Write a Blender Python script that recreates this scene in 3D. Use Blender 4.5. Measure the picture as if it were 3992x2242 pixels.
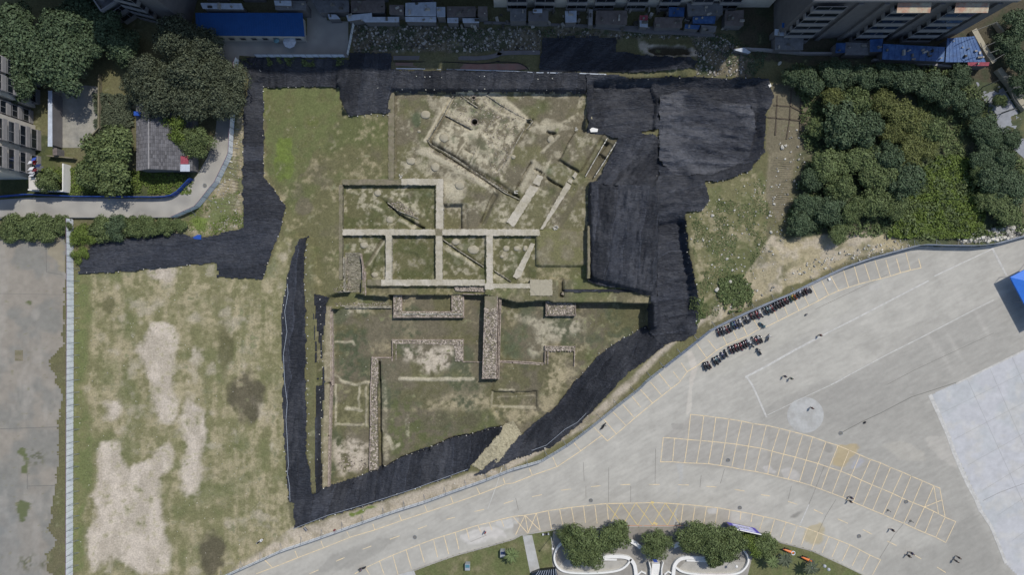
import bpy, bmesh, math, random
import numpy as np
from mathutils import Vector, Matrix
random.seed(7); np.random.seed(7)
R = math.radians
SC = bpy.context.scene
COL = SC.collection
for o in list(bpy.data.objects): bpy.data.objects.remove(o)

# ------------------------------------------------------------------ camera, sky, sun, exposure
HC = 130.0                      # flying height of the camera, metres
PXM = 3992/227.0                # photograph pixels per metre at ground level
cam = bpy.data.cameras.new('camera'); cam.sensor_width = 36; cam.lens = 36*HC/227.0
cam.clip_start = 1; cam.clip_end = 3000
co = bpy.data.objects.new('camera', cam); COL.objects.link(co); co.location = (0, 0, HC)
SC.camera = co
SUN_EL = R(56); SX, SY = 0.63, 0.777          # horizontal direction towards the sun
w = bpy.data.worlds.new('World'); SC.world = w; w.use_nodes = True
nt = w.node_tree; sky = nt.nodes.new('ShaderNodeTexSky'); sky.sky_type = 'NISHITA'; sky.sun_disc = False
sky.sun_elevation = SUN_EL; sky.sun_rotation = math.atan2(SX, SY)
bg = nt.nodes['Background']; bg.inputs[1].default_value = 0.115
nt.links.new(sky.outputs[0], bg.inputs[0])
sun = bpy.data.lights.new('sun', 'SUN'); sun.energy = 3.1; sun.angle = R(1.2); sun.color = (1.0, 0.955, 0.88)
so = bpy.data.objects.new('sun', sun); COL.objects.link(so)
sv = Vector((SX*math.cos(SUN_EL), SY*math.cos(SUN_EL), math.sin(SUN_EL)))
so.rotation_euler = sv.to_track_quat('Z', 'Y').to_euler(); so.location = sv*200
SC.view_settings.view_transform = 'Standard'; SC.view_settings.look = 'None'
SC.view_settings.gamma = 1; SC.view_settings.exposure = 0.12; SC.view_settings.use_curve_mapping = False

# ------------------------------------------------------------------ survey coordinates -> metres
T = {'S': (0, 0, 1), 'V': (0, 0, 2576/3992), 'D': (2650, 1100, 3.617), 'E1': (1500, 320, 2.411), 'E2': (1200, 680, 3.0143),
     'E3': (1800, 880, 3.22), 'E4': (1200, 1080, 3.015), 'E5': (0, 250, 2.894), 'E6': (700, 0, 2.576), 'E7': (1700, 0, 2.147),
     'E8': (2900, 0, 2.359), 'E9': (2300, 1960, 2.576), 'F': (3400, 1850, 3.69), 'G': (1600, 2000, 3.68), 'H': (0, 0, 3.617),
     'R': (3600, 80, 2.783), 'U': (1481, 312, 2.473), 'L': (1170, 858, 1.4288)}
for r_, oy in (('A', 0), ('B', 750), ('C', 1492)):
    for c_, ox in ((1, 0), (2, 1000), (3, 2000), (4, 2992)): T[r_+str(c_)] = (ox, oy, 1.929)
def P(t, x, y, z=0.0):
    ox, oy, s = T[t]; k = (HC-z)/HC/PXM
    return ((ox+x/s-1996)*k, (1121-(oy+y/s))*k)
def PP(t, pts, z=0.0): return [P(t, x, y, z) for x, y in pts]
def MIX(z, *seq):
    out = []
    for t, pts in seq: out += PP(t, pts, z)
    return out

# ------------------------------------------------------------------ numpy noise and masks
_lat = {}
def vn(x, y, s, seed=0):
    if seed not in _lat: _lat[seed] = np.random.RandomState(seed).rand(257, 257).astype(np.float32)
    L = _lat[seed]; u = x/s+1000; v = y/s+1000
    i = np.floor(u).astype(int); j = np.floor(v).astype(int); fu = u-i; fv = v-j
    fu = fu*fu*(3-2*fu); fv = fv*fv*(3-2*fv); i %= 256; j %= 256
    return (L[i, j]*(1-fu)+L[i+1, j]*fu)*(1-fv)+(L[i, j+1]*(1-fu)+L[i+1, j+1]*fu)*fv
def fbm(x, y, s, seed=0, o=4):
    t = 0; a = 1; n = 0
    for k in range(o): t = t+a*vn(x, y, s/2**k, seed*7+k); n += a; a *= .55
    return t/n
def inpoly(X, Y, poly):
    m = np.zeros(X.shape, bool); px = [p[0] for p in poly]; py = [p[1] for p in poly]
    bb = (X >= min(px)) & (X <= max(px)) & (Y >= min(py)) & (Y <= max(py))
    if not bb.any(): return m
    x = X[bb]; y = Y[bb]; c = np.zeros(x.shape, bool); n = len(poly)
    for i in range(n):
        x1, y1 = poly[i]; x2, y2 = poly[i-1]
        if y1 == y2: continue
        c ^= ((y1 > y) != (y2 > y)) & (x < (x2-x1)*(y-y1)/(y2-y1)+x1)
    m[bb] = c
    return m
def axis(lo, hi, c0, c1, fine, coarse, far):
    a = [-v for v in far if -v < lo]
    a += list(np.arange(lo, c0, coarse)); a += list(np.arange(c0, c1, fine)); a += list(np.arange(c1, hi, coarse)); a += [hi]
    return np.array(sorted(a+[v for v in far if v > hi]))
FAR = [130, 150, 190, 260, 400]
gx = axis(-118, 118, -62, 61, 0.2, 0.45, FAR); gy = axis(-68, 68, -55, 54, 0.2, 0.45, [80, 100, 150, 260, 400])
NX, NY = len(gx), len(gy)
X, Y = np.meshgrid(gx, gy, indexing='ij')
wx = (fbm(X, Y, 1.6, 3, 3)-.5); wy = (fbm(X, Y, 1.6, 4, 3)-.5)
def mask(poly, wob=0.4): return inpoly(X+wx*wob, Y+wy*wob, poly)
def blur(a, n):
    a = a.astype(np.float32)
    for _ in range(n):
        b = a.copy(); b[1:-1, :] = (a[:-2, :]+2*a[1:-1, :]+a[2:, :])/4; a = b.copy(); a[:, 1:-1] = (b[:, :-2]+2*b[:, 1:-1]+b[:, 2:])/4
    return a
def sstep(a, lo, hi):
    t = np.clip((a-lo)/(hi-lo), 0, 1); return t*t*(3-2*t)

# ------------------------------------------------------------------ outlines of the site (levels in metres)
LAWN = PP('V', [(655,199),(850,199),(868,283),(978,281),(985,221),(1475,223),(1475,325),(1545,335),(1560,345),(1505,455),(1482,462),(1484,700),(1640,745),
                (1640,840),(1480,920),(1262,1075),(960,1185),(805,1225),(800,740),(784,600),(740,600),(712,540),(710,515),(655,440)], -1.8)
W_NET = PP('V', [(604,150),(655,178),(655,215),(658,440),(712,518),(703,580),(662,702),(550,697),(550,660),(615,655),(612,450),(614,290),(628,200)])
SW_NET = PP('V', [(612,575),(560,585),(505,600),(470,592),(430,585),(360,598),(300,600),(250,606),(212,640),(200,690),(300,684),(400,676),(470,668),(550,660),(552,697),(615,700),(640,640)])
TOP_NET = PP('V', [(604,148),(640,142),(880,150),(880,133),(985,133),(985,176),(1475,185),(1475,228),(985,226),(978,277),(872,286),(850,240),(848,212),(655,214),(640,200)])
NE_NET = PP('V', [(1475,186),(1600,196),(1930,198),(1947,240),(1925,290),(1922,380),(1885,430),(1800,460),(1770,455),(1782,500),(1765,530),(1722,533),
                  (1735,650),(1757,750),(1752,835),(1722,855),(1665,866),(1640,840),(1640,745),(1500,706),(1484,700),(1480,462),(1505,455),(1560,342),(1480,328)])
N_NET = PP('E7', [(885,310),(1500,310),(1510,440),(1700,455),(1950,495),(2090,500),(2180,515),(2150,580),(1990,606),(1000,604),(865,604)])
SE_NET = MIX(-2.4, ('V', [(1642,838)]), ('B3', [(1050,990),(890,1080),(750,1160),(660,1230),(590,1310),(460,1447)]), ('C3', [(350,170),(240,260),(130,350),(60,410),(-90,520),(-290,670)])) \
    + MIX(0, ('C2', [(1722,680)]), ('C3', [(0,580),(100,545),(200,520),(290,480),(370,420),(440,360),(510,300),(590,220),(690,110),(790,0)]), ('B3', [(880,1350),(1000,1270),(1140,1150)]))
S_NET = MIX(-2.8, ('C2', [(1860,325),(1740,350),(1620,390),(1480,410),(1280,500),(1090,560),(1000,612),(860,680),(720,733),(590,772),(490,806),(445,800),(436,640),(412,520),(405,0)]), ('B2', [(408,900),(388,600),(410,335)])) \
    + MIX(0, ('B2', [(325,335),(240,600),(195,900),(195,1200)]), ('C2', [(210,0),(200,150),(215,450),(235,800),(245,892),(275,905),(288,1102),(530,1012),(800,930),(1200,800),(1590,655),(1625,612)])) \
    + MIX(-2, ('C2', [(1720,480)]))
RAMP = MIX(-3, ('C2', [(1862,322),(1929,300)]), ('C3', [(70,405)])) + MIX(0, ('C2', [(1722,684),(1600,650)]))
SOUTH = MIX(-4.8, ('B2', [(578,872),(1010,872),(1010,772),(1716,772)]), ('B3', [(30,830),(250,815),(300,830),(1045,835),(1045,990),(890,1080),(750,1160),(660,1230),(590,1310),(460,1447)]),
            ('C3', [(350,170),(240,260),(130,350),(60,410)]), ('C2', [(1929,300),(1860,325),(1620,390),(1480,410),(1280,500),(1090,560),(1000,612),(860,680),(720,733),(540,785),(550,0)]))
def box(t, x0, y0, x1, y1, z=0): return PP(t, [(x0, y0), (x1, y0), (x1, y1), (x0, y1)], z)
LOWER = []   # (polygon, level) painted in order
LOWER += [(LAWN, -1.8)]
LOWER += [(PP('V', [(985,221),(1475,224),(1475,330),(1562,340),(1500,458),(1480,462),(1478,580),(1112,578),(1112,462),(993,450)], -2.3), -2.3)]
LOWER += [(box('E2', 410,124,1507,645,-2.9), -2.9), (box('E2', 408,716,918,1240,-2.9), -2.8), (box('E2', 985,716,1502,1237,-2.9), -3.1),
          (box('E2', 1580,716,2096,1237,-2.9), -2.9), (box('E3', 390,126,940,730,-2.9), -2.9)]
LOWER += [(box('E2', 1590,356,1882,642,-3.3), -2.6), (box('E2', 1590,364,1815,642,-3.3), -3.7)]
LOWER += [(box('E3', 850,500,1535,672,-2.7), -2.7), (box('E3', 940,60,1578,492,-1.8), -1.8), (box('E3', 1535,500,1640,672,-1), -2.3)]
LOWER += [(box('E3', 1212,672,1282,905,-3.2), -3.2)]
LOWER += [(box('B2', 828,706,1716,768,-2.9), -2.9)]
LOWER += [(SOUTH, -4.8)]
LOWER += [(PP('B2', [(1030,770),(1555,770),(1555,938),(1030,938)], -4.3), -4.3)]
LOWER += [(MIX(-4.0, ('B2', [(865,1245),(1022,1245),(1022,1112),(1552,1112),(1552,1272),(1702,1272),(1790,1400)]), ('C2', [(1760,40),(1760,200),(1860,260),(1860,322),(1620,388),(1480,408),(1280,498),(1090,558),(1000,610),(965,640),(945,620),(935,0)]), ('B2', [(930,1280),(865,1280)])), -4.0)]
LOWER += [(MIX(-5.4, ('B2', [(905,1270),(938,1268)]), ('C2', [(944,0),(952,640),(918,660),(905,0)])), -5.6)]
LOWER += [(MIX(-4.6, ('B3', [(-180,1275),(240,1285),(240,1160),(465,1160),(470,1300),(560,1350),(440,1447)]), ('C3', [(340,170),(240,260),(130,350),(60,410)]), ('C2', [(1929,300),(1860,300),(1760,200)]), ('B2', [(1800,1280)])), -4.45)]
LOWER += [(MIX(-5, ('C2', [(1770,60),(1929,70)]), ('C3', [(175,60),(182,190),(-150,190)]), ('C2', [(1768,185)])), -5.25)]
# diagonal early building
DIAG_TRENCH = [([(640,95),(672,110),(440,560),(398,545)], -0.59), ([(400,560),(425,545),(840,800),(1180,1010),(1270,1085),(1250,1110),(1130,1040),(700,775),(420,600)], -0.59),
               ([(1340,350),(1400,345),(1375,420),(1320,440)], -0.68), ([(1320,430),(1345,440),(1250,600),(1225,585)], -0.34), ([(1370,745),(1385,755),(1260,990),(1235,975)], -0.59),
               ([(1415,815),(1475,850),(1470,862),(1410,828)], -0.68), ([(1530,900),(1675,985),(1668,998),(1520,915)], -0.85), ([(1030,1045),(1060,1060),(910,1340),(890,1325)], -0.59),
               ([(0,1120),(30,1130),(130,1230),(380,1375),(350,1385),(120,1250)], -0.85), ([(2110,485),(2170,505),(2010,690),(1990,680)], -0.85), ([(2010,680),(2085,720),(1960,900),(1890,870)], -0.85),
               ([(560,300),(820,435),(812,447),(550,312)], -0.34), ([(770,180),(880,235),(872,245),(765,192)], -0.34), ([(1545,465),(1600,475),(1590,492),(1540,480)], -0.68),
               ([(1440,560),(1560,500),(1570,520),(1480,650),(1455,640)], -0.26), ([(1760,340),(1860,160),(1880,170),(1700,430)], -0.26)]
DIAG_RAISE = [([(1790,462),(2065,480),(2020,520),(1828,846),(1640,736)], .7), ([(1440,868),(1492,902),(1240,1355),(1160,1385),(1140,1305)], .3),
              ([(1770,838),(1812,862),(1790,905),(1745,890)], .3), ([(1725,915),(1762,935),(1490,1370),(1450,1380),(1500,1290)], .3),
              ([(2040,500),(2100,485),(1880,880),(1830,860)], .2), ([(675,110),(1340,350),(1300,420),(1240,580),(1060,900),(440,545),(560,320)], .12)]
Z = np.zeros_like(X)
for poly, lv in LOWER: Z[mask(poly, .12)] = lv
for poly, d in DIAG_RAISE: Z[mask(PP('E1', poly, -2.2), .2)] += d
for poly, d in DIAG_TRENCH: Z[mask(PP('E1', poly, -2.2), .2)] += d
SQ_TR = [('E2', [(985,590),(1070,450),(1085,465),(1000,640),(965,640)], -.35), ('E2', [(820,255),(940,340),(1070,450),(1390,640),(1340,640),(1060,470),(930,360)], -.4),
         ('E2', [(690,1100),(860,740),(905,745),(720,1180)], -.4), ('E2', [(1580,755),(2070,1075),(2060,1110),(1580,790)], -.45), ('E2', [(1660,780),(1830,840),(1820,870),(1650,800)], -.2),
         ('E3', [(390,560),(620,700),(600,720),(390,590)], -.3), ('E3', [(880,180),(920,200),(720,660),(610,650)], .3)]
for t, poly, d in SQ_TR: Z[mask(PP(t, poly, -2.8), .15)] += d
# ring pit, two wells
def cyl(t, cx, cy, r, z): c = P(t, cx, cy, z); return (X-c[0])**2+(Y-c[1])**2 < r*r
Z[cyl('E2', 1240, 980, 1.15, -3.1)] -= .3
Z[cyl('E1', 845, 372, 0.62, -2.2)] = -7
Z[cyl('E1', 835, 145, 0.3, -2.2)] = -4
# brick stair slope
stp = mask(box('B2', 668,450,792,760,-3), .05); sy0, sy1 = P('B2', 0,450,-3)[1], P('B2', 0,760,-3)[1]
Z[stp] = (-2.7+(-4.2+2.7)*np.clip((sy0-Y)/(sy0-sy1), 0, 1))[stp]
Z[mask(PP('B2', [(560,780),(665,745),(820,775),(1005,790),(1005,872),(580,868)], -3.9), .1)] = -4.2
# netted basins on the east side
NEB = PP('V', [(1490,205),(1640,205),(1900,214),(1912,260),(1895,380),(1850,420),(1700,440),(1560,440),(1545,360),(1490,325)])
NEB2 = PP('V', [(1495,208),(1640,208),(1655,250),(1650,325),(1600,330),(1500,322)]); VAL = PP('V', [(1665,560),(1715,560),(1735,690),(1740,780),(1700,835),(1672,840),(1655,700)])
EAST = PP('V', [(1486,465),(1650,462),(1655,560),(1655,700),(1640,735),(1490,698)])
Z[mask(NE_NET, .1)] = 0; Z[mask(NEB, .5)] = -1.7; Z[mask(NEB2, .4)] = -2.7; Z[mask(EAST, .2)] = -.1; Z[mask(VAL, .6)] = -2.6
STRIP = MIX(-2.6, ('B2', [(462,762),(552,790),(518,850),(500,1100),(497,1447),(482,1447),(474,1100),(458,850)]), ('C2', [(482,0),(470,400),(476,806),(494,806),(490,400),(508,0)]))
# let the soft slopes relax between their fixed levels
free = mask(W_NET, .1) | mask(TOP_NET, .1) | mask(SE_NET, .1) | mask(S_NET, .1) | mask(RAMP, .1)
free |= mask(NE_NET, .1) & ~mask(NEB, .5) & ~mask(EAST, .2) & ~mask(VAL, .6)
free |= mask(PP('V', [(712,515),(850,470),(850,590),(790,598),(745,590),(725,660),(712,800),(640,800),(690,600)]), .5)
free |= mask(PP('V', [(800,735),(836,745),(836,1220),(806,1222)], -2), .1)
free &= ~mask(SOUTH, .05)
LED = mask(PP('V', [(985,198),(1475,204),(1475,224),(985,221)]), .1)
free &= ~LED; Z[LED] = -.65; free &= ~mask(PP('V', [(640,199),(850,199),(850,214),(660,214)]), .1)
# one more level: the brown earthen bench west of the lower rooms
BEN = MIX(-3.6, ('B2', [(520,850),(570,860),(570,1447),(508,1447)]), ('C2', [(510,0),(555,0),(540,790),(500,800)])); bm_ = mask(BEN, .1); Z[bm_] = -3.5; free &= ~bm_
ci = (gx > -64) & (gx < 63); cj = (gy > -57) & (gy < 56); sl = np.ix_(ci, cj)
z = Z[sl].copy(); f = free[sl]
for k in range(1000):
    a = z.copy(); a[1:-1, 1:-1] = (z[:-2, 1:-1]+z[2:, 1:-1]+z[1:-1, :-2]+z[1:-1, 2:])/4; z = np.where(f, a, z)
Z[sl] = z
# collapse of banks and natural unevenness
soft = blur(Z, 2); Z = np.where(np.abs(soft-Z) > .16, .65*Z+.35*blur(Z, 1), soft)
Z += (fbm(X, Y, 6, 11)-.5)*.3*((Y < 60)) + (fbm(X, Y, .9, 12, 3)-.5)*.12
NETM = blur(mask(NE_NET, .1), 6); Z += NETM*((fbm(X, Y, 7, 13)-.5)*1.5+(fbm(X*.4, Y*1.6, 3, 14)-.5)*.7)
MOUNDS = [('V', 1745, 232, 3.2, .9), ('V', 1700, 392, 4, .8), ('V', 1745, 440, 2.2, 1.1), ('V', 1610, 460, 5, .6), ('V', 1720, 165, 4, .9), ('V', 1690, 155, 7, 1.2), ('V', 1950, 640, 8, .9), ('V', 1100, 120, 9, .5), ('V', 2150, 590, 9, .8), ('V', 760, 330, 10, .2)]
for t, cx, cy, r, h in MOUNDS:
    c = P(t, cx, cy); Z += h*np.exp(-((X-c[0])**2+(Y-c[1])**2)/(r*.6)**2)*(.6+.8*fbm(X, Y, 1.5, 15))
PONDP = PP('E7', [(1780,395),(1850,382),(2000,395),(2110,400),(2125,430),(2115,462),(1990,478),(1850,460),(1785,430)])
Z -= 1.0*blur(mask(PONDP, .3), 2)
# plaza, roads and yards are laid on flat ground
FENCE = MIX(0, ('C2', [(-400,1530),(0,1352),(200,1262),(430,1185),(640,1110),(850,1035),(1060,962),(1280,893),(1500,812),(1720,735)]), ('C3', [(0,652),(210,592),(420,465),(600,325),(770,186),(950,45)]),
            ('B3', [(970,1447),(1130,1320),(1310,1178),(1480,1040),(1640,960),(1760,905),(1929,830)]), ('B4', [(150,775),(400,650),(570,570),(770,500),(1000,437),(1130,403),(1350,410),(1550,412),(1700,394),(1929,330),(2100,290)]))
PLAZA = FENCE + [(118, 20), (130, 0), (130, -75), (-80, -75)]
EDGE_S = MIX(0, ('C2', [(600,1800),(900,1540),(1185,1415),(1300,1370),(1500,1300),(1700,1245),(1929,1180)]), ('C3', [(60,1148),(300,1108),(800,1085),(1290,1085),(1620,1100),(1900,1148)]), ('C4', [(100,1205),(330,1265),(560,1370),(720,1447),(900,1530)]))
ROAD_NW = MIX(0, ('B1', [(-600,100),(-200,60),(0,55),(220,38),(500,38),(900,45),(1200,45),(1300,36),(1365,-10)]), ('A1', [(1480,1320),(1560,1180),(1620,1000),(1640,800),(1640,400),(1500,270)]),
              ('A2', [(0,262),(380,262),(380,160),(380,-100),(480,-100),(530,150),(690,160),(690,430),(0,425)]), ('A1', [(1800,415),(1785,550),(1762,870),(1745,1170),(1645,1375)]), ('B1', [(1590,-2),(1505,108),(1320,190),(500,192),(0,205),(-600,215)]))
CONC_W = MIX(0, ('B1', [(-700,340),(0,345),(350,350),(430,320),(500,330),(490,640),(475,900),(470,1140),(375,1280),(430,1447)]), ('C1', [(470,100),(440,330),(440,500),(400,900),(370,1120),(430,1190),(350,1280),(370,1447),(380,1700),(-700,1700)]))
YARD = PP('A1', [(400,690),(640,640),(735,650),(735,960),(600,1110),(400,1110)])
flat = blur(inpoly(X, Y, PLAZA) | inpoly(X, Y, ROAD_NW) | inpoly(X, Y, CONC_W) | inpoly(X, Y, YARD), 5)
Z = Z*(1-sstep(flat, .0, .5)) + (-.06)*sstep(flat, .0, .5)
def zat(x, y):
    i = int(np.clip(np.searchsorted(gx, x), 1, NX-1)); j = int(np.clip(np.searchsorted(gy, y), 1, NY-1))
    u = (x-gx[i-1])/(gx[i]-gx[i-1]); v = (y-gy[j-1])/(gy[j]-gy[j-1]); u = min(max(u, 0), 1); v = min(max(v, 0), 1)
    return float((Z[i-1,j-1]*(1-u)+Z[i,j-1]*u)*(1-v)+(Z[i-1,j]*(1-u)+Z[i,j]*u)*v)

# ------------------------------------------------------------------ soil and grass colours
LFD = []
def c3(*v): return np.array(v, np.float32)
OLIVE, GREEN, STRAW, SAND, BROWN, DARKV, TAN, LIME = c3(.116,.111,.057), c3(.092,.104,.044), c3(.33,.285,.185), c3(.45,.395,.315), c3(.122,.108,.074), c3(.046,.055,.032), c3(.38,.345,.255), c3(.118,.152,.040)
def ldist(pts):
    D = np.full(X.shape, 99., np.float32); px = [p[0] for p in pts]; py = [p[1] for p in pts]; bb = (X > min(px)-4) & (X < max(px)+4) & (Y > min(py)-4) & (Y < max(py)+4)
    x, y = X[bb]+wx[bb]*.5, Y[bb]+wy[bb]*.5; d = np.full(x.shape, 99.)
    for (x0, y0), (x1, y1) in zip(pts, pts[1:]):
        L2 = (x1-x0)**2+(y1-y0)**2; t = np.clip(((x-x0)*(x1-x0)+(y-y0)*(y1-y0))/L2, 0, 1); d = np.minimum(d, np.hypot(x-x0-t*(x1-x0), y-y0-t*(y1-y0)))
    D[bb] = d; return D
# (points, width, height change, colour key, colour amount, raggedness)
LF = [('U', [(730,110),(610,310),(440,580)], .9, .10, 'T', .85, 0), ('U', [(605,330),(470,590)], .35, -.3, 'B', .5, 0), ('U', [(490,610),(740,760),(920,880),(1150,1040),(1340,1130)], .32, -.5, 'D', .7, 0), ('U', [(530,690),(860,880),(1130,1060)], .9, -.05, 'B', .8, 0),
      ('U', [(330,640),(600,770),(760,850),(950,965),(1110,1090)], 1.0, .05, 'T', .8, .8), ('U', [(560,660),(820,830),(1000,950)], .22, -.3, 'D', .5, 0), ('U', [(720,760),(650,710)], .25, -.3, 'D', .5, 0), ('U', [(1440,385),(1330,560),(1190,780),(1130,860)], .6, -.18, 'B', .7, 0), ('U', [(1400,390),(1290,560),(1170,700)], .8, .08, 'T', .75, .9),
      ('U', [(620,345),(750,410),(870,480)], .25, -.28, 'D', .6, 0), ('U', [(660,320),(800,350),(860,430)], 1.5, 0, 'T', .7, .9), ('U', [(790,150),(940,245)], .3, -.28, 'D', .6, 0), ('U', [(1200,350),(1060,440)], .3, .1, 'T', .7, .3), ('U', [(960,650),(870,830)], .25, .1, 'T', .7, .2), ('U', [(830,590),(730,740)], .25, .1, 'T', .7, .2),
      ('U', [(830,670),(900,712)], .2, -.2, 'D', .6, 0), ('U', [(780,110),(960,100),(1080,150),(1180,220),(1300,290),(1400,370)], 1.0, .08, 'T', .75, .9), ('U', [(1020,200),(1060,260),(1150,320),(1250,360),(1390,420)], .5, .08, 'T', .7, .7), ('U', [(760,510),(850,500),(920,520)], 1.4, .05, 'T', .75, .6), ('U', [(560,560),(620,520),(540,600)], 1.2, 0, 'T', .6, .5),
      ('U', [(1000,540),(1080,600),(1110,660)], .5, .1, 'T', .8, .5), ('U', [(1130,660),(1210,700)], .5, .12, 'T', .85, .3), ('U', [(960,690),(1050,700),(1080,770)], .8, .08, 'T', .75, .5), ('U', [(880,840),(1010,830),(1080,880)], 1.3, 0, 'T', .55, .8), ('U', [(1470,430),(1600,450),(1760,430),(1860,370),(1950,190)], .9, .05, 'T', .6, .9),
      ('U', [(1620,498),(1690,512)], .5, -.6, 'D', .7, 0), ('U', [(1720,540),(1650,610),(1570,690)], .55, .18, 'T', .7, .4), ('U', [(1650,740),(1590,900)], .5, .08, 'T', .6, .7), ('U', [(1450,790),(1380,920),(1310,1060)], .22, -.4, 'D', .7, 0), ('U', [(1480,800),(1420,900),(1370,1040)], 1.2, 0, 'T', .45, .9), ('U', [(1490,855),(1560,890)], .25, -.4, 'D', .7, 0), ('U', [(1610,940),(1760,1030)], .3, -.5, 'D', .7, 0),
      ('U', [(1725,770),(1915,885)], .4, -.35, 'D', .8, 0), ('U', [(1880,500),(1728,770)], .2, -.2, 'D', .5, 0), ('U', [(2150,520),(1935,890)], .25, -.35, 'D', .5, 0), ('U', [(2270,530),(2040,900)], 2.0, -.35, 'B', .85, 0), ('U', [(2110,705),(2180,748)], .4, -.6, 'D', .9, 0), ('U', [(1985,910),(2020,935)], .3, -.4, 'D', .7, 0), ('U', [(1850,990),(1885,1010)], .25, -.3, 'D', .6, 0),  # dark line at the grassy platform's lower edge paints in its shadow
      ('U', [(1100,1080),(1050,1180),(970,1370)], .28, -.4, 'D', .6, 0), ('U', [(1130,1090),(1010,1370)], .8, -.1, 'B', .7, 0), ('U', [(1590,900),(1400,1180),(1230,1380)], .3, -.25, 'D', .5, 0), ('U', [(1930,1060),(1740,1390)], 1.2, -.15, 'B', .6, 0), ('U', [(290,740),(270,860)], 1.2, .05, 'T', .6, .8), ('U', [(380,800),(470,900)], 2.0, .03, 'T', .5, .9), ('U', [(640,1030),(740,1100)], 2.4, .03, 'T', .6, .9),
      ('U', [(150,120),(150,900)], .5, -.05, 'B', .6, 0), ('U', [(1180,1220),(1200,1360)], 1.4, 0, 'T', .5, .9), ('U', [(1500,1060),(1600,1090)], 1.2, 0, 'T', .5, .9), ('U', [(1380,90),(1560,160)], .9, 0, 'T', .5, .7), ('U', [(80,1130),(260,1200),(420,1310)], .7, .1, 'T', .6, .8),
      ('E2', [(460,190),(560,200)], .6, .05, 'T', .7, .6), ('E2', [(700,350),(870,430)], .7, .05, 'T', .7, .7), ('E2', [(1020,230),(1180,240),(1300,440)], .8, .05, 'T', .6, .9), ('E2', [(1070,520),(1250,630)], .6, .05, 'T', .7, .5), ('E2', [(900,760),(700,1060)], .5, .05, 'T', .7, .5), ('E2', [(1600,860),(1800,960),(1980,1110)], .7, .08, 'T', .75, .5), ('E2', [(1020,1090),(1010,1060)], .6, 0, 'T', .6, .5),
      ('E3', [(430,640),(560,560),(500,600)], 1.0, 0, 'T', .6, .9), ('L', [(370,270),(465,110)], .5, -.3, 'B', .7, 0),
      ('L', [(560,882),(700,886),(960,884)], .7, .10, 'T', .8, .3), ('L', [(195,920),(195,1150)], .35, .1, 'T', .7, .5), ('L', [(328,930),(325,1050)], .35, .1, 'T', .7, .5), ('L', [(366,930),(366,1150)], .4, .1, 'T', .6, .5), ('L', [(255,1052),(300,1055),(340,1066)], .6, .1, 'T', .8, .4), ('L', [(200,1140),(350,1142)], .35, .08, 'T', .6, .5), ('L', [(190,860),(230,900),(300,920),(380,905)], .5, .1, 'T', .7, .5),
      ('L', [(1070,960),(1066,1042),(1310,1046)], .35, .12, 'T', .6, .3), ('L', [(1110,944),(1190,950)], .35, .1, 'T', .7, .3), ('L', [(600,1090),(600,1210)], .6, .08, 'T', .5, .9), ('L', [(490,1200),(520,1270),(550,1250)], .7, .05, 'T', .7, .7), ('L', [(200,680),(290,680),(300,700)], .4, .1, 'T', .6, .6), ('L', [(470,900),(480,1330)], .9, 0, 'T', .35, .7), ('L', [(1100,990),(1310,980)], .15, .05, 'T', .3, .5)]
KC = {'T': TAN*1.02, 'B': BROWN*.85, 'D': BROWN*.45}
for t, q, w_, dz, k, am, rg in LF:
    d = ldist(PP(t, q, -2.3 if t != 'L' else -4.5)); LFD.append(d); Z += dz*(1-sstep(d, w_*.32, w_*.68))
n1 = fbm(X, Y, 9, 21); n2 = fbm(X, Y, 2.5, 22); n3 = fbm(X, Y, .8, 23, 3); ns = fbm(X, Y/5, 1.2, 24, 3)
CO = np.zeros((NX, NY, 3), np.float32)
def mixc(m, c):
    global CO
    CO = CO*(1-m[..., None])+c*m[..., None]
CO[:] = OLIVE
mixc(sstep(n1+.5*n2, .6, 1.0)*.6, BROWN); mixc(sstep(n2+.3*n3, .6, .9)*.4, GREEN)
def region(poly, cols, wob=.8, soft_=2):
    """cols: list of (colour, lo, hi, noise array, amount)"""
    global CO
    if wob >= .8: m = sstep(blur(mask(poly, wob), soft_+5)+(.6*n2+.4*n3-.5)*1.5, .25, .8)[..., None]
    else: m = blur(mask(poly, wob), soft_)[..., None]
    old = CO.copy()
    base = np.zeros_like(CO)+cols[0][0]
    for c, lo, hi, n, am in cols[1:]:
        k = (sstep(n, lo, hi)*am)[..., None]; base = base*(1-k)+c*k
    CO = old*(1-m)+base*m
FIELD = MIX(0, ('V', [(190,690),(400,676),(550,662),(660,702),(700,600),(735,600),(715,760),(722,1260),(735,1330),(560,1460),(190,1460)]))
region(FIELD, [(OLIVE*1.35,), (STRAW*.92, .40, .66, .4*n2+.35*ns+.25*n3, .85), (GREEN*1.1, .48, .75, fbm(X, Y, 5, 31), .6), (SAND*.85, .62, .8, fbm(X, Y, 3.5, 32), .5), (DARKV*1.6, .6, .75, n3*.5+.5*fbm(X, Y, 4, 33), .45)])
region(LAWN, [(OLIVE,), (GREEN*1.05, .45, .65, fbm(X, Y, 7, 35), .8), (STRAW*.85, .52, .72, .6*fbm(X, Y, 4, 36)+.4*n3, .7), (BROWN, .5, .7, fbm(X, Y, 6, 37), .6)])
region(PP('V', [(655,212),(850,212),(850,285),(760,420),(730,470),(660,440)]), [(GREEN*1.2,), (OLIVE, .4, .7, n2, .7), (LIME*.8, .6, .8, n2, .5)], 3, 6)  # green upper lawn, its darker tone standing in for cloud shade
region(PP('V', [(690,345),(728,340),(730,445),(695,450),(678,400)]), [(LIME,), (GREEN, .4, .7, n2, .7)], 1.5, 4)
UPPER = PP('V', [(993,228),(1475,232),(1475,330),(1562,340),(1500,458),(1480,462),(1478,580),(1112,578),(1112,462),(993,450)], -2.3)
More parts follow.
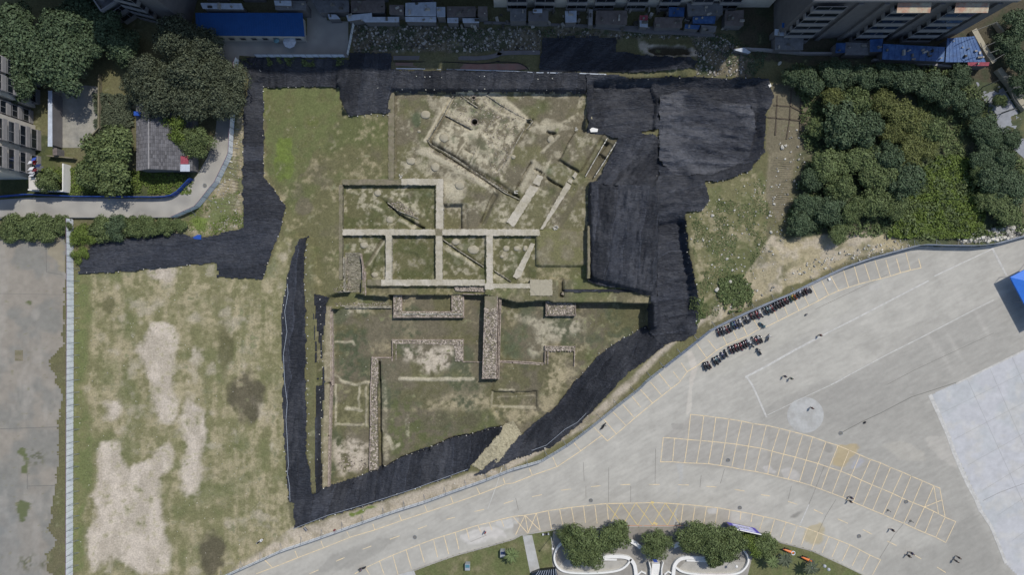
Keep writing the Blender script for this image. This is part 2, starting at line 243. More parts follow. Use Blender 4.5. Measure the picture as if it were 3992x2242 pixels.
region(UPPER, [(BROWN*1.05,), (OLIVE*1.05, .4, .6, fbm(X, Y, 5, 41), .8), (TAN*.75, .5, .68, .55*fbm(X, Y, 3, 42)+.45*n3, .75), (GREEN, .6, .8, fbm(X, Y, 4, 43), .5)])
region(PP('E1', [(650,95),(950,90),(1340,350),(1300,420),(1230,600),(1100,930),(700,760),(400,560)], -2.2), [(BROWN*1.3,), (TAN*1.0, .45, .6, .5*fbm(X, Y, 1.8, 44)+.5*n3, .85), (DARKV*1.8, .55, .7, fbm(X, Y, 2.2, 45), .5)], 1, 3)
for q, c in (([(1230,430),(1450,410),(1500,330),(1780,430),(1580,480),(1450,470)], TAN*.8), ([(270,600),(430,620),(900,900),(1040,1020),(1010,1040),(640,840),(280,650)], TAN*.9), ([(990,90),(1100,110),(1330,330),(1290,390),(1060,300),(900,180)], TAN*.9),
             ([(560,320),(680,270),(830,340),(820,430),(690,400)], TAN), ([(530,120),(640,100),(540,290),(400,530),(330,600),(420,440)], TAN*.8), ([(560,850),(680,830),(780,960),(740,1100),(560,1110)], TAN*.85), ([(1050,680),(1230,640),(1120,850),(1060,800)], TAN*.8),
             ([(1280,880),(1380,720),(1490,780),(1440,900),(1300,1080),(1250,1010)], TAN*.75)):
    region(PP('E1', q, -2.2), [(c,), (BROWN*1.2, .45, .65, n2*.5+n3*.5, .8)], 1.2, 3)
for bx_, c in ((box('E2', 410,124,1507,645,-2.9), 1.15), (box('E2', 408,716,918,1240,-2.9), 1.1), (box('E2', 985,716,1502,1237,-2.9), .75), (box('E2', 1580,716,2096,1237,-2.9), 1), (box('E3', 390,126,940,730,-2.9), 1.1)):
    region(bx_, [(OLIVE*.95,), (TAN*.75*c, .48, .62, .5*fbm(X, Y, 1.8, 47)+.5*n3, .75), (GREEN*.75, .45, .65, fbm(X, Y, 3, 48), .7)], .2, 1)
region(box('E3', 940,60,1578,492,-1.8), [(OLIVE*1.15,), (BROWN*1.3, .4, .6, n2, .7), (TAN*.7, .6, .8, n2, .4)], .2, 1)
region(SOUTH, [(BROWN,), (OLIVE*.9, .45, .62, fbm(X, Y, 5, 51), .8), (DARKV*1.5, .52, .68, fbm(X, Y, 6, 52), .7), (STRAW*.8, .56, .7, .6*fbm(X, Y, 4, 53)+.4*n3, .55)])
def tint(poly, col, am=.7, soft=9, lo=.36, hi=.6):
    m = blur(mask(poly, 3.0), soft)*sstep(.55*fbm(X, Y, 2.0, 57)+.45*n3, lo, hi)*am; mixc(m, col)
for q, c, am in (([(490,900),(500,1330),(700,1270),(1120,1140),(1060,1060),(640,1070),(600,900)], GREEN*.85, .85), ([(600,1060),(850,950),(1050,940),(1060,1050),(850,1050),(700,1090)], STRAW*.8, .8), ([(650,1060),(1000,1060),(1000,1150),(700,1170)], BROWN*.75, .7), ([(1230,820),(1400,820),(1330,960),(1240,960)], BROWN*.6, .7),
                 ([(1430,760),(1530,830),(1440,1000),(1320,1100),(1220,1150),(1080,1090),(1060,1050),(1310,1050),(1340,960)], STRAW*.85, .8), ([(1540,860),(1620,690),(1700,700),(1500,930)], GREEN, .7), ([(1110,480),(1350,560),(1620,530),(1600,600),(1380,690),(1300,770),(1250,700),(1330,600),(1150,540)], TAN*.85, .85), ([(1110,600),(1280,600),(1290,770),(1110,780)], DARKV*1.6, .7),
                 ([(1650,470),(1940,480),(1900,600),(1700,700),(1550,580)], OLIVE*.8, .8), ([(190,620),(360,600),(370,880),(270,910),(200,860)], DARKV*1.3, .9), ([(370,540),(900,560),(900,650),(520,660),(370,760)], BROWN*1.0, .8), ([(240,490),(365,490),(350,530),(280,545)], TAN*.95, .9), ([(380,690),(500,660),(510,750),(420,770),(370,740)], STRAW*.7, .8),
                 ([(560,710),(870,700),(820,850),(700,850),(600,780)], SAND*.85, .95), ([(580,850),(900,840),(980,870),(600,880)], OLIVE*1.1, .6), ([(180,1220),(280,1200),(370,1240),(380,1370),(220,1420),(180,1330)], SAND*.85, .95), ([(200,930),(370,930),(370,1180),(190,1180)], OLIVE*1.2, .6), ([(480,900),(1060,900),(1060,960),(500,1000)], BROWN*.95, .6)):
    tint(PP('L', q, -4.4), c, am)
region(BEN, [(BROWN*1.7,), (TAN*.7, .5, .7, n3, .6)], .1, 1)
# bare sand in the western field
for t, q in (('B1', [(1100,560),(1335,550),(1330,680),(1230,700),(1140,640)]), ('D0', 0), ('C1', [(1460,40),(1460,180),(1525,200),(1540,300),(1520,600),(1500,850),(1400,900),(1350,780),(1380,500),(1370,100)]),
             ('B1', [(1575,990),(1530,1140),(1500,1350),(1470,1470),(1430,1470),(1440,1200),(1500,1080)]), ('C1', [(780,120),(900,140),(890,250),(830,320),(790,290)]),
             ('C1', [(740,450),(880,420),(920,560),(940,690),(1150,560),(1300,380),(1305,640),(1200,680),(1180,850),(1240,900),(1200,1010),(1230,1130),(1290,1200),(1290,1447),(1060,1447),(900,1330),(790,1310),(800,1447),(640,1447),(640,1130),(740,1010),(690,850),(730,700)])):
    q = MIX(0, ('B1', [(1150,940),(1320,1000),(1315,1447)]), ('C1', [(1315,330),(1240,310),(1160,200),(1150,0)]), ('B1', [(1100,1400),(1030,1200),(1090,1080)])) if q == 0 else PP(t, q)
    m = sstep(blur(mask(q, 2.5), 26)+(.5*n2+.3*n3+.2*ns-.5)*1.0, .30, .68); mixc(m*.9, c3(.44,.385,.315)*(.82)); mixc(m*sstep(fbm(X, Y*.5, 2.2, 131), .48, .62)*.5, c3(.50,.44,.37)); mixc(m*sstep(n3*.5+n2*.5, .54, .66)*.45, OLIVE*1.7)
for t, cx, cy, rx, ry, c in (('C1', 1850,110,4.0,5.8,BROWN*.62), ('C1', 1590,1290,3.0,5.4,BROWN*.62), ('B1', 1700,1180,1.8,6,OLIVE*.8), ('B1', 820,840,1.6,2.2,OLIVE*.9), ('B2', 340,100,2.2,2.4,BROWN), ('A2', 1190,880,1.2,2.2,DARKV*1.6)):
    p = P(t, cx, cy); d = ((X-p[0])/rx)**2+((Y-p[1])/ry)**2+(n2-.5)*1.6; mixc(sstep(-d, -1.2, -.5)*.85, c)
for q, w_, c, am in (([(700,620),(690,1100),(705,1447)], .8, STRAW, .5), ([(930,650),(915,1000),(900,1400)], .5, STRAW*.8, .45), ([(1600,600),(1640,900),(1700,1447)], .7, OLIVE, .5), ([(1750,650),(1790,1000),(1800,1447)], .8, STRAW, .45), ([(1000,700),(1350,660),(1700,740),(1850,700)], .7, STRAW, .5)):
    d = ldist(PP('B1', q)); mixc((1-sstep(d, w_*.4, w_*1.3))*am*sstep(n3*.6+n2*.4, .38, .58), c)
region(MIX(0, ('C1', [(500,0),(560,0),(680,200),(700,600),(730,700),(640,950),(620,1100),(640,1447),(500,1447)]), ('B1', [(560,600),(700,620),(680,1100),(640,1447),(500,1447),(500,640)])), [(GREEN*1.25,), (OLIVE*1.3, .4, .6, n2, .7), (LIME, .66, .8, n2, .6)], 2, 4)
# ground under the trees, rubble strips, garden plots
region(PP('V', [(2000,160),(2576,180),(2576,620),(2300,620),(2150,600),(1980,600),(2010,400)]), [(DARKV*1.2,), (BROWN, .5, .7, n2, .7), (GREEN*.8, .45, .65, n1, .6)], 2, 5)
region(PP('V', [(1930,600),(2090,590),(2240,590),(2300,622),(2180,640),(2050,700),(1900,760),(1830,800),(1760,830),(1850,720)]), [(STRAW*.9,), (SAND*.8, .45, .65, n2, .7), (OLIVE, .5, .7, fbm(X, Y, 3, 61), .7)], 2, 4)
region(PP('V', [(1735,540),(1780,470),(1920,430),(1930,600),(1850,740),(1760,800)]), [(OLIVE*1.2,), (STRAW*.8, .48, .66, n2*.5+n3*.5, .7), (GREEN, .45, .65, fbm(X, Y, 4, 62), .7)], 2, 4)
region(PP('V', [(1940,210),(2040,215),(2045,350),(2010,385),(1925,380)]), [(BROWN*1.2,), (BROWN*.8, .4, .6, n3, .5)], .6, 2)
region(PP('V', [(1935,375),(2005,380),(1985,520),(1960,560),(1925,500)]), [(BROWN*1.45,), (BROWN*.7, .4, .6, n3, .5)], .6, 2)
region(PP('V', [(880,55),(1800,80),(1900,150),(1900,195),(1750,190),(1740,90),(1360,95),(1360,135),(880,130)]), [(BROWN*.95,), (DARKV*1.3, .5, .7, fbm(X, Y, 6, 63), .8), (SAND*.5, .55, .7, n3, .5)], 1, 3)
region(PP('E7', [(1700,365),(2140,395),(2200,450),(2170,490),(1980,490),(1800,462),(1710,410)]), [(SAND*.9,)], .8, 2); region(PONDP, [(BROWN*.45,)], .4, 1)
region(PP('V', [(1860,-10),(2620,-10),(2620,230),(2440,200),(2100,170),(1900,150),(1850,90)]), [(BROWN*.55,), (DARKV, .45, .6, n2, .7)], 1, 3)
region(PP('V', [(150,340),(0,340),(0,500),(490,490),(490,430),(330,430),(240,430),(160,480)]), [(GREEN*.8,), (DARKV, .4, .6, n2, .6)], 1, 3)
region(PP('V', [(240,240),(340,240),(340,380),(240,370)]), [(OLIVE*.8,), (BROWN, .4, .6, n2, .7)], 1, 3)
region(PP('V', [(500,545),(605,290),(614,290),(612,575),(560,585),(500,600),(430,580)]), [(STRAW*.75,), (GREEN, .45, .6, n2, .7), (SAND*.7, .55, .7, n3, .5)], 1, 3)
region(MIX(0, ('B1', [(1560,50),(1700,20),(1730,180),(1570,260)])), [(GREEN*1.35,), (OLIVE, .5, .7, n3, .5)], 1, 2)
region(MIX(0, ('B1', [(1450,190),(1560,180),(1570,290),(1470,310)])), [(LIME*1.15,), (GREEN, .5, .7, n3, .5)], 1, 2)
region(MIX(0, ('V', [(735,1335),(1190,1190),(1210,1190),(1330,1140),(1500,1030),(1660,880),(1760,800),(1790,800),(1700,860),(1500,1060),(1180,1240),(560,1450),(640,1400)])), [(SAND*.72,), (BROWN*1.4, .45, .65, n2, .6), (OLIVE, .6, .8, n2, .5)], .6, 3)
region(MIX(0, ('C2', [(680,985),(900,910),(930,930),(700,1020)])), [(LIME*.9,)], 1, 1)
region(MIX(0, ('V', [(560,1460),(740,1325),(800,1360),(700,1400),(600,1460)])), [(SAND*.8,), (OLIVE*1.3, .5, .7, n2, .6)], 1, 3)
region(EDGE_S+[(100,-90),(-40,-90)], [(GREEN*1.1,), (OLIVE*1.1, .4, .6, n2, .6), (STRAW*.7, .6, .8, n2, .5)], .1, 1)
for d, (t, q, w_, dz, k, am, rg) in zip(LFD, LF):
    m = 1-sstep(d, w_*.4, w_*.7+rg*.25)
    if rg: m = m*(1-rg+rg*sstep(n3*.6+n2*.4, .42, .58))
    mixc(m*am, KC[k])
for t, x, y, r, c in (('U',1120,220,1.0,DARKV*2), ('U',1060,340,1.0,DARKV*2), ('U',340,370,1.3,DARKV*1.9), ('U',900,300,1.3,DARKV*2), ('U',1580,240,1.6,GREEN*.8), ('U',910,610,1.2,BROWN*.8), ('U',900,1110,1.2,BROWN*.85), ('U',720,930,.8,BROWN*.9), ('U',1630,880,.9,DARKV*2), ('E2',1200,230,.9,BROWN*.8), ('E2',965,290,.6,BROWN*.7), ('E2',1430,230,.9,DARKV*1.8), ('E2',460,850,.6,DARKV*1.8), ('U',1660,1070,1.2,GREEN*.7), ('U',1290,1130,2,OLIVE*.8)):
    p = P(t, x, y, -2.4); mixc(np.exp(-((X-p[0])**2+(Y-p[1])**2)/r**2*1.2)*.75, c)
CO *= (.95+.36*n3[..., None])
# ------------------------------------------------------------------ materials
def node(nt, t, **kw):
    n = nt.nodes.new(t)
    for k, v in kw.items(): setattr(n, k, v)
    return n
def mat(name, col, rough=.8, var=.25, scale=1.5, bump=.0, bscale=8, metal=0, spec=.3, attr=None, col2=None, s2=.3, island=0.0, emit=0):
    m = bpy.data.materials.new(name); m.use_nodes = True; nt = m.node_tree; b = nt.nodes['Principled BSDF']
    b.inputs['Roughness'].default_value = rough; b.inputs['Metallic'].default_value = metal; b.inputs['Specular IOR Level'].default_value = spec
    g = node(nt, 'ShaderNodeNewGeometry'); L = nt.links.new
    if attr: a = node(nt, 'ShaderNodeAttribute', attribute_name=attr); base = a.outputs['Color']
    else:
        r = node(nt, 'ShaderNodeRGB'); r.outputs[0].default_value = (*col, 1); base = r.outputs[0]
    if col2 is not None:
        n = node(nt, 'ShaderNodeTexNoise'); n.inputs['Scale'].default_value = s2; n.inputs['Detail'].default_value = 6; n.inputs['Roughness'].default_value = .65; L(g.outputs['Position'], n.inputs['Vector'])
        rp = node(nt, 'ShaderNodeValToRGB'); rp.color_ramp.elements[0].position = .42; rp.color_ramp.elements[1].position = .6; L(n.outputs['Fac'], rp.inputs[0])
        mx = node(nt, 'ShaderNodeMixRGB'); mx.inputs[2].default_value = (*col2, 1); L(rp.outputs[0], mx.inputs[0]); L(base, mx.inputs[1]); base = mx.outputs[0]
    n = node(nt, 'ShaderNodeTexNoise'); n.inputs['Scale'].default_value = scale; n.inputs['Detail'].default_value = 8; n.inputs['Roughness'].default_value = .7
    L(g.outputs['Position'], n.inputs['Vector'])
    mr = node(nt, 'ShaderNodeMapRange'); mr.inputs[1].default_value = .3; mr.inputs[2].default_value = .7; mr.inputs[3].default_value = 1-var; mr.inputs[4].default_value = 1+var; L(n.outputs['Fac'], mr.inputs[0])
    f = mr.outputs[0]
    if island:
        m2 = node(nt, 'ShaderNodeMapRange'); m2.inputs[3].default_value = 1-island; m2.inputs[4].default_value = 1+island; L(g.outputs['Random Per Island'], m2.inputs[0])
        mm = node(nt, 'ShaderNodeMath', operation='MULTIPLY'); L(f, mm.inputs[0]); L(m2.outputs[0], mm.inputs[1]); f = mm.outputs[0]
    vm = node(nt, 'ShaderNodeVectorMath', operation='SCALE'); L(base, vm.inputs[0]); L(f, vm.inputs['Scale']); L(vm.outputs[0], b.inputs['Base Color'])
    if bump:
        nb = node(nt, 'ShaderNodeTexNoise'); nb.inputs['Scale'].default_value = bscale; nb.inputs['Detail'].default_value = 5; L(g.outputs['Position'], nb.inputs['Vector'])
        bp = node(nt, 'ShaderNodeBump'); bp.inputs['Strength'].default_value = 1; bp.inputs['Distance'].default_value = bump; L(nb.outputs['Fac'], bp.inputs['Height']); L(bp.outputs[0], b.inputs['Normal'])
    return m
M = {}
M['soil'] = mat('grass_and_soil', (.1,.1,.1), .95, .30, 2.6, .06, 4.5, attr='albedo', spec=.1)
M['concrete'] = mat('plaza_concrete', (.30,.295,.272), .85, .07, .7, .0, 4, col2=(.345,.34,.32), s2=.07)
M['concrete_old'] = mat('old_concrete', (.29,.275,.235), .9, .2, .9, .01, 4, col2=(.21,.205,.185), s2=.16)
M['concrete_road'] = mat('lane_concrete', (.36,.345,.31), .9, .14, .8, .01, 4, col2=(.26,.25,.23), s2=.2)
M['court'] = mat('painted_court', (.47,.465,.475), .7, .10, .9, 0, 4, col2=(.405,.415,.42), s2=.14)
M['pale_patch'] = mat('pale_patch', (.40,.40,.385), .85, .10, .9, col2=(.34,.335,.315), s2=.4)
M['ochre'] = mat('ochre_stain', (.36,.31,.19), .85, .15, 1.5, col2=(.31,.29,.24), s2=.6)
M['grey_patch'] = mat('grey_patch', (.235,.232,.215), .85, .10, .9, col2=(.28,.275,.255), s2=.4)
M['yellow'] = mat('yellow_paint', (.68,.54,.33), .7, .12, 3, col2=(.50,.43,.31), s2=1.2)
M['yellow2'] = mat('fresh_yellow_paint', (.62,.48,.17), .7, .1, 3, col2=(.50,.40,.22), s2=1.0)
M['white'] = mat('worn_white_paint', (.50,.49,.46), .7, .1, 3, col2=(.40,.39,.365), s2=.9)
M['redline'] = mat('faded_red_paint', (.42,.24,.17), .7, .15, 3)
M['crack'] = mat('slab_joint', (.16,.155,.14), .95, .2, 3)
def netmat(nm):
    m = mat(nm, (.03,.03,.04), .6, .35, .9, .05, 3, spec=.3, attr='albedo')
    nt = m.node_tree; b = nt.nodes['Principled BSDF']; L = nt.links.new     # fine cross folds in the cloth
    g = node(nt, 'ShaderNodeNewGeometry'); mp = node(nt, 'ShaderNodeMapping'); mp.inputs['Scale'].default_value = (.5, 2.2, .5); mp.inputs['Rotation'].default_value = (0, 0, .3)
    n = node(nt, 'ShaderNodeTexNoise'); n.inputs['Scale'].default_value = 1.6; n.inputs['Detail'].default_value = 7; n.inputs['Distortion'].default_value = 1.5; L(g.outputs['Position'], mp.inputs[0]); L(mp.outputs[0], n.inputs['Vector'])
    bp = node(nt, 'ShaderNodeBump'); bp.inputs['Distance'].default_value = .45; bp.inputs['Strength'].default_value = 1; L(n.outputs['Fac'], bp.inputs['Height'])
    L(b.inputs['Normal'].links[0].from_socket, bp.inputs['Normal']); L(bp.outputs[0], b.inputs['Normal']); return m
M['net'] = netmat('black_shade_netting'); M['net_dusty'] = M['net']
M['earth'] = mat('dry_baulk_earth', (.44,.405,.335), .95, .16, 2.2, .03, 5, col2=(.345,.315,.24), s2=.35)
M['earth_brown'] = mat('damp_baulk_earth', (.20,.175,.125), .95, .15, 1.6, .02, 5, col2=(.15,.14,.085), s2=.6)
M['earth_dark'] = mat('dark_turned_soil', (.085,.07,.052), .95, .2, 1.6)
M['tamped'] = mat('tamped_clay', (.33,.30,.225), .95, .16, 1.8, .03, 4)
M['brick'] = mat('old_brick', (.27,.225,.185), .9, .3, 2.5, island=.35)
M['brick_red'] = mat('reddish_brick', (.31,.255,.215), .9, .25, 2.5, island=.3)
M['rubble'] = mat('rubble_fill', (.29,.25,.21), .95, .35, 3, island=.75)
M['stone'] = mat('pale_stone', (.40,.385,.34), .9, .2, 2, island=.5)
M['debris'] = mat('mixed_debris', (.24,.225,.20), .9, .3, 2, island=.85)
M['oldbrick'] = mat('weathered_grey_brick', (.26,.24,.19), .9, .3, 2, island=.5)
M['straw'] = mat('dry_straw', (.34,.31,.215), .95, .3, 3, .05, 8, island=.3)
M['panel'] = mat('white_hoarding_sheet', (.74,.77,.80), .5, .07, 1.2, island=.05, col2=(.64,.68,.73), s2=.5)
M['panel_b'] = mat('translucent_blue_sheet', (.52,.58,.72), .5, .07, 1.2, island=.08)
M['steel'] = mat('grey_steel', (.20,.22,.25), .5, .1, 3, metal=.3)
M['rail'] = mat('rusty_purple_rail', (.16,.10,.14), .6, .1, 3)
M['blueroof'] = mat('blue_steel_sheet', (.012,.075,.24), .5, .12, .7)
M['bluetarp'] = mat('blue_tarpaulin', (.025,.08,.22), .55, .35, .8, .04, 3, col2=(.05,.11,.24), s2=.4)
M['bluefence'] = mat('blue_hoarding', (.02,.07,.32), .5, .15, .8)
M['canopy'] = mat('blue_canopy_cloth', (.035,.17,.62), .55, .08, 1.2)
M['whiteroof'] = mat('pale_sheet_roof', (.42,.46,.52), .6, .2, .9)
M['greyroof'] = mat('grey_roof', (.15,.15,.155), .8, .3, .9, .02, 4)
M['brownroof'] = mat('brown_roof', (.15,.125,.115), .85, .3, .9, .02, 4)
M['tile'] = mat('grey_clay_tile', (.115,.113,.12), .85, .25, 1.2, island=.3)
M['redroof'] = mat('faded_red_roof', (.28,.06,.08), .7, .3, 2)
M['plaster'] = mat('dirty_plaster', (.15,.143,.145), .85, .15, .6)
M['plaster_w'] = mat('cream_plaster', (.50,.47,.42), .85, .12, .6)
M['slab'] = mat('balcony_slab', (.26,.25,.25), .85, .15, .9)
M['awning'] = mat('cream_awning', (.42,.37,.27), .7, .2, 1.5, col2=(.40,.22,.15), s2=.5)
M['glass'] = mat('window_glass', (.012,.016,.022), .12, .1, 2, spec=.6)
M['frame'] = mat('window_frame', (.22,.22,.23), .5, .1, 2)
M['pinkclay'] = mat('pink_clay_path', (.26,.15,.125), .9, .25, .6, col2=(.17,.13,.11), s2=.3)
M['whitewall'] = mat('white_render', (.70,.69,.66), .7, .07, 1)
M['redtrim'] = mat('dark_red_trim', (.25,.04,.05), .6, .1, 2)
M['bark'] = mat('tree_bark', (.10,.08,.06), .95, .3, 3, .03, 6)
def leafmat(name, c, isl=.45, tr=.25):
    m = mat(name, c, .6, .22, .7, island=isl, spec=.15); return m
M['leaf_dark'] = leafmat('dark_green_leaves', (.068,.098,.052))
M['leaf_mid'] = leafmat('green_leaves', (.105,.136,.054))
M['leaf_yel'] = leafmat('yellow_green_leaves', (.125,.140,.048))
M['leaf_grey'] = leafmat('grey_green_leaves', (.078,.092,.058))
M['leaf_lime'] = leafmat('bright_green_leaves', (.115,.158,.036))
M['rubber'] = mat('tyre_rubber', (.018,.018,.02), .8, .1, 4)
M['chrome'] = mat('chrome', (.5,.5,.52), .25, .05, 4, metal=.9)
M['seat'] = mat('black_vinyl', (.02,.02,.022), .5, .1, 4)
PAINT = {}
for n_, c_ in (('black', (.02,.02,.025)), ('red', (.30,.02,.03)), ('dark red', (.14,.02,.03)), ('navy', (.03,.04,.12)), ('silver', (.38,.39,.42)), ('white', (.65,.66,.70)), ('yellow', (.62,.42,.03)),
               ('green', (.03,.13,.09)), ('grey', (.10,.10,.11)), ('teal', (.08,.2,.24)), ('orange', (.62,.16,.03)), ('blue', (.05,.10,.42))):
    PAINT[n_] = mat(n_.replace(' ', '_')+'_paint', c_, .3, .08, 4, spec=.5)
M['skin'] = mat('skin', (.38,.22,.15), .6, .05, 6); M['hair'] = mat('black_hair', (.01,.01,.01), .5, .1, 6)
M['purple'] = mat('purple_board', (.075,.055,.36), .5, .1, 1); M['lilac'] = mat('lilac_print', (.42,.42,.70), .5, .1, 1)
M['solar'] = mat('dark_blue_panel', (.03,.045,.10), .2, .1, 2, spec=.6)
M['greywall'] = mat('grey_box_paint', (.30,.32,.34), .6, .1, 2)

# ------------------------------------------------------------------ builders
class MB:
    def __init__(s): s.v = []; s.f = []
    def quad(s, a, b, c, d):
        n = len(s.v); s.v += [a, b, c, d]; s.f.append((n, n+1, n+2, n+3)); return s
    def prism(s, poly, z0, z1, taper=0):
        n = len(s.v); k = len(poly); a = sum(p[0]*q[1]-q[0]*p[1] for p, q in zip(poly, poly[1:]+poly[:1]))
        if a < 0: poly = poly[::-1]
        cx = sum(p[0] for p in poly)/k; cy = sum(p[1] for p in poly)/k
        zz0 = z0 if isinstance(z0, (list, tuple)) else [z0]*k; zz1 = z1 if isinstance(z1, (list, tuple)) else [z1]*k
        if a < 0: zz0 = list(zz0)[::-1]; zz1 = list(zz1)[::-1]
        s.v += [(x, y, q) for (x, y), q in zip(poly, zz0)]+[(x+(cx-x)*taper, y+(cy-y)*taper, q) for (x, y), q in zip(poly, zz1)]
        for i in range(k): j = (i+1) % k; s.f.append((n+i, n+j, n+k+j, n+k+i))
        s.f.append(tuple(n+k+i for i in range(k))); s.f.append(tuple(n+k-1-i for i in range(k))); return s
    def box(s, x0, y0, z0, x1, y1, z1): return s.prism([(x0,y0),(x1,y0),(x1,y1),(x0,y1)], z0, z1)
    def obox(s, cx, cy, z0, z1, lx, ly, a=0, taper=0):
        c, q = math.cos(a), math.sin(a)
        return s.prism([(cx+c*u-q*v, cy+q*u+c*v) for u, v in ((-lx/2,-ly/2),(lx/2,-ly/2),(lx/2,ly/2),(-lx/2,ly/2))], z0, z1, taper)
    def bar(s, a, b, r, r2=None, k=6):
        a = Vector(a); b = Vector(b); d = (b-a)
        if d.length < 1e-6: return s
        d.normalize(); u = d.orthogonal().normalized(); w_ = d.cross(u); r2 = r if r2 is None else r2; n = len(s.v)
        for p, q in ((a, r), (b, r2)):
            for i in range(k): t = 2*math.pi*i/k; s.v.append(tuple(p+(u*math.cos(t)+w_*math.sin(t))*q))
        for i in range(k): j = (i+1) % k; s.f.append((n+i, n+j, n+k+j, n+k+i))
        s.f.append(tuple(n+k+i for i in range(k))); s.f.append(tuple(n+k-1-i for i in range(k))); return s
    def tube(s, pts, r, k=5):
        for a, b in zip(pts, pts[1:]): s.bar(a, b, r, k=k)
        return s
    def torus(s, c, R_, r, ax='y', n=14, k=6):
        n0 = len(s.v)
        for i in range(n):
            t = 2*math.pi*i/n
            for j in range(k):
                p = 2*math.pi*j/k; rr = R_+r*math.cos(p); a, b, h = rr*math.cos(t), rr*math.sin(t), r*math.sin(p)
                s.v.append((c[0]+a, c[1]+h, c[2]+b) if ax == 'y' else (c[0]+a, c[1]+b, c[2]+h))
        for i in range(n):
            for j in range(k):
                i2 = (i+1) % n; j2 = (j+1) % k; s.f.append((n0+i*k+j, n0+i2*k+j, n0+i2*k+j2, n0+i*k+j2))
        return s
    def ball(s, c, rx, ry, rz, n=8, m=5, jit=0, rnd=random):
        n0 = len(s.v)
        s.v.append((c[0], c[1], c[2]-rz))
        for j in range(1, m):
            p = -math.pi/2+math.pi*j/m
            for i in range(n):
                t = 2*math.pi*i/n; q = 1+rnd.uniform(-jit, jit)
                s.v.append((c[0]+rx*q*math.cos(p)*math.cos(t), c[1]+ry*q*math.cos(p)*math.sin(t), c[2]+rz*q*math.sin(p)))
        s.v.append((c[0], c[1], c[2]+rz)); top = len(s.v)-1
        for i in range(n): s.f.append((n0, n0+1+(i+1) % n, n0+1+i)); s.f.append((top, top-n+i, top-n+(i+1) % n))
        for j in range(m-2):
            for i in range(n): a = n0+1+j*n; s.f.append((a+i, a+(i+1) % n, a+n+(i+1) % n, a+n+i))
        return s
    def mesh(s, name, m, smooth=False):
        me = bpy.data.meshes.new(name); me.from_pydata(s.v, [], s.f); me.update()
        if smooth: me.polygons.foreach_set('use_smooth', [True]*len(me.polygons))
        me.materials.append(m); return me
    def build(s, name, m, parent=None, smooth=False, kind=None, loc=None):
        return link(name, s.mesh(name, m, smooth), parent, kind, loc)
def link(name, me, parent=None, kind=None, loc=None, rz=0):
    o = bpy.data.objects.new(name, me); COL.objects.link(o)
    if parent is not None: o.parent = parent
    if kind: o['kind'] = kind
    if loc is not None: o.location = loc
    if rz: o.rotation_euler.z = rz
    return o
def tag(o, label, cat, group=None):
    o['label'] = label; o['category'] = cat
    if group: o['group'] = group
    return o
def thing(name, label, cat, loc=(0,0,0), rz=0, group=None):
    o = bpy.data.objects.new(name, None); COL.objects.link(o); o.location = loc; o.rotation_euler.z = rz; o.empty_display_size = .5
    return tag(o, label, cat, group)
def dup(root, loc, rz, label, group=None):
    r = root.copy(); COL.objects.link(r); r.location = loc; r.rotation_euler.z = rz; r['label'] = label
    if group: r['group'] = group
    for ch in list(root.children):
        c = ch.copy(); COL.objects.link(c); c.parent = r
        for g in ch.children: d = g.copy(); COL.objects.link(d); d.parent = c
    return r
ORD = ['first','second','third','fourth','fifth','sixth','seventh','eighth','ninth','tenth','eleventh','twelfth','thirteenth','fourteenth','fifteenth','sixteenth','seventeenth','eighteenth','nineteenth','twentieth',
       'twenty-first','twenty-second','twenty-third','twenty-fourth','twenty-fifth','twenty-sixth','twenty-seventh','twenty-eighth','twenty-ninth','thirtieth']

# ------------------------------------------------------------------ ground sheet
def grid_mesh(name, sel, zz, m, attr=None, jitter=0):
    """faces of the survey grid where sel (cells) is true"""
    ci_, cj_ = np.nonzero(sel); a = ci_*NY+cj_; quads = np.stack([a, a+NY, a+NY+1, a+1], 1)
    used = np.unique(quads); remap = np.full(NX*NY, -1, np.int64); remap[used] = np.arange(len(used)); q = remap[quads]
    pos = np.stack([X.ravel()[used], Y.ravel()[used], zz.ravel()[used]], 1).astype(np.float32)
    if jitter: pos[:, 0] += (np.random.rand(len(used))-.5)*jitter; pos[:, 1] += (np.random.rand(len(used))-.5)*jitter
    me = bpy.data.meshes.new(name); me.vertices.add(len(used)); me.vertices.foreach_set('co', pos.ravel())
    me.loops.add(q.size); me.loops.foreach_set('vertex_index', q.ravel().astype(np.int32)); me.polygons.add(len(q))
    me.polygons.foreach_set('loop_start', np.arange(0, q.size, 4, dtype=np.int32)); me.polygons.foreach_set('loop_total', np.full(len(q), 4, np.int32))
    me.polygons.foreach_set('use_smooth', np.ones(len(q), bool)); me.update(calc_edges=True)
    if attr is not None:
        at = me.color_attributes.new('albedo', 'FLOAT_COLOR', 'POINT'); c = np.ones((len(used), 4), np.float32); c[:, :3] = attr.reshape(-1, 3)[used]; at.data.foreach_set('color', c.ravel())
    me.materials.append(m); return me
allc = np.ones((NX-1, NY-1), bool)
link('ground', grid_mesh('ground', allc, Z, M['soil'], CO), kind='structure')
XC = (X[:-1, :-1]+X[1:, 1:])/2; YC = (Y[:-1, :-1]+Y[1:, 1:])/2
wob_c = (fbm(XC, YC, 1.3, 71, 4)-.5)*1.3; wob_d = (fbm(XC, YC, 1.3, 72, 4)-.5)*1.3
taken = np.zeros_like(allc)
